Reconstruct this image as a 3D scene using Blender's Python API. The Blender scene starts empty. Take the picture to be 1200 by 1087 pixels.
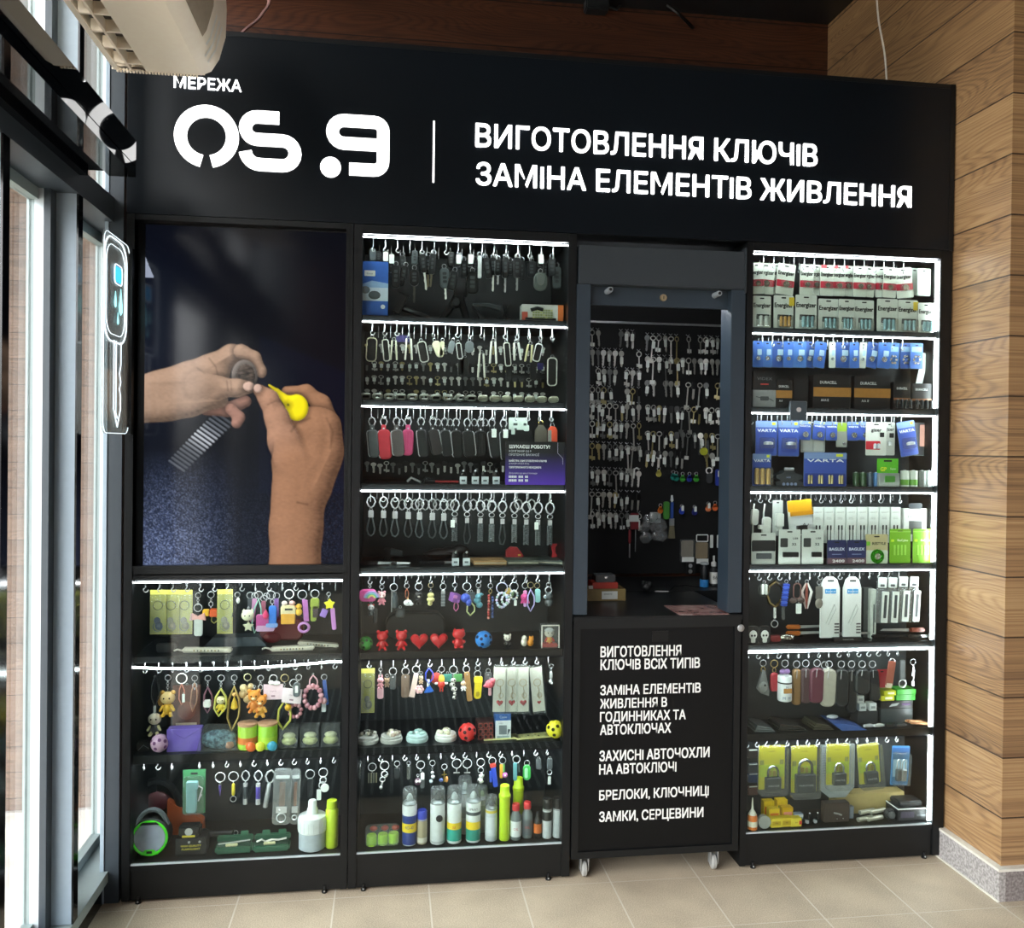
import bpy, bmesh, math, random
import numpy as np
from mathutils import Matrix, Vector, Euler
PI = math.pi
scn = bpy.context.scene
COL = scn.collection
# ---------------------------------------------------------------- camera
FPX, PPY = 1032.0, 530.66
YAW, PITCH, ROLL = 0.1389, -0.0077, 0.0115
CAM = np.array([0.0, -2.79, 1.4])
_f = np.array([math.sin(YAW) * math.cos(PITCH), math.cos(YAW) * math.cos(PITCH), math.sin(PITCH)])
_r = np.array([math.cos(YAW), -math.sin(YAW), 0.0])
_u = np.cross(_r, _f)
_c, _s = math.cos(ROLL), math.sin(ROLL)
CM = np.array([_c * _r + _s * _u, -_s * _r + _c * _u, _f])
cd = bpy.data.cameras.new('camera')
cam = bpy.data.objects.new('camera', cd)
COL.objects.link(cam)
cd.sensor_width = 36
cd.lens = FPX / 1200 * 36
cd.shift_y = (PPY - 543.5) / 1200
cd.clip_start = 0.02
m4 = Matrix.Identity(4)
for i in range(3):
 m4[i][0], m4[i][1], m4[i][2], m4[i][3] = CM[0][i], CM[1][i], -CM[2][i], CAM[i]
cam.matrix_world = m4
scn.camera = cam
# ---------------------------------------------------------------- world, exposure
wd = bpy.data.worlds.new('overcast_sky')
scn.world = wd
wd.use_nodes = True
nt = wd.node_tree
bg = nt.nodes['Background']
tcw = nt.nodes.new('ShaderNodeTexCoord')
sepw = nt.nodes.new('ShaderNodeSeparateXYZ')
rmp = nt.nodes.new('ShaderNodeValToRGB')
nt.links.new(tcw.outputs['Generated'], sepw.inputs[0])
mrw = nt.nodes.new('ShaderNodeMapRange')
mrw.inputs[1].default_value = -1
nt.links.new(sepw.outputs['Z'], mrw.inputs[0])
nt.links.new(mrw.outputs[0], rmp.inputs[0])
cr = rmp.color_ramp
cr.elements[0].position = 0.50
cr.elements[0].color = (0.20, 0.20, 0.19, 1)
cr.elements[1].position = 0.56
cr.elements[1].color = (0.96, 0.97, 1.0, 1)
nt.links.new(rmp.outputs[0], bg.inputs['Color'])
SKY = 7.0
bg.inputs['Strength'].default_value = SKY
vs = scn.view_settings
vs.view_transform = 'Standard'
vs.look = 'None'
vs.gamma = 1
vs.use_curve_mapping = False
vs.exposure = 1.0
LED = 23.0
try:
 scn.cycles.use_denoising = True
 scn.cycles.max_bounces = 8
 scn.cycles.transparent_max_bounces = 16
 scn.cycles.caustics_reflective = False
 scn.cycles.caustics_refractive = False
except Exception:
 pass

def portal(name, x, y, z, sx, sy, rot):
 l = bpy.data.lights.new(name, 'AREA')
 l.shape = 'RECTANGLE'
 l.size, l.size_y = sx, sy
 l.cycles.is_portal = True
 o = bpy.data.objects.new(name, l)
 COL.objects.link(o)
 o.location = (x, y, z)
 o.rotation_euler = rot
 return o

portal('daylight_portal', -0.97, -2.6, 1.75, 3.1, 5.6, (0, -PI / 2, 0))
portal('entrance_portal', 2.65, -5.75, 1.15, 0.5, 2.3, (PI / 2, 0, 0))

# ---------------------------------------------------------------- photo plane helper (a pixel ray met with a real plane)
def ray(px, py):
 return CM.T @ np.array([(px - 600) / FPX, -(py - PPY) / FPX, 1.0])

def at(px, py, Y=0.0):
 d = ray(px, py)
 return CAM + d * ((Y - CAM[1]) / d[1])

def mpp(x, Y):
 return float((CM @ (np.array([x, Y, 1.4]) - CAM))[2]) / FPX

# ---------------------------------------------------------------- materials
def lin(h):
 if isinstance(h, str):
  h = h.lstrip('#')
  h = [int(h[i:i + 2], 16) / 255 for i in (0, 2, 4)]
 return [c / 12.92 if c <= 0.04045 else ((c + 0.055) / 1.055) ** 2.4 for c in h[:3]]

MATS = {}

def M(col, rough=0.5, metal=0.0, emit=0.0, var=0.08, scale=60.0, spec=0.5):
 key = (col, rough, metal, emit, var, scale, spec)
 if key in MATS:
  return MATS[key]
 m = bpy.data.materials.new('surface_' + str(col).strip('#'))
 m.use_nodes = True
 n, l = m.node_tree.nodes, m.node_tree.links
 b = n['Principled BSDF']
 c = lin(col)
 if max(c) < 0.035:
  c = [v * 0.55 for v in c]
 b.inputs['Roughness'].default_value = rough
 b.inputs['Metallic'].default_value = metal
 b.inputs['Specular IOR Level'].default_value = spec
 if emit:
  b.inputs['Emission Color'].default_value = (*c, 1)
  b.inputs['Emission Strength'].default_value = emit
 if var:
  tx = n.new('ShaderNodeTexNoise')
  tx.inputs['Scale'].default_value = scale
  tx.inputs['Detail'].default_value = 2
  tc = n.new('ShaderNodeTexCoord')
  l.new(tc.outputs['Object'], tx.inputs['Vector'])
  mx = n.new('ShaderNodeMix')
  mx.data_type = 'RGBA'
  mx.inputs[6].default_value = (*[max(0, v * (1 - var * 2)) for v in c], 1)
  mx.inputs[7].default_value = (*[min(1, v * (1 + var * 2)) for v in c], 1)
  l.new(tx.outputs['Fac'], mx.inputs[0])
  l.new(mx.outputs[2], b.inputs['Base Color'])
 else:
  b.inputs['Base Color'].default_value = (*c, 1)
 MATS[key] = m
 return m

def glassy(name, tint='#ffffff', rough=0.02, ior=1.45, extra=0.0, white=0.0):
 key = ('glass', name)
 if key in MATS:
  return MATS[key]
 m = bpy.data.materials.new(name)
 m.use_nodes = True
 n, l = m.node_tree.nodes, m.node_tree.links
 n.remove(n['Principled BSDF'])
 tr = n.new('ShaderNodeBsdfTransparent')
 tr.inputs[0].default_value = (*lin(tint), 1)
 gl = n.new('ShaderNodeBsdfGlossy')
 gl.inputs['Roughness'].default_value = rough
 fr = n.new('ShaderNodeFresnel')
 geo = n.new('ShaderNodeNewGeometry')
 ri = n.new('ShaderNodeMapRange')
 ri.inputs[3].default_value = ior
 ri.inputs[4].default_value = 1 / ior
 l.new(geo.outputs['Backfacing'], ri.inputs[0])
 l.new(ri.outputs[0], fr.inputs[0])
 ad = n.new('ShaderNodeMath')
 ad.operation = 'ADD'
 ad.inputs[1].default_value = extra
 l.new(fr.outputs[0], ad.inputs[0])
 mx = n.new('ShaderNodeMixShader')
 l.new(ad.outputs[0], mx.inputs[0])
 l.new(tr.outputs[0], mx.inputs[1])
 l.new(gl.outputs[0], mx.inputs[2])
 out = mx.outputs[0]
 if white:
  df = n.new('ShaderNodeBsdfDiffuse')
  df.inputs[0].default_value = (0.8, 0.82, 0.82, 1)
  m2 = n.new('ShaderNodeMixShader')
  m2.inputs[0].default_value = white
  l.new(out, m2.inputs[1])
  l.new(df.outputs[0], m2.inputs[2])
  out = m2.outputs[0]
 l.new(out, n['Material Output'].inputs[0])
 MATS[key] = m
 return m

# ---------------------------------------------------------------- mesh builder
TXT = {}

def text_mesh(s, bold):
 s = s.replace('І', 'l')   # plain upright stroke
 k = (s, 0)
 if k not in TXT:
  c = bpy.data.curves.new('t', 'FONT')
  c.body = s
  c.size = 1
  c.resolution_u = 2
  o = bpy.data.objects.new('t', c)
  COL.objects.link(o)
  dg = bpy.context.evaluated_depsgraph_get()
  dg.update()
  m = bpy.data.meshes.new_from_object(o.evaluated_get(dg))
  v = [tuple(p.co) for p in m.vertices]
  f = [tuple(p.vertices) for p in m.polygons]
  bpy.data.objects.remove(o)
  bpy.data.curves.remove(c)
  bpy.data.meshes.remove(m)
  TXT[k] = (v, f)
 return TXT[k]

class MB:
 def __init__(s, mat=None):
  s.V, s.F, s.I, s.ms = [], [], [], []
  s.T = Matrix.Identity(4)
  s.d = mat

 def mi(s, m):
  m = m or s.d
  if isinstance(m, str):
   m = M(m)
  if m not in s.ms:
   s.ms.append(m)
  return s.ms.index(m)

 def add(s, v, f, m=None):
  o = len(s.V)
  T = s.T
  s.V += [tuple(T @ Vector(p)) for p in v]
  k = s.mi(m)
  for q in f:
   s.F.append([i + o for i in q])
   s.I.append(k)
  return s

 def box(s, x0, x1, y0, y1, z0, z1, m=None, b=0.0):
  if b <= 0:
   v = [(x, y, z) for x in (x0, x1) for y in (y0, y1) for z in (z0, z1)]
   return s.add(v, [(0, 1, 3, 2), (4, 6, 7, 5), (0, 4, 5, 1), (2, 3, 7, 6), (0, 2, 6, 4), (1, 5, 7, 3)], m)
  bm = bmesh.new()
  bmesh.ops.create_cube(bm, size=1)
  for q in bm.verts:
   q.co = ((x0 + x1) / 2 + q.co.x * (x1 - x0), (y0 + y1) / 2 + q.co.y * (y1 - y0), (z0 + z1) / 2 + q.co.z * (z1 - z0))
  bmesh.ops.bevel(bm, geom=bm.edges[:], offset=b, segments=2, affect='EDGES')
  bm.verts.index_update()
  s.add([tuple(q.co) for q in bm.verts], [[q.index for q in f.verts] for f in bm.faces], m)
  bm.free()
  return s

 def prism(s, poly, y0, y1, m=None, side=None):
  """polygon in x,z pushed from y0 (front) to y1"""
  n = len(poly)
  a = sum(poly[i][0] * poly[(i + 1) % n][1] - poly[(i + 1) % n][0] * poly[i][1] for i in range(n))
  if a < 0:
   poly = poly[::-1]
  v = [(x, y0, z) for x, z in poly] + [(x, y1, z) for x, z in poly]
  s.add(v, [list(range(n)), list(range(2 * n - 1, n - 1, -1))], m)
  return s.add(v, [(i + n, (i + 1) % n + n, (i + 1) % n, i) for i in range(n)], side or m)

 def rr(s, cx, cz, w, h, r, y0, y1, m=None, side=None, seg=4, b=0.0):
  """rounded-rectangle plate in x,z"""
  if b:
   P0, P1 = rrpoly(cx, cz, w, h, r, seg), rrpoly(cx, cz, w - 2 * b, h - 2 * b, max(r - b, 1e-4), seg)
   n = len(P0)
   rings = [[(x, y0, z) for x, z in P1], [(x, y0 + b, z) for x, z in P0], [(x, y1 - b, z) for x, z in P0], [(x, y1, z) for x, z in P1]]
   v = sum(rings, [])
   f = [list(range(n)), list(range(4 * n - 1, 3 * n - 1, -1))]
   for k in range(3):
    f += [(k * n + n + i, k * n + n + (i + 1) % n, k * n + (i + 1) % n, k * n + i) for i in range(n)]
   return s.add(v, f, m)
  return s.prism(rrpoly(cx, cz, w, h, r, seg), y0, y1, m, side)

 def lathe(s, prof, m=None, seg=12, c=(0, 0, 0), ax='z'):
  v, f = [], []
  n = len(prof)
  for k in range(seg):
   a = 2 * PI * k / seg
   for r, z in prof:
    p = (r * math.cos(a), r * math.sin(a), z)
    if ax == 'y':
     p = (p[0], p[2], p[1])
    elif ax == 'x':
     p = (p[2], p[0], p[1])
    v.append((p[0] + c[0], p[1] + c[1], p[2] + c[2]))
  for k in range(seg):
   j = (k + 1) % seg
   for i in range(n - 1):
    q = [k * n + i, j * n + i, j * n + i + 1, k * n + i + 1]
    f.append(q if ax != 'y' else q[::-1])
  e0, e1 = [k * n for k in range(seg)], [k * n + n - 1 for k in range(seg)]
  if prof[0][0] > 1e-6:
   f.append(e0[::-1] if ax != 'y' else e0)
  if prof[-1][0] > 1e-6:
   f.append(e1 if ax != 'y' else e1[::-1])
  return s.add(v, f, m)

 def ell(s, x, y, z, rx, ry=None, rz=None, m=None, seg=10):
  ry, rz = ry or rx, rz or rx
  pr = [(math.sin(PI * i / (seg // 2 + 1)), -math.cos(PI * i / (seg // 2 + 1))) for i in range(seg // 2 + 2)]
  T = s.T
  s.T = T @ Matrix.Translation((x, y, z)) @ Matrix.Diagonal((rx, ry, rz, 1))
  s.lathe([(max(r, 1e-5 if 0 < i < len(pr) - 1 else 0.0), z_) for i, (r, z_) in enumerate(pr)], m, seg)
  s.T = T
  return s

 def tube(s, pts, r, m=None, seg=6, closed=False, rz=None):
  pts = [Vector(p) for p in pts]
  n = len(pts)
  v, f = [], []
  for i, p in enumerate(pts):
   if closed:
    t = pts[(i + 1) % n] - pts[i - 1]
   else:
    t = pts[min(i + 1, n - 1)] - pts[max(i - 1, 0)]
   t.normalize()
   a = Vector((0, 1, 0)) if abs(t.y) < 0.9 else Vector((1, 0, 0))
   u = t.cross(a).normalized()
   w = u.cross(t)
   ri = r[i] if isinstance(r, (list, tuple)) else r
   for k in range(seg):
    g = 2 * PI * k / seg
    v.append(p + u * (ri * math.cos(g)) + w * ((rz or ri) * math.sin(g)))
  for i in range(n if closed else n - 1):
   j = (i + 1) % n
   f += [(i * seg + k, i * seg + (k + 1) % seg, j * seg + (k + 1) % seg, j * seg + k) for k in range(seg)]
  if not closed:
   f += [list(range(seg))[::-1], list(range((n - 1) * seg, n * seg))]
  return s.add([tuple(p) for p in v], f, m)

 def ring(s, x, y, z, R, r, m=None, seg=14, turn=0.0, sz=1.0):
  c, q = math.cos(turn), math.sin(turn)
  return s.tube([(x + R * math.cos(2 * PI * k / seg) * c, y + R * math.cos(2 * PI * k / seg) * q, z + sz * R * math.sin(2 * PI * k / seg)) for k in range(seg)], r, m, 5, True)

 def text(s, t, x0, z0, h, m=None, y=-0.0004, w=None, bold=0.0, x1=None, cen=False, th=0.0):
  """lettering on the x,z plane: baseline z0, capital height h, optional total width w"""
  v, f = text_mesh(t, bold)
  if not v:
   return s
  a, b = min(p[0] for p in v), max(p[0] for p in v)
  k = h / 0.73
  kx = k if w is None else w / (b - a)
  off = x0 - a * kx - ((b - a) * kx / 2 if cen else 0)
  vv = [(p[0] * kx + off, y, p[1] * k + z0) for p in v]
  if bold:
   n0, e = len(vv), bold * k
   vv = [(p[0] + dx, p[1] + dy, p[2] + dz) for dx, dz, dy in ((-e, -e, 0), (e, -e, 3e-5), (-e, e, 6e-5), (e, e, 9e-5)) for p in vv]
   f = [[i + n0 * q for i in g] for q in range(4) for g in f]
  if th:
   n = len(vv)
   ed = {}
   for q in f:
    for i in range(len(q)):
     e = (q[i], q[(i + 1) % len(q)])
     ed[e] = 1
   sf = [(i, i + n, j + n, j) for (i, j) in ed if (j, i) not in ed]
   return s.add(vv + [(p[0], p[1] + th, p[2]) for p in vv], list(f) + sf, m)
  return s.add(vv, f, m)

 def build(s, name, par=None, loc=None, rot=None, flat=False):
  me = bpy.data.meshes.new(name)
  me.from_pydata(s.V, [], s.F)
  for m in s.ms:
   me.materials.append(m)
  me.polygons.foreach_set('material_index', s.I)
  if not flat:
   me.polygons.foreach_set('use_smooth', [True] * len(s.F))
   me.set_sharp_from_angle(angle=0.7)
  me.update()
  o = bpy.data.objects.new(name, me)
  COL.objects.link(o)
  if par:
   o.parent = par
  if loc is not None:
   o.location = loc
  if rot is not None:
   o.rotation_euler = rot
  return o

def rrpoly(cx, cz, w, h, r, seg=4):
 r = min(r, w / 2 - 1e-5, h / 2 - 1e-5)
 P = []
 for (sx, sz, a0) in ((1, 1, 0), (-1, 1, 90), (-1, -1, 180), (1, -1, 270)):
  for k in range(seg + 1):
   a = math.radians(a0 + 90 * k / seg)
   P.append((cx + sx * (w / 2 - r) + r * math.cos(a), cz + sz * (h / 2 - r) + r * math.sin(a)))
 return P

def tag(o, label=None, cat=None, group=None, kind=None):
 for k, v in (('label', label), ('category', cat), ('group', group), ('kind', kind)):
  if v:
   o[k] = v
 return o

def thing(name, label, cat, loc=(0, 0, 0), rot=(0, 0, 0), group=None):
 o = bpy.data.objects.new(name, None)
 o.empty_display_size = 0.02
 COL.objects.link(o)
 o.location = loc
 o.rotation_euler = rot
 return tag(o, label, cat, group)

def struct(name, mb, par=None, label=None):
 o = mb.build(name, par)
 if not par:
  o['kind'] = 'structure'
 if label:
  o['label'] = label
 return o

def copy_tree(o, par=None):
 c = o.copy()
 COL.objects.link(c)
 if par:
  c.parent = par
 for ch in list(o.children):
  copy_tree(ch, c)
 return c

ORD = 'first second third fourth fifth sixth seventh eighth ninth tenth eleventh twelfth thirteenth fourteenth fifteenth sixteenth seventeenth eighteenth nineteenth twentieth'.split()

def nth(i, n):
 """which of n from the left"""
 if i == 0:
  return 'leftmost'
 if i == n - 1:
  return 'rightmost'
 if i < n / 2 or n - i > 20:
  return (ORD[i] if i < 20 else 'number %d' % (i + 1)) + ' from the left'
 return ORD[n - 1 - i] + ' from the right'

CHROME = M('#dcdee0', 0.22, 0.55, var=0.03)
STEEL = M('#b4b6b6', 0.3, 0.6, var=0.05)
DARKM = M('#3a3c3e', 0.35, 0.9)
BLACK = M('#0c0d0e', 0.4, spec=0.35)
BLKG = M('#0e0f10', 0.18)
WHITE = M('#eceee8', 0.5, var=0.02)
PANE = glassy('display_glass', '#f6fbf9', 0.0, 1.36, 0.0)
PLAST = glassy('clear_plastic', '#f2f4f2', 0.08, 1.4, 0.03, 0.06)

# ================================================================ the room
def nodes(m):
 m.use_nodes = True
 return m.node_tree.nodes, m.node_tree.links, m.node_tree.nodes['Principled BSDF']

def mth(n, l, op, a, b=None, c=None):
 q = n.new('ShaderNodeMath')
 q.operation = op
 for i, v in enumerate((a, b, c)):
  if v is None:
   continue
  if isinstance(v, (int, float)):
   q.inputs[i].default_value = v
  else:
   l.new(v, q.inputs[i])
 return q.outputs[0]

def wood(name, along, light, mid, dark, pitch=0.189, off=0.0625, rough=0.45):
 m = bpy.data.materials.new(name)
 n, l, b = nodes(m)
 tc = n.new('ShaderNodeTexCoord')
 sp = n.new('ShaderNodeSeparateXYZ')
 l.new(tc.outputs['Object'], sp.inputs[0])
 a, z = sp.outputs['XYZ'.index(along)], sp.outputs['Z']
 q = mth(n, l, 'DIVIDE', mth(n, l, 'SUBTRACT', z, off), pitch)
 idx = mth(n, l, 'FLOOR', q)
 fr = mth(n, l, 'FRACT', q)
 wn = n.new('ShaderNodeTexWhiteNoise')
 wn.noise_dimensions = '1D'
 l.new(idx, wn.inputs['W'])
 rnd = wn.outputs['Value']

 def noise(sa, sz, scale, det, dist=0.0):
  cb = n.new('ShaderNodeCombineXYZ')
  l.new(mth(n, l, 'ADD', mth(n, l, 'MULTIPLY', a, sa), mth(n, l, 'MULTIPLY', rnd, 37.0)), cb.inputs[0])
  l.new(mth(n, l, 'MULTIPLY', z, sz), cb.inputs[1])
  l.new(mth(n, l, 'MULTIPLY', idx, 3.7), cb.inputs[2])
  t = n.new('ShaderNodeTexNoise')
  t.inputs['Scale'].default_value = scale
  t.inputs['Detail'].default_value = det
  t.inputs['Distortion'].default_value = dist
  l.new(cb.outputs[0], t.inputs['Vector'])
  return t.outputs['Fac']
 n1 = noise(0.9, 6.0, 1.0, 1.2, 0.2)
 con = mth(n, l, 'SINE', mth(n, l, 'MULTIPLY', n1, 230.0))
 con = mth(n, l, 'MULTIPLY_ADD', con, 0.5, 0.5)
 con = mth(n, l, 'POWER', con, 2.0)
 fine = noise(4.0, 210.0, 1.0, 4)
 brd = noise(1.2, 9.0, 1.0, 3)
 v = mth(n, l, 'ADD', mth(n, l, 'MULTIPLY', con, 0.15), mth(n, l, 'MULTIPLY', fine, 0.60))
 v = mth(n, l, 'ADD', v, mth(n, l, 'MULTIPLY', brd, 0.40))
 v = mth(n, l, 'ADD', v, mth(n, l, 'MULTIPLY', rnd, 0.12))
 rp = n.new('ShaderNodeValToRGB')
 e = rp.color_ramp.elements
 e[0].position, e[0].color = 0.30, (*lin(light), 1)
 e[1].position, e[1].color = 0.88, (*lin(dark), 1)
 k = e.new(0.58)
 k.color = (*lin(mid), 1)
 l.new(v, rp.inputs[0])
 ed = mth(n, l, 'LESS_THAN', mth(n, l, 'ABSOLUTE', mth(n, l, 'SUBTRACT', fr, 0.5)), 0.487)
 mx = n.new('ShaderNodeMix')
 mx.data_type = 'RGBA'
 l.new(ed, mx.inputs[0])
 mx.inputs[6].default_value = (*[c * 0.35 for c in lin(dark)], 1)
 l.new(rp.outputs[0], mx.inputs[7])
 l.new(mx.outputs[2], b.inputs['Base Color'])
 b.inputs['Roughness'].default_value = rough
 bp = n.new('ShaderNodeBump')
 bp.inputs['Strength'].default_value = 0.35
 bp.inputs['Distance'].default_value = 0.004
 l.new(mth(n, l, 'MULTIPLY_ADD', v, -1.0, mth(n, l, 'MULTIPLY', ed, 2.0)), bp.inputs['Height'])
 l.new(bp.outputs[0], b.inputs['Normal'])
 return m

W_LIGHT = wood('oak_plank_cladding', 'Y', '#bc9c70', '#9f7c56', '#6a503a')
W_SHADED = wood('oak_cladding_across_shaded', 'X', '#8f6c4c', '#6f5038', '#3f2c1e')  # oak in a darker copy, the return wall's shade put into its colour
W_DARK = wood('dark_plank_cladding', 'X', '#6b3f28', '#52301f', '#2e1a11')
W_OUT = wood('weathered_plank_cladding', 'X', '#8e7868', '#705d50', '#463a32', 0.176, 0.02, 0.7)

def tile_mat():
 m = bpy.data.materials.new('speckled_floor_tile')
 n, l, b = nodes(m)
 tc = n.new('ShaderNodeTexCoord')
 sp = n.new('ShaderNodeSeparateXYZ')
 l.new(tc.outputs['Object'], sp.inputs[0])
 P = 0.2915
 fx = mth(n, l, 'FRACT', mth(n, l, 'DIVIDE', mth(n, l, 'ADD', sp.outputs[0], 30 * P - 0.137), P))
 fy = mth(n, l, 'FRACT', mth(n, l, 'DIVIDE', mth(n, l, 'ADD', sp.outputs[1], 30 * P + 0.33), P))
 ix = mth(n, l, 'FLOOR', mth(n, l, 'DIVIDE', mth(n, l, 'ADD', sp.outputs[0], 30 * P - 0.137), P))
 iy = mth(n, l, 'FLOOR', mth(n, l, 'DIVIDE', mth(n, l, 'ADD', sp.outputs[1], 30 * P + 0.33), P))
 g = mth(n, l, 'MAXIMUM', mth(n, l, 'LESS_THAN', fx, 0.016), mth(n, l, 'LESS_THAN', fy, 0.009))
 wn = n.new('ShaderNodeTexWhiteNoise')
 wn.noise_dimensions = '1D'
 l.new(mth(n, l, 'MULTIPLY_ADD', ix, 17.3, iy), wn.inputs['W'])
 t1 = n.new('ShaderNodeTexNoise')
 t1.inputs['Scale'].default_value = 330
 t1.inputs['Detail'].default_value = 3
 l.new(tc.outputs['Object'], t1.inputs['Vector'])
 t2 = n.new('ShaderNodeTexNoise')
 t2.inputs['Scale'].default_value = 6
 t2.inputs['Detail'].default_value = 4
 l.new(tc.outputs['Object'], t2.inputs['Vector'])
 v = mth(n, l, 'ADD', mth(n, l, 'MULTIPLY', t1.outputs['Fac'], 0.8), mth(n, l, 'MULTIPLY', t2.outputs['Fac'], 0.35))
 v = mth(n, l, 'MULTIPLY_ADD', wn.outputs['Value'], 0.06, v)
 rp = n.new('ShaderNodeValToRGB')
 e = rp.color_ramp.elements
 e[0].position, e[0].color = 0.35, (*lin('#8a7c6c'), 1)
 e[1].position, e[1].color = 0.82, (*lin('#d8c7ac'), 1)
 l.new(v, rp.inputs[0])
 mx = n.new('ShaderNodeMix')
 mx.data_type = 'RGBA'
 l.new(g, mx.inputs[0])
 l.new(rp.outputs[0], mx.inputs[6])
 mx.inputs[7].default_value = (*lin('#cfc7b8'), 1)
 l.new(mx.outputs[2], b.inputs['Base Color'])
 b.inputs['Roughness'].default_value = 0.55
 return m

def speck_mat(name, c0, c1, scale=260, rough=0.7):
 m = bpy.data.materials.new(name)
 n, l, b = nodes(m)
 tc = n.new('ShaderNodeTexCoord')
 t1 = n.new('ShaderNodeTexNoise')
 t1.inputs['Scale'].default_value = scale
 t1.inputs['Detail'].default_value = 4
 l.new(tc.outputs['Object'], t1.inputs['Vector'])
 rp = n.new('ShaderNodeValToRGB')
 e = rp.color_ramp.elements
 e[0].position, e[0].color = 0.38, (*lin(c0), 1)
 e[1].position, e[1].color = 0.64, (*lin(c1), 1)
 l.new(t1.outputs['Fac'], rp.inputs[0])
 l.new(rp.outputs[0], b.inputs['Base Color'])
 b.inputs['Roughness'].default_value = rough
 return m

CEIL = 3.29
XR = 1.915
YC = -0.278
struct('floor', MB(tile_mat()).box(-0.96, 2.9, -5.6, 0.95, -0.05, 0))
struct('ceiling', MB('#22282c').box(-1.0, 2.9, -5.6, 1.0, CEIL, CEIL + 0.08))
struct('wall_right', MB(W_LIGHT).box(XR, XR + 0.12, YC, 1.0, 0.0, CEIL))
struct('wall_right_return', MB(W_SHADED).box(XR + 0.12, 2.9, YC, YC + 0.12, 0.0, CEIL))
struct('wall_right_entrance', MB(W_DARK).box(2.9, 3.0, -5.6, YC + 0.12, 0, CEIL))
struct('wall_back', MB(W_DARK).box(-1.0, XR, 0.912, 1.0, 0, CEIL))
struct('wall_front', MB(W_DARK).box(-1.0, 2.4, -5.7, -5.6, 0, CEIL).box(2.4, 3.0, -5.7, -5.6, 2.3, CEIL))
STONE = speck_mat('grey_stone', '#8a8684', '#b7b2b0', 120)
STONE_SHADED = speck_mat('grey_stone_shaded', '#6d6664', '#948c8a', 120)  # same stone darkened, shade of the return side in the colour
GROUT = M('#d9d5ca', 0.8)
bb = MB(STONE).box(1.893, XR, YC - 0.022, 0.9, 0.0, 0.094)
bb.box(1.891, XR, YC - 0.024, 0.9, 0.094, 0.102, GROUT)
bb.box(1.888, 1.894, YC - 0.024, 0.9, 0.0, 0.004, GROUT)
struct('baseboard_right', bb)
bb = MB(STONE_SHADED).box(XR, 2.9, YC - 0.022, YC, 0.0, 0.094)
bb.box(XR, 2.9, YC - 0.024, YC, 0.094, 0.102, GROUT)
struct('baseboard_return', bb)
# ---- glazed wall on the side of the street
ALU = M('#93a3b0', 0.45, 0.0, var=0.03)
ALUD = M('#343c43', 0.45, 0.0, var=0.03)
ALUL = M('#c3ccd1', 0.35, 0.2, var=0.03)
ALUG = M('#8d9b9b', 0.4, 0.0, var=0.03)
GASK = M('#0a0b0c', 0.12)
WGL = glassy('window_glass', '#f6f7f6', 0.0, 1.45, 0.0)

def mullion(name, y0, y1):
 b = MB(ALU).box(-0.944, -0.834, y0, y1, 0.10, CEIL)
 b.box(-0.834, -0.829, y0, y1, 0.10, CEIL, GASK)
 return struct(name, b)

for i, y in enumerate((-0.29, -0.755, -1.9, -3.0, -4.1)):
 mullion('trim_%d' % (i + 1), y, y + 0.035)
tr = MB(ALUD).box(-0.945, -0.8285, -5.6, 0.35, 2.062, 2.135)
struct('trim_6', tr)
b = MB(ALUD).box(-0.842, -0.800, 0.012, 0.07, 0, CEIL).box(-0.853, -0.842, 0.008, 0.07, 0, CEIL, ALU)
struct('trim_7', b)
b = MB(ALUG).box(-0.95, -0.83, -5.6, 0.35, 0.066, 0.098).box(-0.915, -0.845, -5.6, 0.35, 0.0, 0.066, GASK)
struct('trim_8', b)
struct('trim_9', MB(ALUD).box(-0.93, -0.82, -5.6, 1.0, CEIL - 0.05, CEIL))

def bay(num, y0, y1):
 w = bpy.data.objects.new('window_%d' % num, None)
 COL.objects.link(w)
 w['kind'] = 'structure'
 for z0, z1 in ((0.098, 2.062), (2.135, CEIL - 0.05)):
  fr = MB(ALUG)
  # far stile in three stepped profiles, near stile, rails
  fr.box(-0.944, -0.925, y1 - 0.04, y1, z0, z1, ALUG)
  fr.box(-0.925, -0.902, y1 - 0.04, y1, z0, z1, ALUL)
  fr.box(-0.902, -0.885, y1 - 0.04, y1, z0, z1, ALUD)
  fr.box(-0.944, -0.915, y0, y0 + 0.03, z0, z1, ALUG)
  fr.box(-0.943, -0.915, y0, y1, z0, z0 + 0.03, ALUG)
  fr.box(-0.943, -0.915, y0, y1, z1 - 0.03, z1, ALUG)
  fr.build('window_frame', w)
  g = MB(WGL).box(-0.938, -0.932, y0 + 0.03, y1 - 0.04, z0 + 0.03, z1 - 0.03)
  g.build('glass_pane', w)
 return w

bay(1, -0.255, 0.255)
w2 = bay(2, -0.72, -0.29)
for k, (y0, y1) in enumerate(((-1.865, -0.755), (-2.965, -1.9), (-4.065, -3.0), (-5.6, -4.1))):
 bay(3 + k, y0, y1)
# letters stuck on the street side of the pane, seen from behind
dec = MB(M('#e8ece8', 0.6))
dec.T = Matrix.Translation((-0.940, -0.60, 0)) @ Matrix.Rotation(PI / 2, 4, 'Z')
for t, z in (('Б', 1.62), ('НЕ', 1.24)):
 dec.text(t, 0.0, z, 0.075, y=0.0, cen=True, bold=0.02)
dec.tube([(-0.08 + 0.12 * math.cos(a), 0, 1.43 + 0.12 * math.sin(a)) for a in [0.12 * k - 0.9 for k in range(16)]], 0.003)
o = dec.build('window_lettering', w2)
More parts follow.
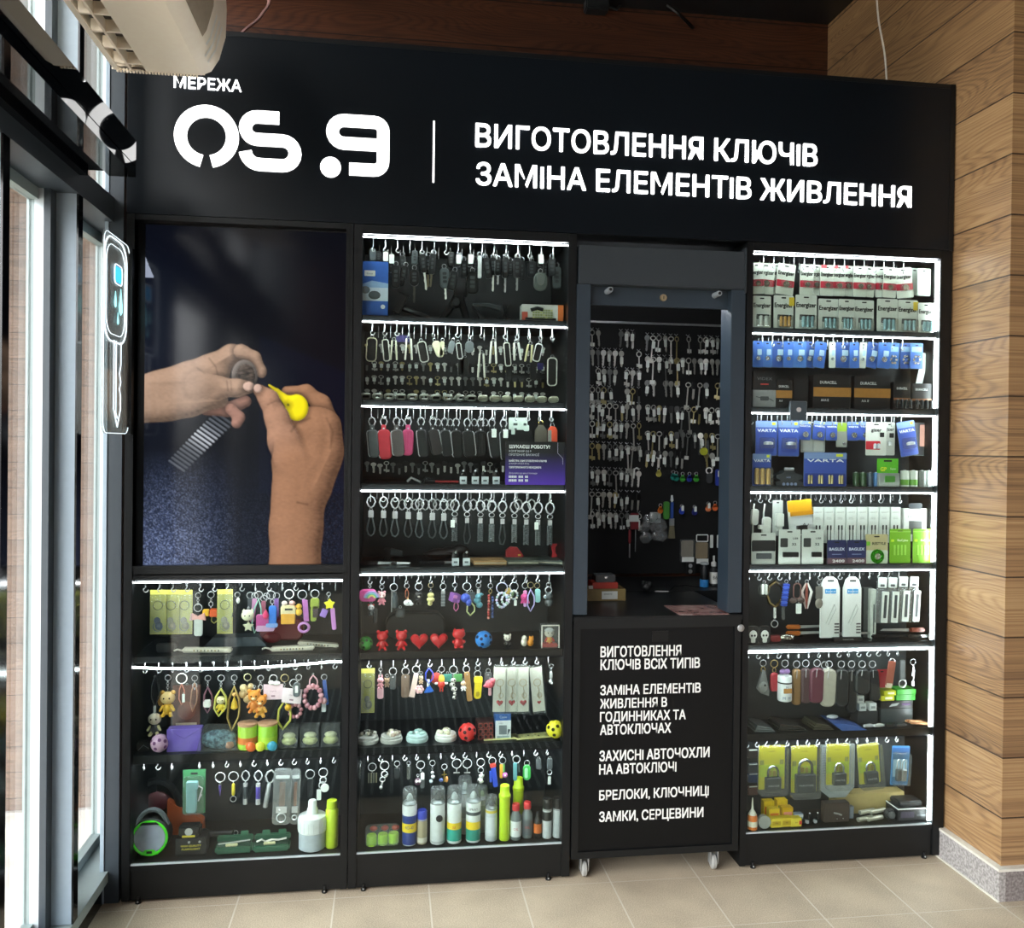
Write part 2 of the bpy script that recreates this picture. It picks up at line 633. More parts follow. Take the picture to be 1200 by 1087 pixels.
# ---- outside: the neighbouring facade, its plinth, the lower ground
struct('wall_exterior', MB(W_OUT).box(-6.5, -1.1, 3.6, 3.9, -1.12, 3.6))
struct('added_shade_roof', MB('#8d8f90').box(-6.6, -0.99, -1.2, 4.0, 3.75, 3.9))  # unseen canopy added to shade the outside facade
struct('added_shade_wall', MB(W_OUT).box(-6.6, -6.5, 0.3, 3.9, -2.3, 3.75))  # unseen wall added beside the canopy to cut facade light
struct('trim_10', MB(speck_mat('concrete_plinth', '#9b9792', '#b9b4ae', 5)).box(-6.5, -1.1, 3.56, 3.9, -2.3, -1.12))
struct('ground_outside', MB(speck_mat('paving', '#a39d94', '#b8b2a8', 8)).box(-30, -0.95, -20, 20, -2.4, -2.3))
# ---- door operator over the sliding door
BLKM = M('#0b0c0e', 0.03, var=0)
op = thing('door_operator', 'glossy black automatic door operator beam along top of glazed wall', 'door operator', (-0.83, -0.285, 2.115))
b = MB(BLKM)
L = -2.9
b.box(0.076, 0.145, L, 0.0, 0.029, 0.099).box(0.076, 0.1435, L, -0.001, 0.026, 0.029).box(0.076, 0.145, L, 0.0, 0.0, 0.026)
b.box(0.002, 0.076, L, -0.002, 0.03, 0.099).box(0.002, 0.024, L, -0.003, -0.003, 0.03)
b.build('housing', op)
MB(GASK).box(0.024, 0.0755, L, -0.003, 0.012, 0.029).build('track', op)
# ---- air curtain
ac = thing('air_curtain', 'cream air curtain unit hanging in front of the black sign', 'air curtain', (-0.73, -0.35, 2.375))
ACM = M('#fff0dc', 0.4, var=0.02)
prof = [(0.0, 0.018), (0.006, 0.0), (0.228, 0.0), (0.252, 0.012), (0.272, 0.045), (0.288, 0.105), (0.290, 0.18), (0.285, 0.26), (0.27, 0.31), (0.0, 0.31)]
n = len(prof)
b = MB(ACM)
L = -1.25
b.add([(x, 0, z) for x, z in prof] + [(x, L, z) for x, z in prof], [list(range(n))[::-1], list(range(n, 2 * n))] + [(i, (i + 1) % n, (i + 1) % n + n, i + n) for i in range(n)][2:])
for x0, x1 in ((0.006, 0.020), (0.088, 0.228)):
 b.box(x0, x1, L, 0, 0.0, 0.004)
b.build('housing', ac)
MB(M('#4a443c', 0.8)).box(0.018, 0.09, L, -0.01, 0.03, 0.034).build('outlet_recess', ac)
for k in range(14):
 MB(ACM).box(0.018, 0.09, -0.045 - 0.088 * k, -0.038 - 0.088 * k, 0.001, 0.03).build('outlet_rib', ac)
MB(ACM).box(0.046, 0.052, L, -0.005, 0.0, 0.028).build('outlet_vane', ac)
tb = MB(ACM)
for k in range(26):
 tb.box(0.012 + 0.008 * k, 0.0165 + 0.008 * k, -0.001, 0.006, -0.004, 0.006)
tb.box(0.0, 0.235, 0.0, 0.003, 0.002, 0.010)
tb.build('end_comb', ac)
cv = [(0.253, 0.0125), (0.262, 0.028), (0.272, 0.045), (0.28, 0.075), (0.288, 0.105), (0.290, 0.18), (0.2885, 0.21)]

def skin(pts, y0, y1, m, name):
 V = [(x + 0.0012, y, z - 0.0004) for y in (y0, y1) for x, z in pts]
 k = len(pts)
 MB(m).add(V, [(i, i + 1, i + 1 + k, i + k) for i in range(k - 1)]).build(name, ac)

for k in range(3):
 skin(cv[k // 2:5], -0.052 - 0.034 * k, -0.064 - 0.034 * k, M('#fbf6ea', 0.5), 'side_vent')  # pale colour stands for light passing through the slits
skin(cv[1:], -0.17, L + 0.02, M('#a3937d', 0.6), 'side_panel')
for q in (-0.3, -1.0):
 MB(DARKM).box(0.05, 0.07, q, q + 0.03, 0.31, 0.916).build('hanger', ac)
# ---- entrance mat let into the floor, cables
mt = MB('#191a1b').box(-0.6, 0.95, -2.3, -0.72, 0.0, 0.006)
for k in range(38):
 mt.box(-0.58 + 0.04 * k, -0.568 + 0.04 * k, -2.28, -0.74, 0.006, 0.010, ALUL)
tag(mt.build('entrance_mat'), 'ribbed aluminium entrance mat on the tiled floor', 'mat')

def cable(name, label, pts, r, col):
 P = [Vector(p) for p in pts]
 out = []
 for i in range(len(P) - 1):
  a, b_, c, d = P[max(i - 1, 0)], P[i], P[i + 1], P[min(i + 2, len(P) - 1)]
  for k in range(6):
   t = k / 6
   out.append(0.5 * ((2 * b_) + (c - a) * t + (2 * a - 5 * b_ + 4 * c - d) * t * t + (3 * b_ - a - 3 * c + d) * t ** 3))
 out.append(P[-1])
 return tag(MB(col).tube(out, r).build(name), label, 'cable')

cable('cable', 'pale pink cable looping down to the top of the sign', [(-0.60, 0.3, CEIL), (-0.43, 0.3, 2.95), (-0.435, 0.25, 2.83), (-0.49, 0.14, 2.70), (-0.505, 0.13, 2.58)], 0.006, '#d8a8a0')
cable('cable', 'thin white wire hanging from ceiling beside the oak wall', [(1.75, 0.25, CEIL), (1.748, 0.22, 3.0), (1.745, 0.16, 2.8), (1.742, 0.13, 2.56)], 0.0035, '#d6d0c4')
cable('cable', 'black cable end poking from the back wall under the ceiling', [(1.16, 0.86, CEIL), (1.20, 0.84, 3.25), (1.27, 0.88, 3.22), (1.29, 0.911, 3.23)], 0.008, '#0b0b0b')
jb = MB(M('#2c3134')).box(0.0, 0.10, 0, 0.06, -0.05, 0, b=0.006).tube([(0.1, 0.03, -0.02), (0.14, 0.03, -0.03), (0.16, 0.05, 0)], 0.006)
tag(jb.build('junction_box', loc=(0.80, 0.84, CEIL)), 'small dark junction box under the ceiling at the back wall', 'junction box')

# ================================================================ the kiosk
ZL = [2.052, 1.786, 1.520, 1.254, 0.990, 0.7215, 0.42, 0.118]   # underside of each shelf / led line; last is the bottom deck
CAB = {1: (-0.79, -0.115, -0.764, -0.138), 2: (-0.115, 0.595, -0.088, 0.567), 3: (1.17, 1.909, 1.193, 1.866)}
DEP = {1: 0.32, 2: 0.32, 3: 0.185}
HOOKX = {1: [-0.741 + 0.0412 * k for k in range(15)], 2: [-0.0566 + 0.0389 * k for k in range(16)], 3: [1.2165 + 0.0366 * k for k in range(16)]}
FRM = M('#15181a', 0.38, spec=0.35)
PAN = M('#131516', 0.45, spec=0.35, var=0.15, scale=9)
BACKP = M('#2b3132', 0.6)
LEDM = M('#f4fbff', 0.5, emit=LED, var=0)

def hook_mesh(b, x, y, z, a, s=1.0):
 """screw hook under a shelf: shank then a J"""
 c, q = math.cos(a), math.sin(a)
 pts = [(0, 0), (0, -0.026)]
 pts += [(0.0075 - 0.0075 * math.cos(t), -0.032 - 0.0085 * math.sin(t)) for t in [0.45 * k for k in range(8)]]
 pts = [(p[0] * 0.95, p[1]) for p in pts]
 b.tube([(x + (u - 0.006 * (v < -0.028)) * c * s, y + (u - 0.006 * (v < -0.028)) * q * s, z + v * s) for u, v in pts], 0.0014 * s + 0.0002, CHROME, 5)
 return b

HZ = -0.0405   # hang point below a shelf
random.seed(5)
hm_b = hook_mesh(MB(), 0, 0, 0, 0.0)
_h = hm_b.build('hook')
HOOKMESH = _h.data
bpy.data.objects.remove(_h)

def shelf(cab, par, i, led=True, sag=False, full=True):
 x0, x1 = CAB[cab][2], CAB[cab][3]
 z = ZL[i] - (0.0175 if (cab, i) == (1, 4) else 0)
 D = DEP[cab]
 sh = MB(FRM).box(x0 + 0.001, x1 - 0.001, 0.022, D - 0.02, z + 0.004, z + 0.022).build('shelf', par)
 if not led:
  MB(FRM).box(x0 + 0.001, x1 - 0.001, 0.022, 0.026, z - 0.004, z + 0.004).build('fill_strip_cover', sh)  # added lip that hides the fill strip behind it
  MB(LEDM).box(x0 + 0.01, x1 - 0.01, 0.028, 0.042, z + 0.001, z + 0.004).build('led_or_fill_strip', sh)  # added fill strip, brightens rows that show no LED
 if led:
  if sag:
   n = 14
   pts = [(x0 + 0.002 + (x1 - x0 - 0.004) * k / n, 0.017, z - 0.004 - 0.013 * (1 - (2 * k / n - 0.86) ** 2) * (1 if k < 14 else 0)) for k in range(n + 1)]
   MB(LEDM).tube(pts, 0.003).build('led_or_fill_strip', sh)
  else:
   MB(LEDM).box(x0 + 0.002, x1 - 0.002, 0.015, 0.0205, z - 0.0015, z + 0.002).build('led_or_fill_strip', sh)
 for x in HOOKX[cab]:
  if not full and random.random() < 0.12:
   continue
  h = bpy.data.objects.new('hook', HOOKMESH)
  COL.objects.link(h)
  h.parent = sh
  h.location = (x, 0.06, z + 0.004)
  h.rotation_euler = (0, 0, random.choice([1.57, 1.4, 0.9, 0.4, 0.1, -0.3]))
 b = MB()
 for k, x in enumerate(HOOKX[cab]):
  hook_mesh(b, x + 0.019, min(0.15, D - 0.05), z + 0.004, 1.57, 0.9)
 b.build('rear_hooks', sh)['kind'] = 'stuff'
 return sh

def cabinet(cab, label, rows):
 xo0, xo1, x0, x1 = CAB[cab]
 t = thing('display_cabinet', label, 'cabinet', (0, 0, 0))
 top = 2.087
 D = DEP[cab]
 MB(FRM).box(xo0 + 0.001, x0, 0, D, 0.008, top, b=0.0015).build('side_post', t)
 MB(FRM).box(x1, xo1 - 0.001, 0, D, 0.008, top, b=0.0015).build('side_post', t)
 MB(FRM).box(x0, x1, 0.0, D - 0.01, ZL[rows[0]] + 0.006, ZL[rows[0]] + 0.035).build('top_rail', t)
 MB(PAN).box(x0, x1, 0.006, 0.012, 0.008, 0.098).build('base_panel', t)
 MB(FRM).box(x0, x1, 0.002, D - 0.01, 0.098, 0.114).build('bottom_deck', t)
 MB(ALUL).box(x0, x1, 0.003, 0.012, 0.114, 0.1175).build('glass_channel', t)
 MB(BACKP).box(x0, x1, D - 0.015, D - 0.002, 0.1, ZL[rows[0]] + 0.02).build('back_panel', t)
 for x in (xo0 + 0.05, xo1 - 0.07):
  MB(DARKM).lathe([(0.009, 0.0), (0.009, 0.005), (0.004, 0.006), (0.004, 0.02)], c=(x, 0.004, 0)).ell(x, -0.004, 0.007, 0.003, None, None, STEEL, 6).build('foot', t)
 for i in rows:
  z1, z0 = ZL[i] - (0.022 if (cab, i) == (1, 4) else 0.004), ZL[i + 1] + (0.004 if i < 6 else 0.0)
  MB(PANE).box(x0 + 0.002, x1 - 0.002, 0.006, 0.010, z0, z1).build('glass_pane', t)
  shelf(cab, t, i, led=not (i == 6 or (cab == 2 and i == 5)), sag=(cab == 1 and i == 5), full=(i < 6 or cab != 1))
 return t

C1 = cabinet(1, 'left black display cabinet with a screen above three glass shelves', [4, 5, 6])
C2 = cabinet(2, 'middle black glass cabinet with seven lit shelves', [0, 1, 2, 3, 4, 5, 6])
C3 = cabinet(3, 'right black glass cabinet of batteries and padlocks by oak wall', [0, 1, 2, 3, 4, 5, 6])
for i in range(7):
 MB(LEDM).box(1.859, 1.8645, 0.015, 0.021, ZL[i + 1] + 0.028 - (0.024 if i == 6 else 0), ZL[i] - 0.004).build('led_or_fill_strip', C3)
# lock body on the glass of the right cabinet
lk = thing('glass_lock', 'dark square lock clamped over shelf edge of the battery cabinet', 'lock', tuple(at(935, 481, 0.0)))
MB(M('#39444b', 0.4)).rr(0, 0, 0.060, 0.064, 0.004, -0.006, 0.004, b=0.002).build('lock_body', lk)
MB(CHROME).lathe([(0.008, -0.009), (0.008, -0.006)], c=(0, 0, 0.003), ax='y').build('lock_cylinder', lk)
# side rail of the tv niche
b = MB(FRM).box(-0.764, -0.138, 0.0, 0.05, 2.070, 2.087).box(-0.764, -0.138, 0, 0.05, 0.9835, 1.0).box(-0.1375, -0.13, -0.003, 0.05, 0.983, 2.087)
b.build('screen_frame', C1)
b = MB(FRM).box(-0.769, -0.764, -0.003, 0.05, 0.983, 2.087).build('screen_frame', C1)

# ---- header sign
hs = thing('header_sign', 'wide black fascia sign with white shop lettering over the cabinets', 'sign', (0, 0, 0))
HDM = M('#131a21', 0.30, spec=0.3, var=0.05, scale=3)
MB(HDM).box(-0.787, 1.893, 0.0, 0.012, 2.089, 2.640).build('fascia_panel', hs)
MB(FRM).box(-0.787, 1.893, -0.001, 0.10, 2.640, 2.655).box(1.893, 1.9095, -0.002, 0.10, 2.087, 2.655).box(-0.789, -0.787, 0, 0.10, 2.087, 2.655).build('fascia_frame', hs)
MB(FRM).box(-0.78, 1.9, 0.012, 0.08, 2.088, 2.10).build('fascia_bracket', hs)
LIT = M('#ffffff', 0.5, emit=1.0, var=0)
LT2 = M('#f4f4ee', 0.5, emit=0.35, var=0)

def px2(p, Y=0.0):
 q = at(p[0], p[1], Y)
 return q[0], q[2]

def line_text(par, name, t, pa, pb, pc, mat, Y, bold=0.012):
 """lettering between photo marks: cap-top left pa, base left pb, right end pc"""
 xa, za = px2(pa, Y)
 xb, zb = px2(pb, Y)
 xc, zc = px2(pc, Y)
 b = MB(mat).text(t, xb, zb, za - zb, y=Y - 0.0042, w=xc - xb, bold=bold, th=0.004)
 return b.build(name, par)

line_text(hs, 'sign_text', 'МЕРЕЖА', (204, 89), (204, 102.6), (283, 107), LIT, 0.0, 0.006)
line_text(hs, 'sign_text', 'ВИГОТОВЛЕННЯ КЛЮЧІВ', (557.5, 144.7), (557.5, 171.5), (957, 194), LIT, 0.0)
line_text(hs, 'sign_text', 'ЗАМІНА ЕЛЕМЕНТІВ ЖИВЛЕННЯ', (558, 190.3), (558, 216.3), (1067, 239.5), LIT, 0.0)
x0, z0 = px2((507.8, 214))
x1, z1 = px2((507.3, 142))
MB(LIT).box(x0 - 0.0028, x0 + 0.0028, -0.004, 0, z0, z1).build('sign_divider', hs)

def arc(cx, cy, r, a0, a1, n=10):
 return [(cx + r * math.cos(math.radians(a0 + (a1 - a0) * k / n)), cy + r * math.sin(math.radians(a0 + (a1 - a0) * k / n))) for k in range(n + 1)]

def stroke(par, name, path, w, mat, closed=False):
 """a flat ribbon letter along a path in metres on the sign"""
 n = len(path)
 L, Rr = [], []
 for i in range(n):
  a, b = Vector(path[max(i - 1, 0)] if not closed else path[i - 1]), Vector(path[min(i + 1, n - 1)] if not closed else path[(i + 1) % n])
  d = (b - a).normalized()
  q = Vector((-d.y, d.x)) * w / 2
  p = Vector(path[i])
  L.append(p + q)
  Rr.append(p - q)
 V, F = [], []
 for y in (-0.006, 0.0):
  V += [(p.x, y, p.y) for p in L] + [(p.x, y, p.y) for p in Rr]
 m = n if closed else n - 1
 for i in range(m):
  j = (i + 1) % n
  F += [(i, j, n + j, n + i), (2 * n + i, 2 * n + j, j, i), (n + i, n + j, 3 * n + j, 3 * n + i)]
 if not closed:
  F += [(0, n, 3 * n, 2 * n), (n - 1, 3 * n - 1, 4 * n - 1, 2 * n - 1)]
 return MB(mat).add(V, F).build(name, par, flat=True)

# logo: broken ring, rounded s, dot, rounded nine
cx, cz = px2((242.3, 160.2))
ax, az = px2((204, 160.2))
R = cx - ax
stroke(hs, 'sign_logo', arc(cx, cz, R * 0.80, -79, 259, 40), R * 0.39, LIT)
sx0, szt = px2((280.5, 127.5))
sx1, szb = px2((353.2, 203.5))
w = 0.0385
H = szt - szb
t, m_, b_ = szt - w / 2 - 0.003, szb + H * 0.515, szb + w / 2 + 0.001
r1, r2 = (t - m_) / 2, (m_ - b_) / 2
pth = [(sx0 + 0.119, t), (sx0 + w / 2 + r1, t)] + arc(sx0 + w / 2 + r1, t - r1, r1, 90, 270) + arc(sx1 - w / 2 - r2, m_ - r2, r2, 90, -90) + [(sx0 + 0.062, b_)] + arc(sx0 + 0.062, b_ + 0.043, 0.043, 270, 186, 6)
stroke(hs, 'sign_logo', pth, w, LIT)
dx, dz = px2((387.5, 196.2))
MB(LIT).lathe([(0.0315, -0.006), (0.0315, 0)], seg=28, c=(dx, 0, dz), ax='y').build('sign_logo', hs)
nx0, nzt = px2((382.5, 135.5))
nx1, nzb = px2((456, 209.5))
nx0, nzt = px2((382.5, 134.5))
t, b_ = nzt - w / 2 + 0.004, nzb + w / 2 + 0.004
m_ = (t + b_) / 2 + 0.004
r = (t - m_) / 2
xl, xr = nx0 + w / 2, nx1 - w / 2
pth = [(xr, m_)] + [(xl + r, m_)] + arc(xl + r, m_ + r, r, 270, 90) + arc(xr - 0.028, t - 0.028, 0.028, 90, 0, 5) + arc(xr - 0.028, b_ + 0.028, 0.028, 0, -90, 5) + [(xl + 0.052, b_)]
stroke(hs, 'sign_logo', pth, w, LIT)

# ---- service window with rolled up shutter
sw = thing('roller_shutter', 'dark grey roller shutter box with side rails around the key window', 'shutter', (0, 0, 0))
SHM = M('#32383d', 0.4, spec=0.45, var=0.03)
SHR = M('#2b3640', 0.42, spec=0.45, var=0.03)
MB(SHM).box(0.599, 1.1585, -0.012, 0.15, 1.926, 2.050, b=0.003).build('shutter_box', sw)
MB(SHM).box(1.1585, 1.163, -0.014, 0.15, 1.915, 2.062).build('end_plate', sw)
MB(SHR).box(0.595, 0.6415, -0.004, 0.09, 0.857, 1.926, b=0.002).build('guide_rail', sw)
MB(SHR).box(1.1165, 1.1655, -0.004, 0.09, 0.856, 1.926, b=0.002).build('guide_rail', sw)
MB(SHR).box(0.6415, 1.1165, 0.03, 0.045, 1.866, 1.926).build('bottom_bar', sw)
MB(M('#f4f8ff', 0.5, emit=60.0, var=0)).box(0.66, 1.10, 0.16, 0.172, 1.912, 1.918).build('led_or_fill_strip', sw)  # unseen fill strip added to brighten the key board
for px, py in ((714, 340), (841, 344.5)):
 x, z = px2((px, py), 0.0)
 MB(M('#8b9298', 0.4)).lathe([(0.0085, -0.018), (0.0095, -0.012), (0.0095, 0.03)], c=(x, 0, z), ax='y').lathe([(0.005, -0.019), (0.005, -0.0175)], 'black' and M('#0a0a0a'), c=(x, 0, z), ax='y').build('bumper_stop', sw)
x, z = px2((777, 349), 0.03)
MB(M('#c9b892', 0.3, 0.9)).lathe([(0.011, 0.022), (0.012, 0.026), (0.012, 0.031)], seg=16, c=(x, 0, z), ax='y').box(x - 0.0012, x + 0.0012, 0.0215, 0.023, z - 0.005, z + 0.005, BLACK).build('lock_cylinder', sw)
# ---- counter on casters
ct = thing('service_counter', 'black counter on casters listing services in white letters', 'counter', (0, 0, 0))
CTM = M('#07090c', 0.45, spec=0.25, var=0.05)
MB(CTM).box(0.5975, 1.163, -0.002, 0.44, 0.066, 0.832).build('body', ct)
MB(FRM).box(0.5975, 0.6195, -0.008, -0.002, 0.066, 0.832).box(1.141, 1.163, -0.008, -0.002, 0.066, 0.832).box(0.6195, 1.141, -0.008, -0.002, 0.066, 0.088).box(0.6195, 1.141, -0.008, -0.002, 0.812, 0.832).build('front_frame', ct)
MB(FRM).box(0.5965, 1.168, -0.012, 0.46, 0.832, 0.852, b=0.003).build('countertop', ct)
MB(BLACK).box(0.86, 0.915, -0.0035, -0.002, 0.765, 0.80).build('lock_plate', ct)
x, z = px2((869, 735))
MB(STEEL).lathe([(0.006, -0.012), (0.012, -0.009), (0.012, -0.006)], c=(1.162, 0, z), ax='y').build('latch', ct)
TXTL = [('ВИГОТОВЛЕННЯ', 140, 440, 183, 222, 217), ('КЛЮЧІВ ВСІХ ТИПІВ', 140, 510, 232, 270, 262), ('ЗАМІНА ЕЛЕМЕНТІВ', 139, 513, 328, 364, 355), ('ЖИВЛЕННЯ В', 138, 387, 379, 414, 406), ('ГОДИННИКАХ ТА', 138, 457, 428, 464, 455), ('АВТОКЛЮЧАХ', 138, 402, 476, 513, 504), ('ЗАХИСНІ АВТОЧОХЛИ', 136, 546, 573, 611, 596), ('НА АВТОКЛЮЧІ', 135, 422, 624, 661, 650), ('БРЕЛОКИ, КЛЮЧНИЦІ', 135, 543, 721, 757, 741), ('ЗАМКИ, СЕРЦЕВИНИ', 135, 523, 801, 838, 821)]
PRN = M('#f2f2ee', 0.6, var=0)
for t, xa, xb, yt, yb, yr in TXTL:
 k = 735 / 230
 A, B, Cc = (660 + xa / k, 700 + yt / k), (660 + xa / k, 700 + yb / k), (660 + xb / k, 700 + yr / k)
 x0, z1 = px2(A)
 _, z0 = px2(B)
 x1, zr = px2(Cc)
 MB(PRN).text(t, x0, z0, z1 - z0, y=-0.0028, w=x1 - x0, bold=0.018).build('printed_text', ct)
for x, y in ((0.645, 0.012), (1.085, 0.012), (0.645, 0.40), (1.085, 0.40)):
 c = MB(STEEL).box(x - 0.016, x + 0.016, y - 0.012, y + 0.012, 0.062, 0.066).box(x - 0.014, x - 0.011, y - 0.010, y + 0.012, 0.02, 0.063).box(x + 0.011, x + 0.014, y - 0.010, y + 0.012, 0.02, 0.063).build('caster', ct)
 MB(M('#9c9c98', 0.5)).lathe([(0.004, -0.013), (0.02, -0.008), (0.025, -0.005), (0.025, 0.005), (0.02, 0.008), (0.004, 0.013)], seg=20, c=(x, y + 0.004, 0.025), ax='x').build('wheel', c)
# kiosk partition behind the cabinets keeps the booth dark
struct('trim_11', MB(BLACK).box(0.565, 0.59, 0.32, 0.90, 0.0, 2.09))
struct('trim_12', MB(BLACK).box(1.72, 1.745, 0.32, 0.90, 0.0, 2.09))
struct('trim_13', MB(BLACK).box(0.59, 1.72, 0.101, 0.90, 2.10, 2.12))

# ================================================================ television showing a film of a watch repair
def smin(a, b, k):
 h = np.clip(0.5 + 0.5 * (b - a) / k, 0, 1)
 return b * (1 - h) + a * h - k * h * (1 - h)

NXs, NZs = 241, 411
gx, gy = np.meshgrid(np.linspace(45, 648, NXs), np.linspace(33, 1064, NZs))
rng = np.random.default_rng(3)
img = np.zeros((NZs, NXs, 3))
img[:] = np.array([0.0016, 0.002, 0.004])
img += np.array([0.006, 0.010, 0.026]) * (np.exp(-((gx - 60) / 160) ** 2) * np.exp(-((gy - 420) / 330) ** 2))[..., None] * 0.35
nz = rng.random((NZs, NXs))
nz2 = (nz + np.roll(nz, 1, 0) + np.roll(nz, 1, 1)) / 3
ramp = np.clip((gy - 700 + (gx - 60) * 0.10) / 300, 0, 1) ** 1.2
mat = ramp * np.clip(1.1 - np.abs(gx - 110) / 215, 0.10, 1)
img += mat[..., None] * np.array([0.055, 0.075, 0.15]) * (0.25 + 1.5 * nz2[..., None] ** 2 * 1.6)
img += (mat * (nz > 0.80) * 0.10)[..., None] * np.array([0.8, 0.9, 1.1])

def segs(P, k, closed=False):
 """tapered limb distance from (x,y,r) points"""
 d = None
 for (x0, y0, r0), (x1, y1, r1) in zip(P[:-1], P[1:]):
  L2 = (x1 - x0) ** 2 + (y1 - y0) ** 2
  t = np.clip(((gx - x0) * (x1 - x0) + (gy - y0) * (y1 - y0)) / L2, 0, 1)
  q = np.hypot(gx - x0 - t * (x1 - x0), gy - y0 - t * (y1 - y0)) - (r0 + t * (r1 - r0))
  d = q if d is None else smin(d, q, k)
 return d

def paint(ds, col, R=34, k=18, mott=0.06, edge=2.2, lo=0.30, fade=None):
 global img
 d = ds[0]
 for q in ds[1:]:
  d = smin(d, q, k)
 ins = np.clip(-d / R, 0, 1)
 h = np.sqrt(np.clip(1 - (1 - ins) ** 2, 0, 1)) * R
 hy, hx = np.gradient(h)
 hx, hy = hx / 2.5, hy / 2.5
 n = 1 / np.sqrt(1 + hx * hx + hy * hy)
 lt = np.clip((0.45 * hx + 0.50 * hy + 0.75) * n, 0, 1.3)
 nn = rng.random((NZs, NXs))
 for _ in range(3):
  nn = (nn + np.roll(nn, 1, 0) + np.roll(nn, 1, 1) + np.roll(nn, -1, 1)) / 4
 c = np.array(lin(col)) * (lo + 0.82 * lt + mott * (nn - 0.5) * 6)[..., None]
 a = np.clip(-d / edge + 0.5, 0, 1)[..., None]
 fd = 1.0
 if fade:
  fd = np.clip((np.hypot(gx - fade[0], gy - fade[1]) - fade[2]) / (fade[3] - fade[2]), 0, 1)[..., None]
  a = a * fd
 sh = np.clip(1 - np.clip(d, 0, 30) / 16, 0, 1)[..., None] * (d > 0)[..., None]
 img = img * (1 - 0.55 * sh * fd * np.clip(img.sum(2, keepdims=True) * 3, 0, 1))
 img = img * (1 - a) + c * a

def crease(P, w=2.5, dark=0.6):
 global img
 d = segs([(x, y, 0) for x, y in P], 1)
 img = img * (1 - dark * np.exp(-(d / w) ** 2))[..., None]

SK1, SK2, SK3 = '#a88a74', '#9c7256', '#b08c78'
# hint of the far table edge and a pale paper corner
img += ((gy > 370 + (gx - 430) * 0.4) & (gx > 385) & (gy < 830))[..., None] * np.array([0.0, 0.0006, 0.004])
img[(gx < 68) & (gy > 130) & (gy < 190) & (gx < 45 + (gy - 130) * 0.42)] = (0.25, 0.28, 0.36)
# watch band of metal links
for i in range(17):
 t = i / 16
 cx, cy = 282 - 140 * t ** 0.95, 605 + 143 * t
 hw = 30 - 3 * t
 a = segs([(cx - hw * 0.80, cy - hw * 0.55, 3.4), (cx + hw * 0.80, cy + hw * 0.55, 3.4)], 1)
 b = 0.10 + 0.9 * math.exp(-((t - 0.42) / 0.2) ** 2)
 paint([a], '#%02x%02x%02x' % tuple(int(70 + 135 * b + q) for q in (0, 5, 14)), R=4, lo=0.35, mott=0.02)
# lower fingers of the left hand, then palm and index finger
paint([segs([(230, 570, 26), (290, 578, 20), (345, 552, 17)], 10)], '#8f6a5c', R=20)
paint([segs([(300, 575, 16), (325, 600, 17), (318, 618, 15)], 8)], '#a27868', R=17)
paint([segs([(10, 548, 62), (110, 535, 66), (190, 500, 60), (250, 470, 46)], 40), segs([(240, 450, 36), (300, 412, 27), (338, 405, 22)], 20), segs([(30, 560, 60), (180, 560, 34), (270, 550, 22)], 30)], SK1, R=52, k=30)
paint([segs([(330, 402, 22), (370, 420, 19), (390, 458, 15), (392, 466, 14)], 8)], SK1, R=20)
crease([(235, 425), (255, 450), (262, 480)], 3, 0.35)
crease([(200, 455), (222, 470)], 3, 0.3)
crease([(60, 505), (150, 500)], 5, 0.15)
# watch head
d0 = np.hypot((gx - 341) / 39, (gy - 474) / 47) * 40 - 40
paint([d0], '#8a8078', R=12, lo=0.3)
d0 = np.hypot((gx - 344) / 29, (gy - 476) / 37) * 30 - 30
paint([d0], '#4a4038', R=9, lo=0.5, mott=0.5)
for yy in (455, 468, 482):
 crease([(325, yy + 6), (366, yy - 4)], 2.5, 0.55)
# left thumb across the watch
paint([segs([(205, 505, 42), (260, 512, 33), (320, 512, 25), (354, 509, 19)], 14)], SK1, R=40, lo=0.34, fade=(195, 505, 25, 80))
paint([np.hypot((gx - 354) / 17, (gy - 507) / 14) * 15 - 15], '#c4a594', R=6, lo=0.4)
crease([(288, 492), (292, 520)], 3, 0.35)
crease([(300, 492), (302, 518)], 2.5, 0.25)
# right hand: index, forearm and back of the hand, thumb
paint([segs([(470, 520, 16), (530, 520, 20), (575, 555, 26), (605, 610, 26)], 16)], SK2, R=24)
paint([segs([(498, 1120, 84), (502, 930, 74), (508, 840, 73), (516, 740, 92)], 40), segs([(500, 640, 70), (555, 640, 66), (560, 720, 66)], 40), segs([(600, 615, 26), (606, 700, 30), (560, 800, 50)], 30)], SK2, R=72, k=40)
# yellow tool
paint([segs([(416, 502, 3), (440, 520, 7), (468, 545, 14)], 6), np.hypot((gx - 500) / 35, (gy - 568) / 40) * 37 - 37], '#dccb12', R=16, k=14, lo=0.55, mott=0.02)
paint([np.hypot(gx - 474, gy - 560) - 4], '#5a5a20', R=4)
# right thumb closes over the tool
paint([segs([(388, 520, 19), (415, 545, 27), (440, 600, 34), (462, 670, 46), (480, 720, 50)], 20)], '#b0856b', R=40, lo=0.30, fade=(490, 740, 30, 110))
paint([np.hypot((gx - 381) / 12, (gy - 512) / 13) * 12 - 12], '#c0a090', R=6, lo=0.4)
crease([(412, 560), (438, 548)], 3, 0.35)
crease([(485, 640), (500, 615), (540, 600)], 5, 0.35)
crease([(505, 856), (535, 862)], 4, 0.4)
crease([(592, 600), (612, 640), (604, 690)], 4, 0.25)
# soft sheen
img += (np.exp(-((gx - 210 - (gy - 100) * 0.5) / 34) ** 2) * np.exp(-((gy - 110) / 70) ** 2) * 0.010)[..., None]
img = np.clip(img, 0, 1)

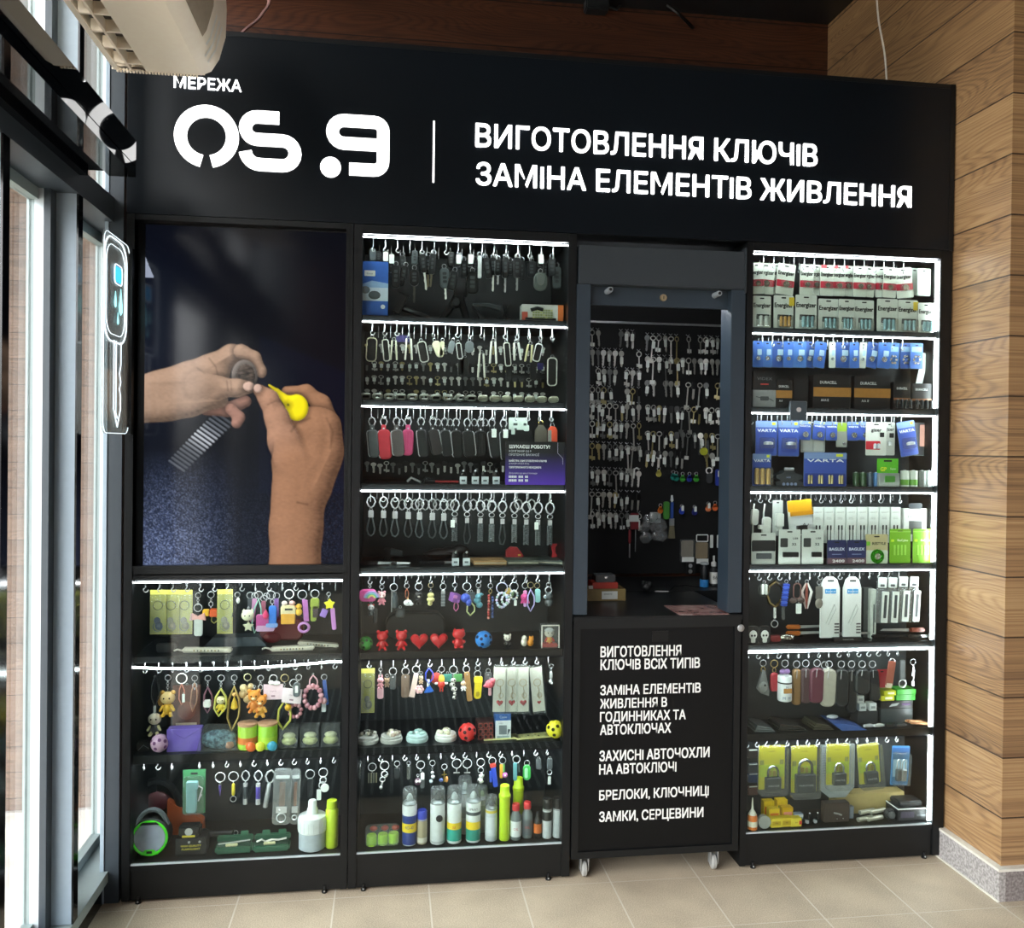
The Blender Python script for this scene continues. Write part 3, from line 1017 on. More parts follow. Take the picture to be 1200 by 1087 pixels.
tv = thing('television', 'upright television showing two hands mending a wrist watch', 'television', (-0.4425, 0.02, 1.0))
XA, XB, ZA, ZB = -0.7475, -0.1385, 1.0035, 2.062
MB(M('#08090a', 0.3)).box(-0.320, 0.3035, 0.004, 0.045, 0.001, 1.068, b=0.002).build('bezel', tv)
me = bpy.data.meshes.new('screen')
xs = np.linspace(XA + 0.008, XB, NXs) + 0.4425
zs = np.linspace(ZB, ZA, NZs) - 1.0
X, Z = np.meshgrid(xs, zs)
V = np.stack([X, np.full_like(X, 0.0035), Z], -1).reshape(-1, 3)
i0 = (np.arange(NZs - 1)[:, None] * NXs + np.arange(NXs - 1)[None, :]).reshape(-1)
F = np.stack([i0, i0 + NXs, i0 + NXs + 1, i0 + 1], -1)
me.from_pydata(V.tolist(), [], F.tolist())
ca = me.color_attributes.new('picture', 'FLOAT_COLOR', 'POINT')
ca.data.foreach_set('color', np.concatenate([img.reshape(-1, 3), np.ones((NXs * NZs, 1))], 1).astype(np.float32).ravel())
sm = bpy.data.materials.new('lit_screen')
n, l, b = nodes(sm)
vc = n.new('ShaderNodeVertexColor')
vc.layer_name = 'picture'
l.new(vc.outputs[0], b.inputs['Emission Color'])
TVGAIN = 0.62
b.inputs['Emission Strength'].default_value = TVGAIN
b.inputs['Base Color'].default_value = (0.002, 0.002, 0.003, 1)
b.inputs['Roughness'].default_value = 0.12
b.inputs['Specular IOR Level'].default_value = 0.35
me.materials.append(sm)
so = bpy.data.objects.new('screen', me)
COL.objects.link(so)
so.parent = tv

# ---- key shaped light panel fixed to the cabinet edge
ks = thing('light_panel', 'clear acrylic blade sign with a glowing car key outline', 'sign', (-0.775, -0.232, 1.422))
AC = glassy('acrylic', '#eef4f2', 0.03, 1.45, 0.04, 0.22)
KGL = M('#eaf7ff', 0.5, emit=0.7, var=0)
ks.rotation_euler = (0, 0, PI / 2)
MB(AC).rr(0.089, 0.28, 0.238, 0.56, 0.03, -0.002, 0.002).build('acrylic_plate', ks)
b = MB(KGL)
for P, r in ((rrpoly(0.089, 0.28, 0.236, 0.556, 0.03, 4), 0.0009), (rrpoly(0.077, 0.405, 0.205, 0.29, 0.06, 6), 0.0022), (rrpoly(0.077, 0.405, 0.17, 0.25, 0.05, 6), 0.0011)):
 b.tube([(x, -0.003, z) for x, z in P], r, closed=True)
b.tube([(0.065, -0.003, 0.265), (0.066, -0.003, 0.07), (0.10, -0.003, 0.02), (0.128, -0.003, 0.07), (0.128, -0.003, 0.11), (0.118, -0.003, 0.13), (0.13, -0.003, 0.15), (0.118, -0.003, 0.175), (0.13, -0.003, 0.2), (0.13, -0.003, 0.265)], 0.0015)
b.tube([(0.085, -0.003, 0.265), (0.085, -0.003, 0.06), (0.10, -0.003, 0.045)], 0.0014)
b.tube([(x, -0.003, z) for x, z in rrpoly(0.10, 0.455, 0.07, 0.055, 0.014)], 0.0016, closed=True)
b.build('glowing_outline', ks)
MB(M('#3aa6e0', 0.5, emit=1.0, var=0)).rr(0.10, 0.455, 0.058, 0.044, 0.01, -0.0035, -0.0025).build('blue_window', ks)
b = MB(M('#9fe6ee', 0.5, emit=0.9, var=0))
for x, z, h, ry in ((0.075, 0.375, 0.03, 0.5), (0.125, 0.37, 0.05, -0.2), (0.10, 0.325, 0.022, 0)):
 b.prism([(x, z + h), (x + h * 0.3, z), (x + h * 0.28, z - h * 0.35), (x, z - h * 0.55), (x - h * 0.28, z - h * 0.35), (x - h * 0.3, z)], -0.0035, -0.0025)
b.build('drop_symbol', ks)
MB(BLACK).box(0.204, 0.226, -0.012, 0.012, 0.0, 0.555).build('mounting_rail', ks)

# ================================================================ key board in the booth
YB = 0.86
kb = thing('key_board', 'black hanging board covered with rows of keys behind the service window', 'board', (0, 0, 0))
MB(M('#08090a', 0.8)).box(0.60, 1.70, YB + 0.012, YB + 0.03, 0.86, 2.09).build('backing', kb)
pa, pb = at(690, 378, YB), at(862, 386, YB)
MB(STEEL).box(0.62, 1.69, YB + 0.002, YB + 0.012, pa[2] + 0.002, pa[2] + 0.010).build('rail', kb)
SB = mpp(1.15, YB)
KM = [M('#9c9c95', 0.42, 0.3), M('#bdbcb4', 0.4, 0.3), M('#9a8f60', 0.4, 0.3), M('#686a68', 0.45, 0.3)]
PTAG = M('#e2e8e2', 0.7, var=0.03)

def key_mesh(kind, m):
 b = MB(m)
 if kind == 'flat':
  b.lathe([(0.0035, -0.0008), (0.0095, -0.0008), (0.0095, 0.0008), (0.0035, 0.0008)], seg=12, c=(0, 0, -0.012), ax='y')
  b.prism([(-0.0042, -0.019), (0.0042, -0.019), (0.0042, -0.048), (0.002, -0.053), (-0.002, -0.05), (-0.003, -0.044), (-0.0014, -0.041), (-0.0032, -0.037), (-0.0016, -0.033), (-0.0036, -0.029)], -0.0008, 0.0008)
 elif kind == 'long':
  b.ring(0, 0, -0.012, 0.0085, 0.0018, sz=0.8)
  b.box(-0.0022, 0.0022, -0.0015, 0.0015, -0.075, -0.019)
  b.box(-0.0085, 0.0085, -0.001, 0.001, -0.088, -0.075)
 elif kind == 'bit':
  b.ring(0, 0, -0.011, 0.008, 0.0018)
  b.box(-0.0018, 0.0018, -0.0018, 0.0018, -0.055, -0.018)
  b.box(0.0, 0.010, -0.001, 0.001, -0.053, -0.042).box(-0.009, 0, -0.001, 0.001, -0.050, -0.040)
 else:
  b.rr(0, -0.014, 0.018, 0.022, 0.006, -0.002, 0.002, M('#1c1d1e', 0.5), b=0.0008)
  b.prism([(-0.0038, -0.025), (0.0038, -0.025), (0.0038, -0.052), (0, -0.057), (-0.0038, -0.052)], -0.0009, 0.0009)
 o = b.build('key')
 d = o.data
 bpy.data.objects.remove(o)
 return d

KEYS = {(k, i): key_mesh(k, KM[i]) for k in ('flat', 'long', 'bit', 'head') for i in range(4)}
bt = MB(PTAG).rr(0, -0.017, 0.0115, 0.022, 0.003, -0.0006, 0.0006).tube([(-0.002, 0, -0.008), (0, 0, 0), (0.002, 0, -0.008)], 0.0005).build('paper_tag')
TAGMESH = bt.data
bpy.data.objects.remove(bt)
bt = MB(M('#d9ddd8', 0.7)).box(-0.0085, 0.0085, -0.0015, 0.0015, -0.0105, 0).build('paper_tag')
WRAPMESH = bt.data
bpy.data.objects.remove(bt)
hk = MB(STEEL).tube([(-0.007, 0.0, 0.007), (0, -0.004, 0), (0.007, 0.0, 0.007)], 0.0014).build('peg')
PEGMESH = hk.data
bpy.data.objects.remove(hk)
random.seed(11)
HALF = {'left': ([385, 408, 430, 452, 470, 492, 518, 548, 574, 598], 694, 9), 'right': ([388, 413, 441, 470, 500, 523], 759, 14)}
KN = {'flat': 'flat grey key', 'long': 'long thin key', 'bit': 'double-bitted key', 'head': 'black-headed key'}
npeg = 0
for half, (rows, px0, nc) in HALF.items():
 for ri, py in enumerate(rows):
  row = []
  for c in range(nc):
   px = px0 + 6.85 * c
   yy = py + (px - 690) * 0.045
   if half == 'left' and ((ri == 0 and c in (2, 3, 4, 8)) or (ri == 1 and c in (6, 7)) or (ri == 3 and c in (4, 5))):
    continue
   if half == 'right' and ri == 5 and (c in (7, 8, 9) or c > 11):
    continue
   if random.random() < 0.06:
    continue
   row.append((c, px, yy))
  for j, (c, px, yy) in enumerate(row):
   kk = random.choices(('flat', 'long', 'bit', 'head'), (6, 1.2, 3, 3) if half == 'left' else ((3, 4, 4, 1) if ri < 5 else (5, 0, 1, 3)))[0]
   ki = random.choices((0, 1, 2, 3), (4, 3, 1.3, 2))[0]
   p = at(px, yy, YB - 0.004 - 0.005 * (c % 2))
   o = bpy.data.objects.new('key', KEYS[(kk, ki)])
   COL.objects.link(o)
   o.location = p
   o.rotation_euler = (0, random.uniform(-0.09, 0.09), random.uniform(-0.5, 0.5))
   o.scale = (1.25, 1, 1.4)
   tg = random.random()
   ex = ''
   if tg < 0.55:
    w = bpy.data.objects.new('paper_tag', TAGMESH)
    COL.objects.link(w)
    w.parent = o
    w.location = (random.uniform(-0.004, 0.004), -0.0035, random.choice([-0.004, -0.010, -0.016]))
    ex = ' with oblong paper tag'
   elif tg < 0.8 and kk in ('bit', 'long'):
    w = bpy.data.objects.new('paper_tag', WRAPMESH)
    COL.objects.link(w)
    w.parent = o
    w.location = (0, 0, -0.076 if kk == 'long' else -0.042)
    ex = ' with white wrap'
   kd = KN[kk].replace('grey', 'brass') if ki == 2 else KN[kk]
   tag(o, '%s%s, %s, %s row, %s half of board' % (kd, ex, nth(j, len(row)).replace(' the', ''), ORD[ri], half), 'key', 'keys on the dark key board')
   if npeg < 96:
    pg = bpy.data.objects.new('peg', PEGMESH)
    COL.objects.link(pg)
    pg.parent = kb
    pg.location = (p[0], YB + 0.004, p[2] - 0.001)
    npeg += 1
b = MB(STEEL)
for px in range(0):
 pass
# round and drop shaped colour fobs
FOBS = [(789, 555, '#1f7f78', 'teal drop fob, first of the teal pair'), (792.5, 556, '#2b8f7c', 'lighter teal drop fob overlapping its neighbour'), (800, 557, '#3f9c38', 'green drop fob beside the teal pair'), (808, 557, '#26338f', 'dark blue drop fob between two green ones'), (816, 557, '#43a43a', 'green drop fob right of the dark blue one'), (799, 595, '#2744b8', 'bright blue round fob with white tag'), (814, 596, '#1f2670', 'navy fob under a long white tag'), (830, 592, '#f08a5a', 'orange round fob with white tag'), (838, 591, '#e8703c', 'darker orange fob beside the other orange one'), (774, 594, '#d8782c', 'orange fob beside the green wrapped fob'), (772, 551, '#c9c060', 'small yellow fob over the black gap')]
for px, py, col, lb in FOBS:
 o = thing('key_fob', lb + ' on key board', 'key fob', tuple(at(px, py - 4, YB - 0.012)), group='colour fobs on the key board')
 MB(CHROME).ring(0, 0, -0.007, 0.007, 0.0012).build('split_ring', o)
 MB(M(col, 0.4)).lathe([(0.002, -0.002), (0.012, -0.002), (0.012, 0.002), (0.002, 0.002)], seg=16, c=(0, 0, -0.030), ax='y').prism([(-0.004, -0.012), (0.004, -0.012), (0.011, -0.027), (-0.011, -0.027)], -0.002, 0.002).build('fob_disc', o)
 if 'tag' in lb:
  MB(PTAG).rr(0.003, -0.016, 0.011, 0.022, 0.002, -0.004, -0.003).build('paper_tag', o)

def on_board(px, py, name, label, cat, dy=0.014):
 return thing(name, label, cat, tuple(at(px, py, YB - dy)))

o = on_board(825, 516, 'bagged_fob', 'yellow round fob in a clear bag pinned on key board', 'key fob')
MB(PLAST).box(-0.022, 0.022, -0.003, 0.003, -0.062, 0.0).build('bag', o)
MB(M('#c8cc3c', 0.5)).lathe([(0.002, -0.003), (0.017, -0.003), (0.017, 0.002), (0.002, 0.002)], seg=18, c=(0, 0, -0.047), ax='y').build('fob_disc', o)
o = on_board(831, 548, 'key_fob', 'dark grey fob under a white square buckle on key board', 'key fob')
MB(WHITE).ring(0, 0, -0.012, 0.013, 0.003).build('buckle', o)
MB('#3a3d3f').rr(0.002, -0.044, 0.026, 0.044, 0.012, -0.004, 0.004, b=0.001).build('fob_case', o)
for px, cc, lb in ((841, '#2b3c9c', 'long blue bagged fob'), (848, '#232f84', 'blue fob with two white tags')):
 o = on_board(px, 549, 'key_fob', lb + ' at the edge of key board', 'key fob')
 MB(cc).rr(0, -0.038, 0.02, 0.07, 0.008, -0.004, 0.004, b=0.001).build('fob_case', o)
 MB(PTAG).rr(0.004, -0.022, 0.011, 0.026, 0.002, -0.008, -0.007).build('paper_tag', o)
o = on_board(745, 548, 'utility_hook', 'white hooked handle hanging in the middle of key board', 'hook')
MB(WHITE).tube([(-0.008, 0, -0.045), (-0.006, 0, -0.006), (0.004, 0, 0), (0.015, 0, -0.006)], 0.0035).build('hook_handle', o)
o = on_board(762, 600, 'plastic_bag', 'crumpled clear plastic bag hanging below the keys', 'bag')
b = MB(glassy('crumpled_film', '#dfe4e2', 0.15, 1.4, 0.10, 0.16))
random.seed(4)
for i in range(9):
 cx, cz, r = random.uniform(-0.04, 0.05), random.uniform(-0.12, -0.01), random.uniform(0.022, 0.036)
 b.add([(cx + r * math.cos(a * 1.05 + i), random.uniform(-0.012, 0.004), cz + r * math.sin(a * 1.05 + i)) for a in range(6)] + [(cx, -0.018, cz)], [(a, (a + 1) % 6, 6) for a in range(6)])
b.build('film', o)
o = on_board(742, 601, 'key_tool', 'red handled screwdriver hanging with a white label', 'screwdriver')
MB('#7c2028').rr(0.006, -0.035, 0.034, 0.07, 0.004, -0.006, 0.006, b=0.001).build('handle', o)
MB(STEEL).box(-0.016, -0.011, -0.002, 0.002, -0.19, -0.07).box(0.010, 0.013, -0.002, 0.002, -0.165, -0.07).build('shaft', o)
MB(M('#8c3036', 0.5)).lathe([(0.003, -0.13), (0.006, -0.12), (0.006, -0.075), (0.003, -0.07)], c=(-0.0135, 0, 0)).build('collar', o)
MB(PTAG).box(-0.02, 0.022, -0.009, -0.0075, -0.036, -0.008).build('label_card', o)
o = on_board(787.5, 580, 'brush', 'blue handled flat brush hanging on the key board', 'brush')
MB('#dfe3e4').lathe([(0.002, -0.03), (0.007, -0.022), (0.004, 0.0)]).build('hanger', o)
MB('#2f4f9a').box(-0.006, 0.006, -0.004, 0.004, -0.10, -0.03).build('handle', o)
MB(STEEL).box(-0.010, 0.010, -0.005, 0.005, -0.13, -0.10).build('ferrule', o)
MB('#777058').prism([(-0.010, -0.13), (0.010, -0.13), (0.015, -0.185), (-0.015, -0.185)], -0.004, 0.004).build('bristles', o)
o = on_board(781, 588, 'key_fob', 'green wrapped fob beside the blue handled brush', 'key fob')
MB('#4a8f3a').rr(0, -0.036, 0.026, 0.075, 0.008, -0.005, 0.005, b=0.001).build('fob_case', o)
o = on_board(770, 600, 'card', 'blank grey card hanging beside the green fob', 'card', 0.008)
MB('#9ba39f').box(-0.03, 0.016, -0.001, 0.001, -0.045, 0.0).build('sheet', o)
# parts in bags at the right of the booth
for px, py, c1, lb in ((806, 632, '#9c9284', 'clear bag of small brass parts hung in booth'), (823, 634, '#a08a6a', 'brownish bag of parts with white label in booth')):
 o = on_board(px, py, 'parts_bag', lb, 'bag', 0.05)
 MB(c1).box(-0.026, 0.026, 0.0, 0.012, -0.075, -0.005, b=0.003).build('contents', o)
 MB(PLAST).box(-0.03, 0.03, -0.004, 0.014, -0.095, 0.0).build('bag', o)
 MB(WHITE).box(-0.026, 0.026, -0.0055, -0.0045, -0.094, -0.074).build('label_card', o)
o = on_board(823, 627, 'wire_hanger', 'white wire frame hung over the parts bags in booth', 'frame', 0.062)
MB(WHITE).tube([(x, 0, z) for x, z in rrpoly(0, -0.012, 0.05, 0.028, 0.004)], 0.0022, closed=True).build('loop', o)
o = on_board(809, 661, 'bead_card', 'small black card with two shiny round cells in booth', 'card', 0.05)
MB('#16181a').box(-0.018, 0.024, 0, 0.002, -0.042, 0.006).build('sheet', o)
MB(CHROME).lathe([(0.0085, -0.003), (0.0085, 0.0)], seg=16, c=(0, 0, -0.006), ax='y').build('cell', o)
MB(STEEL).lathe([(0.0085, -0.003), (0.0085, 0.0)], seg=16, c=(0, 0, -0.030), ax='y').build('cell', o)
for px, lb in ((834, 'white tagged strip'), (842, 'narrow white tag')):
 o = on_board(px, 626, 'hang_tag', lb + ' hanging right of the parts bags', 'tag', 0.03)
 MB(PTAG).rr(0, -0.03, 0.014, 0.055, 0.003, -0.001, 0.001).build('sheet', o)
# ---- bench behind the counter with boxes, bottles
bench = MB('#0b0c0d').box(0.60, 1.70, 0.47, 0.84, 0.80, 0.852)
tag(bench.build('work_bench'), 'black work bench along the back of the booth', 'bench')

def on_bench(px, py, Y, name, label, cat):
 p = at(px, py, Y)
 return thing(name, label, cat, (p[0], Y, 0.8525))

o = on_bench(709, 704, 0.30, 'carton', 'brown cardboard box with white label at bottom of the booth stack', 'box')
MB('#8c7846').box(-0.072, 0.068, -0.03, 0.06, 0, 0.042, b=0.001).build('box_body', o)
MB(PTAG).box(-0.02, 0.038, -0.0312, -0.0302, 0.006, 0.034).text('ШУКАЄМО', -0.012, 0.022, 0.006, M('#222222'), y=-0.0316, w=0.03).build('label_sticker', o)
o2 = thing('toolbox', 'red flat box on the brown cardboard box in booth', 'box', (o.location[0] - 0.005, 0.30, 0.895))
MB('#b3321f').box(-0.048, 0.046, -0.025, 0.05, 0, 0.022, b=0.002).build('box_body', o2)
MB('#e9e4da').box(-0.062, -0.046, -0.0275, -0.0255, 0.0, 0.012).build('paper_flap', o2)
o3 = thing('case', 'dark grey case on top of the red box in booth', 'case', (o.location[0] - 0.003, 0.30, 0.9175))
MB('#4a4e50').box(-0.036, 0.036, -0.02, 0.04, 0, 0.026, b=0.003).build('box_body', o3)
MB(CHROME).box(-0.004, 0.004, -0.0215, -0.0195, 0.014, 0.02).build('latch', o3)
o = on_bench(825, 703, 0.55, 'flask', 'dark bottle with a bright blue base on the bench', 'bottle')
MB('#15181b').lathe([(0.014, 0.03), (0.016, 0.034), (0.016, 0.075), (0.012, 0.085), (0.012, 0.09)]).build('bottle_body', o)
MB('#2f7fc0').lathe([(0.016, 0.0), (0.018, 0.003), (0.018, 0.03), (0.0, 0.03)]).build('blue_base', o)
MB('#9ba0a0').lathe([(0.012, 0.088), (0.017, 0.09), (0.017, 0.097), (0.0, 0.10)]).build('cap', o)
o = on_bench(836, 700, 0.58, 'dropper_bottle', 'bottle with white label and nozzle right of the blue-based one', 'bottle')
MB('#26282a').lathe([(0.0, 0), (0.017, 0.001), (0.017, 0.062), (0.008, 0.072), (0.008, 0.078)]).build('bottle_body', o)
MB('#d5d6d0').lathe([(0.0174, 0.010), (0.0174, 0.055)]).text('B6', -0.01, 0.028, 0.014, M('#202020'), y=-0.0178).build('label_wrap', o)
MB('#b9bbb8').lathe([(0.0105, 0.078), (0.0105, 0.092), (0.004, 0.098), (0.004, 0.118), (0.0, 0.12)]).build('nozzle', o)
p = at(850, 693, 0.42)
o = thing('folder', 'pale blue folder leaning at the right edge of the booth', 'folder', (1.285, 0.40, 0.8525))
MB('#7fa3b4').box(-0.004, 0.004, -0.10, 0.10, 0.0, 0.22).build('sheet', o)
MB('#dfe6e8').box(-0.0048, 0.0048, -0.102, -0.09, 0.0, 0.215).build('spine', o)
o = on_bench(757, 705, 0.45, 'crumpled_ball', 'dark crumpled ball on the bench behind the counter', 'ball')
MB('#1d1f20').ell(0, 0, 0.02, 0.022, 0.02, 0.02).ell(0.01, -0.008, 0.03, 0.012).ell(-0.012, -0.004, 0.034, 0.010).build('lump', o)
o = on_bench(775, 707, 0.42, 'probe', 'thin pale probe with a cable lying on the bench', 'tool')
MB('#b9bcb8').tube([(-0.03, -0.02, 0.010), (0.0, 0, 0.006), (0.03, 0.01, 0.004)], [0.0025, 0.003, 0.002]).build('rod', o)
MB(BLACK).tube([(0.03, 0.01, 0.003), (0.06, 0.03, 0.02), (0.11, 0.04, 0.022), (0.18, 0.05, 0.01)], 0.002).build('cable_lead', o)
# laminated price sheet on the counter
o = thing('price_sheet', 'reddish printed sheet lying at the edge of the counter', 'sheet', (0, 0, 0.8523))
P = [onz for onz in ()]

def on_z(px, py, z):
 d = ray(px, py)
 q = CAM + d * ((z - CAM[2]) / d[2])
 return q[0], q[1]

b = MB(speck_mat('printed_photo_paper', '#7a5450', '#b08f88', 14, 0.25))
q = [on_z(*p, 0.8523) for p in ((778, 709.5), (838, 708.8), (858, 721.5), (800, 722.5))]
V = [(x, max(y, -0.011), z) for z in (0, 0.0012) for x, y in q]
b.add(V, [(0, 1, 2, 3), (7, 6, 5, 4), (0, 4, 5, 1), (1, 5, 6, 2), (2, 6, 7, 3), (3, 7, 4, 0)])
b.build('printed_sheet', o)
q2 = [on_z(*p, 0.8537) for p in ((799, 720), (812, 719.8), (815, 722.3), (801, 722.5))]
MB(WHITE).add([(x, max(y, -0.011), 0.0014) for x, y in q2], [(3, 2, 1, 0)]).build('corner_label', o)

# ================================================================ goods: builders
class Row:
 """one shelf front: photo crop origin and scale, so goods can be listed by where they hang"""

 def __init__(s, ox, oy, k, Y=0.058, floor=None, where=''):
  s.o, s.k, s.Y, s.floor, s.where = (ox, oy), k, Y, floor, where
  c = at(ox + 600 / k, oy + 400 / k, Y)
  s.s = mpp(c[0], Y) / k

 def p(s, x, y, dY=0.0):
  return tuple(at(s.o[0] + x / s.k, s.o[1] + y / s.k, s.Y + dY))

JIT = [0]

def hung(r, x, y, name, label, cat, group=None, dY=None, tilt=0.0, turn=0.0):
 if dY is None:
  JIT[0] += 1
  dY = (0.0, 0.012, 0.024)[JIT[0] % 3]
 return thing(name, label, cat, r.p(x, y, dY), (0, tilt, turn), group)

def stood(r, x, y, name, label, cat, group=None, Y=0.06, turn=0.0, z=None):
 """a thing standing on the shelf under row r; x in the photo crop, Y metres behind the front"""
 q = at(r.o[0] + x / r.k, r.o[1] + y / r.k, Y)
 return thing(name, label, cat, (q[0], Y, r.floor if z is None else z), (0, 0, turn), group)

def ringp(o, R, z=0.0, m=None, name='split_ring', turn=0.0, th=None):
 return MB(m or CHROME).ring(0, 0, z - R, R, th or max(0.0008, R * 0.11), turn=turn).build(name, o)

def chain(o, z0, z1, m=None, x=0.0):
 b = MB(m or CHROME)
 n = max(1, int(round((z0 - z1) / 0.006)))
 L = (z0 - z1) / n
 for i in range(n):
  b.ring(x, 0, z0 - L * (i + 0.5), L * 0.62, 0.0007, turn=(0.5 if i % 2 else 1.5), seg=8)
 return b.build('chain', o)

def clasp(o, z0, h, m=None, x=0.0):
 """lobster clasp"""
 b = MB(m or CHROME)
 w = h * 0.26
 b.tube([(x, 0, z0), (x + w, 0, z0 - h * 0.25), (x + w, 0, z0 - h * 0.6), (x, 0, z0 - h * 0.8), (x - w, 0, z0 - h * 0.6), (x - w, 0, z0 - h * 0.25)], max(0.0009, h * 0.07), closed=True)
 b.ell(x, 0, z0 - h * 0.88, h * 0.12)
 return b.build('clasp', o)

def pear(o, h, m=None, name='snap_hook', z=0.0):
 w = h * 0.36
 return MB(m or CHROME).tube([(0, 0, z), (w * 0.7, 0, z - h * 0.18), (w, 0, z - h * 0.5), (w * 0.6, 0, z - h * 0.85), (0, 0, z - h), (-w * 0.6, 0, z - h * 0.85), (-w, 0, z - h * 0.5), (-w * 0.7, 0, z - h * 0.18)], max(0.001, h * 0.07), closed=True).build(name, o)

def ptag(o, x, z, w, h, y=-0.009):
 return MB(PTAG).rr(x, z - h / 2, w, h, w * 0.15, y, y + 0.0008).tube([(x - 0.002, y, z - 0.002), (x, y, z + 0.006), (x + 0.002, y, z - 0.002)], 0.0004).build('paper_tag', o)

FOBC = {}

def fob(r, x, y, w, h, col, label, blade=0, ring=1, tilt=0.0, tagw=0, rnd=0.3, buttons=True, group='car key fobs on the top shelf', dY=None, bm=None):
 s = r.s
 o = hung(r, x, y, 'car_key_fob', label, 'key fob', group, dY, tilt)
 R = 0.007 if ring else 0.0
 if ring:
  ringp(o, R)
 W, H = w * s, h * s
 z0 = -2 * R * 0.9
 f = MB(M(col, 0.35)).rr(0, z0 - H / 2, W, H, W * rnd, -0.0055, 0.0055, b=0.0016).build('fob_case', o)
 if buttons and H > 0.022:
  for i in range(3):
   MB(M('#2c2f30' if sum(lin(col)) > 0.1 else '#3c4042', 0.5)).rr(0, z0 - H * (0.28 + 0.2 * i), W * 0.42, H * 0.13, H * 0.04, -0.0064, -0.0054).build('button', f)
 if blade:
  L = blade * s
  MB(bm or CHROME).prism([(-0.0035, z0 - H + 0.002), (0.0035, z0 - H + 0.002), (0.0035, z0 - H - L * 0.9), (0.001, z0 - H - L), (-0.0035, z0 - H - L * 0.92), (-0.002, z0 - H - L * 0.6), (-0.0038, z0 - H - L * 0.45), (-0.002, z0 - H - L * 0.3)], -0.001, 0.001).build('key_blade', o)
 if tagw:
  ptag(o, 0.002, -0.004, 26 * s, 48 * s)
 return o

def strap(o, z, w, h, col, m=None, loop=True, name='strap', x=0.0, lean=0.0):
 m = m or M(col, 0.5)
 b = MB(m)
 if loop:
  P = [(x - 0.0, z), (x + w * 0.5 + lean * 0.3, z - h * 0.3), (x + w * 0.55 + lean * 0.7, z - h * 0.7), (x + lean, z - h), (x - w * 0.45 + lean * 0.7, z - h * 0.72), (x - w * 0.4 + lean * 0.3, z - h * 0.3)]
  P2 = []
  n = len(P)
  for i in range(n):
   a, c = P[i], P[(i + 1) % n]
   P2 += [a, ((a[0] + c[0]) / 2 + (0.06 * w if i in (1,) else 0), (a[1] + c[1]) / 2)]
  b.tube([(p, 0.0, q) for p, q in P2], max(0.0012, w * 0.10), closed=True, rz=max(0.003, w * 0.22))
 else:
  b.T = Matrix.Translation((x, 0, z)) @ Matrix.Rotation(lean, 4, 'Y')
  b.rr(0, -h / 2, w, h, w * 0.35, -0.0022, 0.0022, b=0.0006)
 return b.build(name, o)

def doll(o, z, h, w, head, body, ears='round', ec=None, muz=None, x=0.0, y=0.0, limbs=None, eyes=True, rough=0.5):
 """small moulded animal figure"""
 H, Bm = M(head, rough), M(body, rough)
 hz = z - h * 0.30
 hr = min(h * 0.26, w * 0.5)
 b = MB(H).ell(x, y, hz, hr * 1.12, hr * 0.95, hr, H, 12)
 e = M(ec, rough) if ec else H
 if ears == 'round':
  for q in (-1, 1):
   b.ell(x + q * hr * 0.8, y, hz + hr * 0.85, hr * 0.38, hr * 0.25, hr * 0.38, e, 8)
 elif ears == 'long':
  for q in (-1, 1):
   b.ell(x + q * hr * 0.5, y, hz + hr * 1.35, hr * 0.26, hr * 0.2, hr * 0.7, e, 8)
 elif ears == 'point':
  for q in (-1, 1):
   b.lathe([(hr * 0.36, 0), (0.0, hr * 0.7)], e, 6, (x + q * hr * 0.65, y, hz + hr * 0.65))
 elif ears == 'hat':
  b.lathe([(hr * 1.15, 0), (hr * 1.1, hr * 0.2), (hr * 0.55, hr * 0.55), (0, hr * 0.7)], e, 10, (x, y, hz + hr * 0.5))
 if muz:
  b.ell(x, y - hr * 0.72, hz - hr * 0.3, hr * 0.45, hr * 0.35, hr * 0.32, M(muz, rough), 8)
 if eyes:
  for q in (-1, 1):
   b.ell(x + q * hr * 0.42, y - hr * 0.86, hz + hr * 0.12, hr * 0.12, hr * 0.1, hr * 0.15, M('#141414', 0.2), 6)
 b.build('head', o)
 bz = z - h * 0.72
 br = h * 0.2
 b = MB(Bm).ell(x, y, bz, br * 1.05, br * 0.9, h * 0.24, Bm, 10)
 lm = M(limbs, rough) if limbs else Bm
 for q in (-1, 1):
  b.tube([(x + q * br * 0.7, y - br * 0.2, bz + h * 0.13), (x + q * br * 1.25, y - br * 0.5, bz - h * 0.02)], [br * 0.34, br * 0.28], lm, 7)
  b.ell(x + q * br * 1.25, y - br * 0.5, bz - h * 0.03, br * 0.3, None, None, lm, 7)
  b.tube([(x + q * br * 0.5, y - br * 0.3, bz - h * 0.14), (x + q * br * 0.75, y - br * 0.6, z - h * 0.95)], [br * 0.4, br * 0.36], lm, 7)
  b.ell(x + q * br * 0.78, y - br * 0.75, z - h * 0.95, br * 0.42, br * 0.55, br * 0.34, lm, 7)
 return b.build('body', o)

def beads(o, z, n, R, cols, x=0.0, loopw=0.0, name='bead'):
 """a string of beads: hanging line, or loop when loopw"""
 pts = []
 if loopw:
  for i in range(n):
   a = PI / 2 + 2 * PI * i / n
   pts.append((x + loopw / 2 * math.cos(a), z - R * n / PI + R * n / PI * math.sin(a)))
 else:
  pts = [(x + 0.0006 * (i % 2), z - R * (2 * i + 1) * 0.94) for i in range(n)]
 for i, (px, pz) in enumerate(pts):
  MB(M(cols[i % len(cols)], 0.25)).ell(px, 0, pz, R).build(name, o)
 MB('#cfc8be').tube([(p, 0, q) for p, q in pts], R * 0.2, closed=bool(loopw)).build('cord', o)

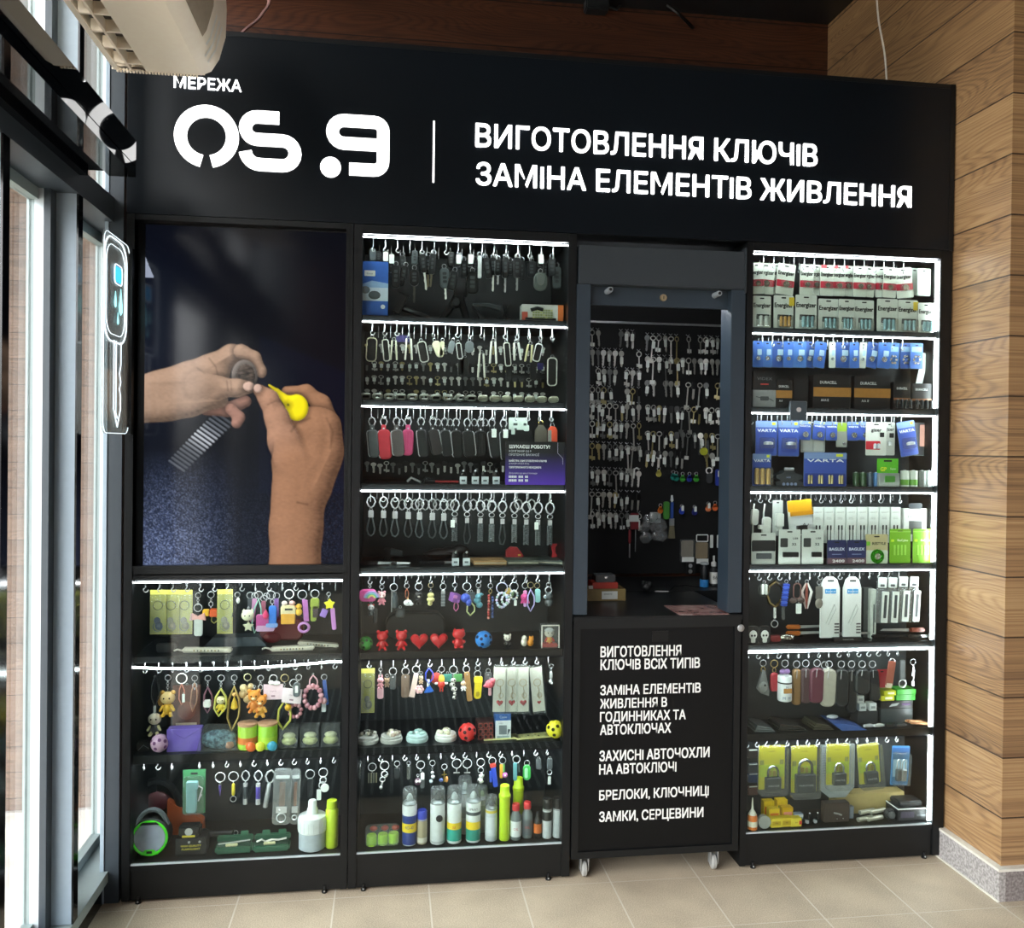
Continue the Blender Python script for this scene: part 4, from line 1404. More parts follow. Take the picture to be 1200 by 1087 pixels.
def simple(r, x, y, label, cat='keychain', name='keychain', group=None, R=0.009, tilt=0.0, m=None, dY=None, ch=0.012):
 o = hung(r, x, y, name, label, cat, group, dY, tilt)
 ringp(o, R, m=m)
 if ch:
  chain(o, -2 * R + 0.001, -2 * R - ch)
 o['_z'] = -2 * R - ch
 z = -2 * R - ch
 del o['_z']
 return o, z

def heart(b, x, z, w, d=0.012, m=None):
 P = []
 for i in range(28):
  t = 2 * PI * i / 28
  P.append((x + w / 32 * 16 * math.sin(t) ** 3, z + w / 32 * (13 * math.cos(t) - 5 * math.cos(2 * t) - 2 * math.cos(3 * t) - math.cos(4 * t))))
 n = len(P)
 V, F = [], []
 for y, k in ((-d, 0.45), (-d * 0.75, 0.8), (0, 1.0), (d * 0.75, 0.8), (d, 0.45)):
  V += [(x + (p - x) * k, y, z + (q - z) * k) for p, q in P]
 for j in range(4):
  F += [(j * n + i, j * n + (i + 1) % n, j * n + n + (i + 1) % n, j * n + n + i) for i in range(n)]
 F += [list(range(n))[::-1], list(range(4 * n, 5 * n))]
 return b.add(V, F, m)

def holeball(o, z, R, col, hole='#10100f', name='ball'):
 b = MB(M(col, 0.4)).ell(0, 0, z, R, None, None, None, 18)
 b.build('shell', o)
 hb = MB(M(hole, 0.9))
 g = (1 + 5 ** 0.5) / 2
 pts = [(a, b_ * g, 0) for a in (-1, 1) for b_ in (-1, 1)] + [(0, a, b_ * g) for a in (-1, 1) for b_ in (-1, 1)] + [(b_ * g, 0, a) for a in (-1, 1) for b_ in (-1, 1)]
 pts += [(a * 1.0, b_ * 1.0, c * 1.0) for a in (-1, 1) for b_ in (-1, 1) for c in (-1, 1)]
 T = Matrix.Rotation(0.4, 4, 'X') @ Matrix.Rotation(0.3, 4, 'Z')
 for p in pts:
  v = (T @ Vector(p)).normalized()
  hb.T = Matrix.Translation((v.x * R * 0.985, v.y * R * 0.985, z + v.z * R * 0.985)) @ v.to_track_quat('Z', 'Y').to_matrix().to_4x4()
  hb.lathe([(R * 0.2, -R * 0.02), (R * 0.19, R * 0.03)], seg=10)
 hb.build('hole_ring', o)

def card(o, z, w, h, col, m=None, th=0.0008, name='backing_card', y=0.0, slot=True, x=0.0):
 b = MB(m or M(col, 0.5, var=0.02)).rr(x, z - h / 2, w, h, w * 0.05, y, y + th)
 if slot:
  sl = MB('#15181a').rr(x, z - h * 0.055, w * 0.2, h * 0.026, h * 0.012, y - 0.0004, y)
  b.V += []
  o0 = len(b.V)
  b.V += sl.V
  b.F += [[i + o0 for i in f] for f in sl.F]
  b.I += [b.mi(M('#15181a'))] * len(sl.F)
 return b

def can(o, prof_r, h, col, cap='#2a2c2e', bands=(), name='can_body', capm=None, seg=18, shoulder=True, steel=True):
 R = prof_r
 hb = h * 0.72
 MB(M(col, 0.35)).lathe([(R * 0.93, 0.0), (R, 0.003), (R, hb - 0.004), (R * 0.96, hb)], seg=seg).build(name, o)
 for z0, z1, c in bands:
  MB(M(c, 0.35)).lathe([(R * 1.004, h * z0), (R * 1.004, h * z1)], seg=seg).build('label_band', o)
 MB(STEEL).lathe([(R * 0.97, hb), (R * 0.98, hb + 0.003), (R * 0.7, hb + h * 0.06), (R * 0.4, hb + h * 0.07)], seg=seg).build('shoulder', o)

def textb(o, t, x, z, h, col, y, w=None, bold=0.0, name='printed_text', cen=True):
 return MB(M(col, 0.5, var=0)).text(t, x, z, h, y=y, w=w, bold=bold, cen=cen).build(name, o)

# ================================================================ middle cabinet, shelf by shelf
FL = [z + 0.0225 for z in ZL[1:7]] + [0.1142]   # standing height of each row
# ---- row 1: car key fobs
r = Row(415, 265, 4.615, floor=FL[0])
w1 = ' on the top shelf'
fob(r, 100, 122, 36, 66, '#50585a', 'grey smooth fob above the blue phone holder box', ring=0, buttons=False)
fob(r, 133, 135, 30, 62, '#151617', 'small black fob tucked beside the grey smooth fob', ring=0)
for x, y, lb in ((168, 128, 'white paper tag fob over the blue box'), (200, 140, 'second white tagged fob with black case below')):
 fob(r, x, y + 8, 20, 100 if x > 190 else 60, '#1a1b1c', lb + w1, tagw=1, ring=0, dY=0.0)
fob(r, 226, 190, 46, 120, '#141516', 'long black fob hanging left of a tilted one' + w1)
fob(r, 262, 140, 34, 90, '#2a2d2e', 'dark fob with bare blade, fifth cluster' + w1, blade=40, dY=0.03)
fob(r, 283, 195, 34, 110, '#1b1c1d', 'slim black fob tilted to the right' + w1, tilt=0.25)
fob(r, 328, 132, 34, 75, '#3d4446', 'grey rectangular fob over a round black fob', ring=0)
fob(r, 326, 212, 50, 90, '#151617', 'round black fob with a dull blade pointing down', blade=90, rnd=0.48, bm=M('#55534e', 0.5, 0.6))
fob(r, 366, 130, 34, 100, '#1f2122', 'black flip fob with a white blade swung out', blade=95, bm=WHITE, tilt=-0.12)
fob(r, 400, 140, 30, 100, '#161718', 'black fob with brassy blade left of silver rod', blade=70, bm=M('#8a8064', 0.4, 0.8))
fob(r, 430, 128, 32, 110, '#222425', 'black fob with chrome side beside a wide gap', blade=70, bm=M('#77715f', 0.4, 0.8), tilt=0.08)
fob(r, 486, 205, 52, 110, '#4b5254', 'big rounded grey fob with white blade' + w1, blade=60, bm=WHITE, rnd=0.45, tilt=-0.06)
fob(r, 525, 140, 34, 80, '#1a1c1d', 'black fob high up beside the rounded grey one', ring=0)
fob(r, 562, 150, 24, 70, '#17181a', 'white tagged fob over the middle phone holder', tagw=1, ring=0, dY=0.0)
fob(r, 548, 222, 44, 105, '#2c3031', 'dark grey fob leaning over the middle phone holder', tilt=0.2)
fob(r, 592, 165, 36, 90, '#131415', 'glossy black fob right of the tagged fob', tilt=-0.05)
fob(r, 627, 150, 26, 70, '#1b1c1e', 'white tagged fob over the widest black fob', tagw=1, ring=0, dY=0.0)
fob(r, 640, 225, 66, 120, '#1d1f20', 'widest black fob hanging in the middle' + w1, rnd=0.35)
fob(r, 655, 165, 32, 70, '#101112', 'small black fob behind the widest one', ring=1, dY=0.035)
fob(r, 680, 140, 20, 120, '#c4c8c8', 'slim silver fob' + w1, buttons=False)
fob(r, 706, 150, 40, 115, '#1f2122', 'black fob leaning against the slim silver one', tilt=-0.2)
fob(r, 752, 150, 38, 95, '#17181a', 'black fob with long white blade' + w1, blade=90, bm=WHITE)
fob(r, 778, 160, 34, 85, '#101112', 'short black fob beside the long white blade', blade=50)
fob(r, 818, 150, 34, 110, '#2d3132', 'grey fob with silver blade, right half' + w1, blade=80)
fob(r, 845, 170, 28, 70, '#141516', 'little black fob between two larger grey fobs')
fob(r, 882, 150, 40, 110, '#191a1b', 'square black fob with thin blade' + w1, blade=70, bm=STEEL)
fob(r, 908, 165, 24, 110, '#26292a', 'narrow black fob with bright corner' + w1)
fob(r, 960, 170, 42, 90, '#1c1e1f', 'black fob left of the clear key cover')
fob(r, 1006, 150, 26, 70, '#202223', 'white tagged fob above the clear key cover', tagw=1, ring=0)
o = fob(r, 1008, 230, 74, 100, '#4e5450', 'large clear oval key cover, right end' + w1, rnd=0.45, buttons=False, dY=0.0)
MB(PLAST).rr(0, -0.036, 0.026, 0.036, 0.012, -0.009, -0.006).build('clear_cover', o)
fob(r, 1035, 180, 26, 80, '#121314', 'slim black fob behind the clear cover', dY=0.04)
fob(r, 1070, 150, 40, 100, '#2a2d2e', 'dark fob with chrome ring at the far right' + w1)
fob(r, 1096, 200, 48, 120, '#3e4445', 'rightmost grey fob with chrome buttons' + w1, rnd=0.3)
# blue carton with phone holder picture
o = stood(r, 112, 480, 'phone_holder_box', 'blue and white carton with a hang tab at left of top shelf', 'box', Y=0.045)
b = MB('#2f62b8').box(-0.041, 0.041, 0, 0.05, 0, 0.145, b=0.001)
b.rr(0, 0.158, 0.082, 0.03, 0.004, 0.001, 0.003, M('#2f62b8'))
b.build('box_body', o)
b = MB('#c7d6e4').box(-0.0412, 0.0408, -0.0012, -0.0002, 0.048, 0.09).prism([(-0.041, 0.09), (0.041, 0.09), (0.041, 0.104), (-0.01, 0.112), (-0.041, 0.10)], -0.0012, -0.0002, M('#8fb1d8'))
b.ell(-0.002, -0.001, 0.066, 0.02, 0.002, 0.014, M('#4c565c')).ell(-0.03, -0.001, 0.082, 0.015, 0.002, 0.012, M('#757f86'))
b.rr(-0.017, 0.135, 0.034, 0.018, 0.002, -0.0013, -0.0004, WHITE)
b.build('printed_front', o)
textb(o, 'hoco', -0.017, 0.131, 0.007, '#4a6c9c', -0.0015)
MB(M('#dfe6ee')).lathe([(0.007, -0.0012), (0.007, -0.0002)], seg=16, c=(0.025, 0, 0.030), ax='y').build('round_mark', o)
# phone holders lying on the shelf
HB = M('#17191b', 0.35)
o = stood(r, 300, 475, 'phone_holder', 'black car phone holder with long arm beside blue box', 'phone holder', Y=0.08)
b = MB(HB)
b.T = Matrix.Translation((-0.03, 0, 0.048)) @ Matrix.Rotation(0.45, 4, 'Y')
b.box(-0.012, 0.012, -0.018, 0.018, -0.035, 0.035, b=0.004).box(-0.022, 0.018, -0.02, -0.014, 0.028, 0.036)
b.build('cradle', o)
MB(HB).tube([(-0.02, 0.01, 0.035), (0.0, 0, 0.026), (0.06, 0, 0.006)], [0.012, 0.010, 0.006]).build('arm', o)
MB(HB).box(-0.06, -0.02, -0.02, 0.02, 0.0, 0.008).build('holder_base', o)
o = stood(r, 560, 490, 'phone_holder', 'black phone holder standing upright in the middle of top shelf', 'phone holder', Y=0.09)
MB(HB).tube([(-0.055, 0, 0.004), (-0.03, 0, 0.03), (0, 0, 0.085), (0.012, 0, 0.09)], [0.011, 0.011, 0.012, 0.012]).tube([(0.005, 0, 0.08), (0.03, 0, 0.006)], [0.013, 0.012]).build('arm', o)
MB(HB).ell(-0.008, -0.012, 0.055, 0.018, 0.016, 0.018).lathe([(0.011, -0.03), (0.011, -0.024)], M('#2b2f31', 0.3), c=(-0.008, 0, 0.055), ax='y').build('joint', o)
MB(HB).box(-0.014, 0.03, -0.012, 0.012, 0.078, 0.105, b=0.003).build('cradle', o)
o = stood(r, 740, 495, 'phone_holder', 'black clamp phone holder lying toward the orange box', 'phone holder', Y=0.075)
MB(M('#34383a', 0.3)).tube([(-0.06, 0, 0.052), (-0.01, 0, 0.05), (0.03, 0, 0.04)], [0.004, 0.009, 0.010]).tube([(-0.06, 0, 0.045), (-0.04, 0, 0.02), (-0.03, 0, 0.005)], [0.004, 0.008, 0.012], HB).build('arm', o)
b = MB(HB)
for q in (-0.3, 0.55):
 b.T = Matrix.Translation((0.05, 0, 0.03)) @ Matrix.Rotation(q, 4, 'Y')
 b.box(-0.006, 0.006, -0.012, 0.012, -0.028, 0.03, b=0.003)
b.build('clamp', o)
o = stood(r, 1020, 515, 'adapter_box', 'orange and white carton showing a black keypad, top shelf', 'box', Y=0.05)
MB('#c8c9c4').box(-0.069, 0.068, 0, 0.05, 0, 0.055, b=0.001).build('box_body', o)
b = MB('#d8743a').box(0.05, 0.0685, -0.0008, 0.02, 0.0, 0.055).box(-0.069, -0.05, -0.0008, 0.0, 0.0, 0.03, M('#b8503e')).box(-0.058, 0.044, -0.001, 0, 0.004, 0.012, M('#1a1c1c')).build('printed_front', o)
b = MB('#1d1f20').tube([(-0.04, -0.004, 0.036), (-0.02, -0.004, 0.043), (0.0, -0.004, 0.038)], 0.006)
for i in range(8):
 for j in range(4):
  b.box(-0.034 + 0.0085 * i, -0.0275 + 0.0085 * i, -0.0025, -0.001, 0.010 + 0.0078 * j, 0.0156 + 0.0078 * j, M('#98a070') if (i + j) % 5 else M('#c6c886'))
b.build('keypad_picture', o)
# ---- row 2: key shells on hooks over a board of blanks
r = Row(420, 380, 9.23, floor=FL[1])
r2 = Row(540, 380, 9.23, floor=FL[1])
G = 'key shells hanging on the second shelf'

def shell(r, x, y, w, h, col, label, kind='frame', tilt=0.0, inner='#151616'):
 s = r.s
 o = hung(r, x, y, 'key_shell', label, 'key shell', G, 0.0, tilt)
 R = 0.005
 ringp(o, R)
 W, H = w * s, h * s
 z = -2 * R
 if kind == 'frame':
  MB(M(col, 0.35)).tube([(px_, 0, pz) for px_, pz in rrpoly(0, z - H / 2, W, H, W * 0.35)], 0.0018, closed=True, rz=0.005).build('shell_rim', o)
  if W > 0.012:
   MB(M(inner, 0.4)).rr(0, z - H / 2, W * 0.86, H * 0.92, W * 0.3, -0.002, 0.003).build('shell_back', o)
 elif kind == 'pair':
  for q in (-1, 1):
   b = MB(M(col, 0.35))
   b.T = Matrix.Translation((q * W * 0.34, 0, z)) @ Matrix.Rotation(q * -0.06, 4, 'Y')
   b.rr(0, -H / 2, W * 0.30, H, W * 0.12, -0.006, 0.006, b=0.001).build('shell_half', o)
 else:
  b = MB(M(col, 0.35)).rr(0, z - H / 2, W, H, W * 0.42, -0.005, 0.005, b=0.0018).build('shell_body', o)
 return o

shell(r, 150, 112, 105, 250, '#cfcaa6', 'cream rimmed open key shell, leftmost on second shelf', tilt=0.04)
shell(r, 285, 130, 62, 230, '#dcdccf', 'narrow white triangular key shell, second hook', tilt=-0.1)
shell(r, 385, 140, 60, 210, '#cfd0b8', 'cream shell halves splayed apart, third hook', 'pair')
shell(r, 545, 120, 66, 230, '#dfe0d2', 'white bowed shell halves in front of a purple patch', 'pair')
shell(r, 672, 155, 90, 220, '#d5d6cc', 'white rimmed shell with dark circuit, tilted, fifth hook', tilt=-0.2, inner='#2a2825')
shell(r, 815, 150, 88, 180, '#e3e1c0', 'plump cream solid shell, sixth hook', 'solid', -0.4)
shell(r, 912, 150, 48, 170, '#d9d8b4', 'slim cream shell, seventh hook', 'solid', 0.08)
shell(r, 1030, 150, 66, 130, '#7d8688', 'small grey rubber shell, eighth hook', 'solid', 0.25)
shell(r, 1075, 170, 50, 170, '#cfd2cc', 'thin white shell half next to the grey rubber one', 'frame', -0.15)
shell(r2, 95, 150, 90, 120, '#6b7173', 'grey square shell over a black sleeve, middle of second shelf', 'solid')
shell(r2, 225, 280, 60, 260, '#d8d9cc', 'long pale open frame shell, tenth hook', 'pair')
shell(r2, 352, 150, 62, 240, '#e0e0d6', 'tall white split shell, eleventh hook', 'pair')
shell(r2, 490, 165, 60, 250, '#d6d7cb', 'white edge shell half with black inside, twelfth hook', 'frame', -0.1)
shell(r2, 595, 165, 70, 190, '#d2d4cc', 'two white shell halves hanging together, thirteenth hook', 'pair', -0.1)
shell(r2, 755, 185, 62, 190, '#b8b58a', 'olive yellow shell, fourteenth hook', 'pair', 0.12)
shell(r2, 860, 180, 74, 190, '#d5d7d2', 'white edge open shell leaning, fifteenth hook', 'frame', 0.22)
shell(r2, 990, 330, 100, 300, '#dcdccf', 'tall black shell with white edge, right end', 'frame', 0.0)
for rr_, x, y, w, h, lb in ((r2, 45, 360, 90, 200, 'wide black key sleeve, middle of second shelf'), (r, 1110, 350, 60, 200, 'black key sleeve left of the middle one'), (r2, 520, 400, 60, 200, 'black key sleeve, right of centre'), (r2, 785, 390, 70, 210, 'black ribbed key sleeve, fourth from the right')):
 s = rr_.s
 o = hung(rr_, x, y, 'key_sleeve', lb, 'key sleeve', 'black key sleeves on the second shelf', 0.03)
 MB(M('#1b1c1d', 0.6)).rr(0, -h * s / 2, w * s, h * s, 0.003, -0.005, 0.005, b=0.001).build('sleeve_body', o)
 MB(CHROME).ring(0, 0, 0.004, 0.004, 0.0008).build('split_ring', o)
# blanks on the rear board
rb = Row(420, 380, 9.23, 0.26)
random.seed(21)
bb_ = MB('#121415').box(CAB[2][2] + 0.002, CAB[2][3] - 0.002, 0.275, 0.283, ZL[2] + 0.03, ZL[1] - 0.02)
tag(bb_.build('blank_board'), 'black rear board carrying rows of key blanks, second shelf', 'board')
cnt = {}
for ri, (yy, nn) in enumerate(((200, 30), (390, 30), (540, 30), (690, 30))):
 for i in range(nn):
  x = 95 + 76 * i
  p = at(420 + x / 9.23, 380 + (yy + 0.02 * x) / 9.23, 0.262)
  if p[0] > 0.545:
   continue
  k = random.choice(['flat', 'flat', 'head', 'bit'])
  ki = random.choice([0, 1, 1, 2, 3])
  o = bpy.data.objects.new('key_blank', KEYS[(k, ki)])
  COL.objects.link(o)
  o.location = p
  o.rotation_euler = (0, random.uniform(-0.06, 0.06), random.uniform(-0.4, 0.4))
  o.scale = (1, 1, 0.62)
  if random.random() < 0.4:
   w = bpy.data.objects.new('paper_tag', TAGMESH)
   COL.objects.link(w)
   w.parent = o
   w.location = (0, -0.004, -0.01)
  tag(o, '%s blank %s in %s row of board behind second-shelf shells' % ({'flat': 'flat key', 'head': 'black-headed', 'bit': 'two-bit key'}[k], nth(i, 30), ORD[ri]), 'key blank', 'key blanks behind the shells')
# oval key rings standing along the shelf front
for i in range(17):
 x = 80 + 127 * i
 p = at(420 + x / 9.23, 380 + (818 - 0.0 * i + 0.018 * x) / 9.23, 0.045)
 o = thing('key_cap_shell', '%s of pale oval shells lying along front of second shelf' % nth(i, 17), 'key shell', (p[0], 0.045, FL[1] + 0.007), (-0.62, 0, random.uniform(-0.08, 0.08)), 'oval shells along the second shelf')
 c = '#c9c9b4' if i > 9 else '#aaaca2'
 b = MB(M(c, 0.3, 0.25)).tube([(a, b_, 0.006) for a, b_ in rrpoly(0, 0, 0.0275, 0.022, 0.009)], 0.0042, closed=True).build('oval_rim', o)
 if i > 9:
  MB(M('#dcdcc4', 0.4)).box(-0.011, 0.011, -0.008, 0.008, 0.004, 0.0085, b=0.002).build('front_face', o)
 elif i % 3 == 0:
  MB(M('#1c1d1d', 0.4)).box(-0.010, 0.010, -0.007, 0.007, 0.004, 0.007, b=0.001).build('front_face', o)
for (rr_, x, y) in ((r, 480, 120), (r2, 860, 420)):
 o = hung(rr_, x, y, 'key_sleeve', 'purple sleeve among the key shells, %s of second shelf' % ('left part' if y < 200 else 'right part'), 'key sleeve', None, 0.05)
 MB('#37306e').rr(0, -0.01, 0.02 if y > 200 else 0.042, 0.022, 0.003, -0.002, 0.002).build('sleeve_body', o)
# ---- row 3: zipped key cases
r = Row(415, 470, 4.615, floor=FL[2])
G = 'zipped leather key cases on the third shelf'
CS = [(97, 85, 58, 150, '#45494a', 'dark grey', -0.10), (160, 85, 70, 160, '#b8323e', 'red', -0.08), (230, 85, 66, 145, '#4a4443', 'grey brown', -0.10), (292, 85, 62, 140, '#b4436c', 'pink', 0.02), (362, 85, 54, 150, '#26292a', 'black', -0.12), (426, 85, 62, 140, '#343030', 'dark brown', -0.2), (490, 88, 56, 145, '#1d2021', 'black', -0.14), (552, 90, 60, 150, '#191b1c', 'black', -0.08), (612, 92, 66, 145, '#1e2021', 'black', -0.13), (684, 92, 66, 140, '#151718', 'glossy black', 0.0), (745, 92, 56, 150, '#202324', 'black', -0.16), (808, 95, 48, 160, '#1b1d1e', 'black', -0.08)]
for i, (x, y, w, h, c, cn, t) in enumerate(CS):
 s = r.s
 o = hung(r, x, y, 'key_case', '%s zipped leather key case, %s of twelve on third shelf' % (cn, nth(i, 12)), 'key case', G, 0.004 * (i % 2), 0)
 pear(o, 50 * s)
 W, H = w * s, h * s
 z = -66 * s
 T = Matrix.Translation((0, 0, z)) @ Matrix.Rotation(t, 4, 'Y')
 b = MB(M(c, 0.42))
 b.T = T
 b.rr(0, -H / 2, W, H, W * 0.36, -0.009, 0.009, b=0.004).build('leather_case', o)
 if i not in (3, 9):
  b = MB(CHROME)
  b.T = T
  P = rrpoly(0, -H / 2, W, H, W * 0.36, 4)
  q = 8 if i not in (8, 5, 6) else 0
  P = [p for p in P if (p[0] < -W * 0.30 if q else p[0] > W * 0.30)]
  P.sort(key=lambda p: -p[1])
  b.tube([(px_ * 1.0, -0.0085, pz) for px_, pz in P], 0.0014).build('zip', o)
 else:
  b = MB(M(c, 0.3))
  b.T = T
  for q in (-0.12, 0.12):
   b.tube([(q * W, -0.0092, -H * 0.12), (q * W, -0.0095, -H * 0.88)], 0.0012)
  b.build('seam', o)
 MB(M(c, 0.4)).rr(0, z + 8 * s, 24 * s, 34 * s, 8 * s, -0.003, 0.003).build('leather_loop', o)
 MB(CHROME).ell(0, -0.0045, z + 4 * s, 0.003).build('stud', o)
 if i in (10, 11):
  ptag(o, 0.006, -58 * s, 26 * s, 46 * s, -0.014)
for x in (255, 455, 520, 650, 710):
 o = hung(r, x, 95, 'snap_hook', 'chrome snap hook hanging behind the %s key cases' % {255: 'grey brown and pink', 455: 'dark brown and black', 520: 'seventh and eighth', 650: 'ninth and tenth', 710: 'tenth and eleventh'}[x], 'hook', 'spare snap hooks on the third shelf', 0.06)
 pear(o, 44 * r.s)
 MB(M('#1b1c1d', 0.5)).rr(0, -44 * r.s - 0.012, 0.014, 0.03, 0.004, -0.003, 0.003).build('leather_loop', o)
# keys seen under and behind the cases
random.seed(8)
for i in range(22):
 p = at(415 + (70 + 35 * i) / 4.615, 470 + (322 + 6 * (i % 3)) / 4.615, 0.2)
 o = bpy.data.objects.new('key_blank', KEYS[(random.choice(['flat', 'head', 'bit']), random.choice([0, 1, 3, 3]))])
 COL.objects.link(o)
 o.location = p
 o.rotation_euler = (0, 0, random.uniform(-0.5, 0.5))
 o.scale = (1, 1, 0.7)
 tag(o, 'key blank, %s of the row below the leather key cases' % nth(i, 22), 'key blank', 'key blanks below the key cases')
bb_ = MB('#121415').box(CAB[2][2] + 0.002, CAB[2][3] - 0.002, 0.275, 0.283, ZL[3] + 0.03, ZL[2] - 0.02)
tag(bb_.build('blank_board'), 'black rear board behind the leather key cases, third shelf', 'board')
for i, x in enumerate((590, 655, 708, 768)):
 o = stood(r, x, 455, 'label_stand', 'small white square label, %s of four under the key cases' % nth(i, 4), 'label', 'square labels on the third shelf', Y=0.05)
 MB('#cdd6da').box(-0.0115, 0.0115, 0, 0.002, 0.0, 0.024).build('label_face', o)
 MB('#5b6266').box(-0.006, 0.006, -0.0006, 0, 0.008, 0.014).build('mark', o)
 MB('#101112').ell(0, 0.014, 0.028, 0.012, 0.009, 0.016).ell(0.001, 0.006, 0.042, 0.004, 0.004, 0.004, CHROME).build('holder_body', o)
o = stood(r, 505, 445, 'screwdriver', 'red shafted tool lying under the key cases', 'tool', Y=0.07)
MB('#8e2b2b').tube([(-0.045, 0, 0.006), (0.035, 0.0, 0.006)], 0.004).build('shaft', o)
MB('#1d1e1f').tube([(-0.075, 0, 0.007), (-0.04, 0, 0.007)], 0.006).build('handle', o)
for x, lb in ((320, 'chrome key clip'), (400, 'black bent clip')):
 o = stood(r, x, 448, 'clip', lb + ' lying on the third shelf', 'clip', Y=0.08)
 MB(CHROME if x < 350 else HB).tube([(-0.02, 0, 0.004), (-0.006, 0, 0.018), (0.006, 0, 0.012), (0.024, 0, 0.004)], 0.004).build('clip_body', o)
# hanging pieces above the poster
o = hung(r, 890, 95, 'card_tag', 'pale green circuit shaped hang tags above the purple poster', 'tag', None, 0.02)
b = MB('#b9c8bd').rr(-0.002, -0.016, 0.062, 0.040, 0.004, -0.0015, 0.001).rr(0.026, -0.03, 0.018, 0.02, 0.004, -0.001, 0.0015)
b.rr(-0.018, -0.0415, 0.012, 0.02, 0.003, -0.001, 0.001)
b.build('tag_plate', o)
b = MB('#3a4642').box(-0.018, -0.004, -0.002, -0.0015, -0.022, -0.014).box(0.016, 0.026, -0.002, -0.0015, -0.022, -0.014).box(-0.014, -0.006, -0.002, -0.0015, -0.036, -0.031)
b.build('slot_mark', o)
o = hung(r, 1010, 105, 'leather_tag', 'olive grey leather key tag over the purple poster', 'tag', None, 0.02)
ringp(o, 0.008, m=M('#c9b87a', 0.25, 1.0))
MB('#4d4a40').prism([(-0.006, -0.014), (0.008, -0.014), (0.020, -0.032), (0.020, -0.07), (-0.020, -0.07), (-0.020, -0.032)], -0.003, 0.003).build('leather', o)
o = hung(r, 1072, 120, 'leather_tag', 'orange and grey leather key tag at the right, third shelf', 'tag', None, 0.006)
ringp(o, 0.007)
MB('#c8492c').prism([(-0.004, -0.008), (0.010, -0.012), (0.017, -0.022), (0.017, -0.06), (-0.014, -0.06), (-0.014, -0.02)], -0.003, 0.003).box(-0.0145, -0.003, -0.0036, -0.002, -0.06, -0.022, M('#777a74')).build('leather', o)
# poster
o = thing('job_poster', 'dark purple job advert leaning against the third shelf glass', 'poster', (0, 0, 0))
pa, pb = at(592.5, 517.3, 0.016), at(662.5, 568.5, 0.016)
pm = bpy.data.materials.new('printed_purple_poster')
n, l, b = nodes(pm)
tc = n.new('ShaderNodeTexCoord')
sp = n.new('ShaderNodeSeparateXYZ')
l.new(tc.outputs['Generated'], sp.inputs[0])
rp = n.new('ShaderNodeValToRGB')
e = rp.color_ramp.elements
e[0].position, e[0].color = 0.0, (*lin('#5a35b4'), 1)
e[1].position, e[1].color = 0.75, (*lin('#1b1c20'), 1)
q_ = e.new(0.35)
q_.color = (*lin('#3a2878'), 1)
l.new(sp.outputs[2], rp.inputs[0])
l.new(rp.outputs[0], b.inputs['Base Color'])
X0, X1, Z0, Z1 = pa[0], pb[0], ZL[3] + 0.0225, pa[2]
MB(pm).box(X0, X1, 0.015, 0.017, Z0, Z1).build('sheet', o)
S = (X1 - X0) / 780.0

def pt(t, x, yt, yb, xe, col='#dcdce6', bold=0.0):
 MB(M(col, 0.6, var=0)).text(t, X0 + (x - 25) * S, Z1 - (yb - 408) * S, (yb - yt) * S, y=0.0146, w=(xe - x) * S, bold=bold).build('printed_text', o)

pt('ШУКАЄШ РОБОТУ?', 75, 448, 490, 598, '#ffffff', 0.025)
pt('КОМПАНІЯ OS 9', 70, 512, 540, 355)
pt('ПРОПОНУЄ ВАКАНСІЇ', 70, 557, 587, 458)
pt('МАЙСТРА З ВИГОТОВЛЕННЯ КЛЮЧІВ', 70, 638, 662, 556, '#ffffff', 0.02)
pt('(НАВЧАЄМО)', 70, 675, 695, 330)
pt('ТЕРИТОРІАЛЬНОГО МЕНЕДЖЕРА', 70, 720, 745, 488, '#ffffff', 0.02)
pt('Долучайся до нашої команди', 70, 795, 817, 435)
b = MB(M('#f4f4fa', 0.6, var=0))
for y in (838, 885):
 for i in range(12):
  if i in (5, 9):
   continue
  b.box(X0 + (45 + 21 * i) * S, X0 + (60 + 21 * i) * S, 0.0142, 0.0149, Z1 - (y + 30 - 408) * S, Z1 - (y - 408) * S)
b.build('phone_line', o)
MB(M('#c9c4dc', 0.6)).tube([(X0 + (700 - 25) * S, 0.0146, Z1), (X0 + 675 * S, 0.0146, Z1 - 140 * S), (X0 + 740 * S, 0.0146, Z1 - 205 * S), (X0 + 742 * S, 0.0146, Z1 - 285 * S)], 0.0006).build('line_motif', o)
# ---- row 4: cord loops and braided straps
r = Row(415, 470, 4.615, floor=FL[3])
s = r.s
for i, x in enumerate((92, 160, 222, 294, 355, 424, 486)):
 y = 512 + 3 * i
 o = hung(r, x, y, 'cord_keyring', 'cord loop key ring with silver cap, %s of seven, fourth shelf' % nth(i, 7), 'key ring', 'cord loop key rings on the fourth shelf', 0.004 * (i % 2))
 pear(o, 62 * s)
 MB(CHROME).box(-14 * s, 14 * s, -0.004, 0.004, -115 * s, -76 * s, b=0.001).ring(0, 0, -70 * s, 7 * s, 0.0009).build('metal_cap', o)
 MB(M('#3c4142' if i % 2 else '#4b5153', 0.5)).tube([(-6 * s, 0, -112 * s), (-16 * s, 0, -150 * s), (-21 * s, 0, -180 * s), (-12 * s, 0, -205 * s), (2 * s, 0, -212 * s), (15 * s, 0, -200 * s), (20 * s, 0, -178 * s), (14 * s, 0, -150 * s), (6 * s, 0, -112 * s)], 4.2 * s).build('cord_loop', o)
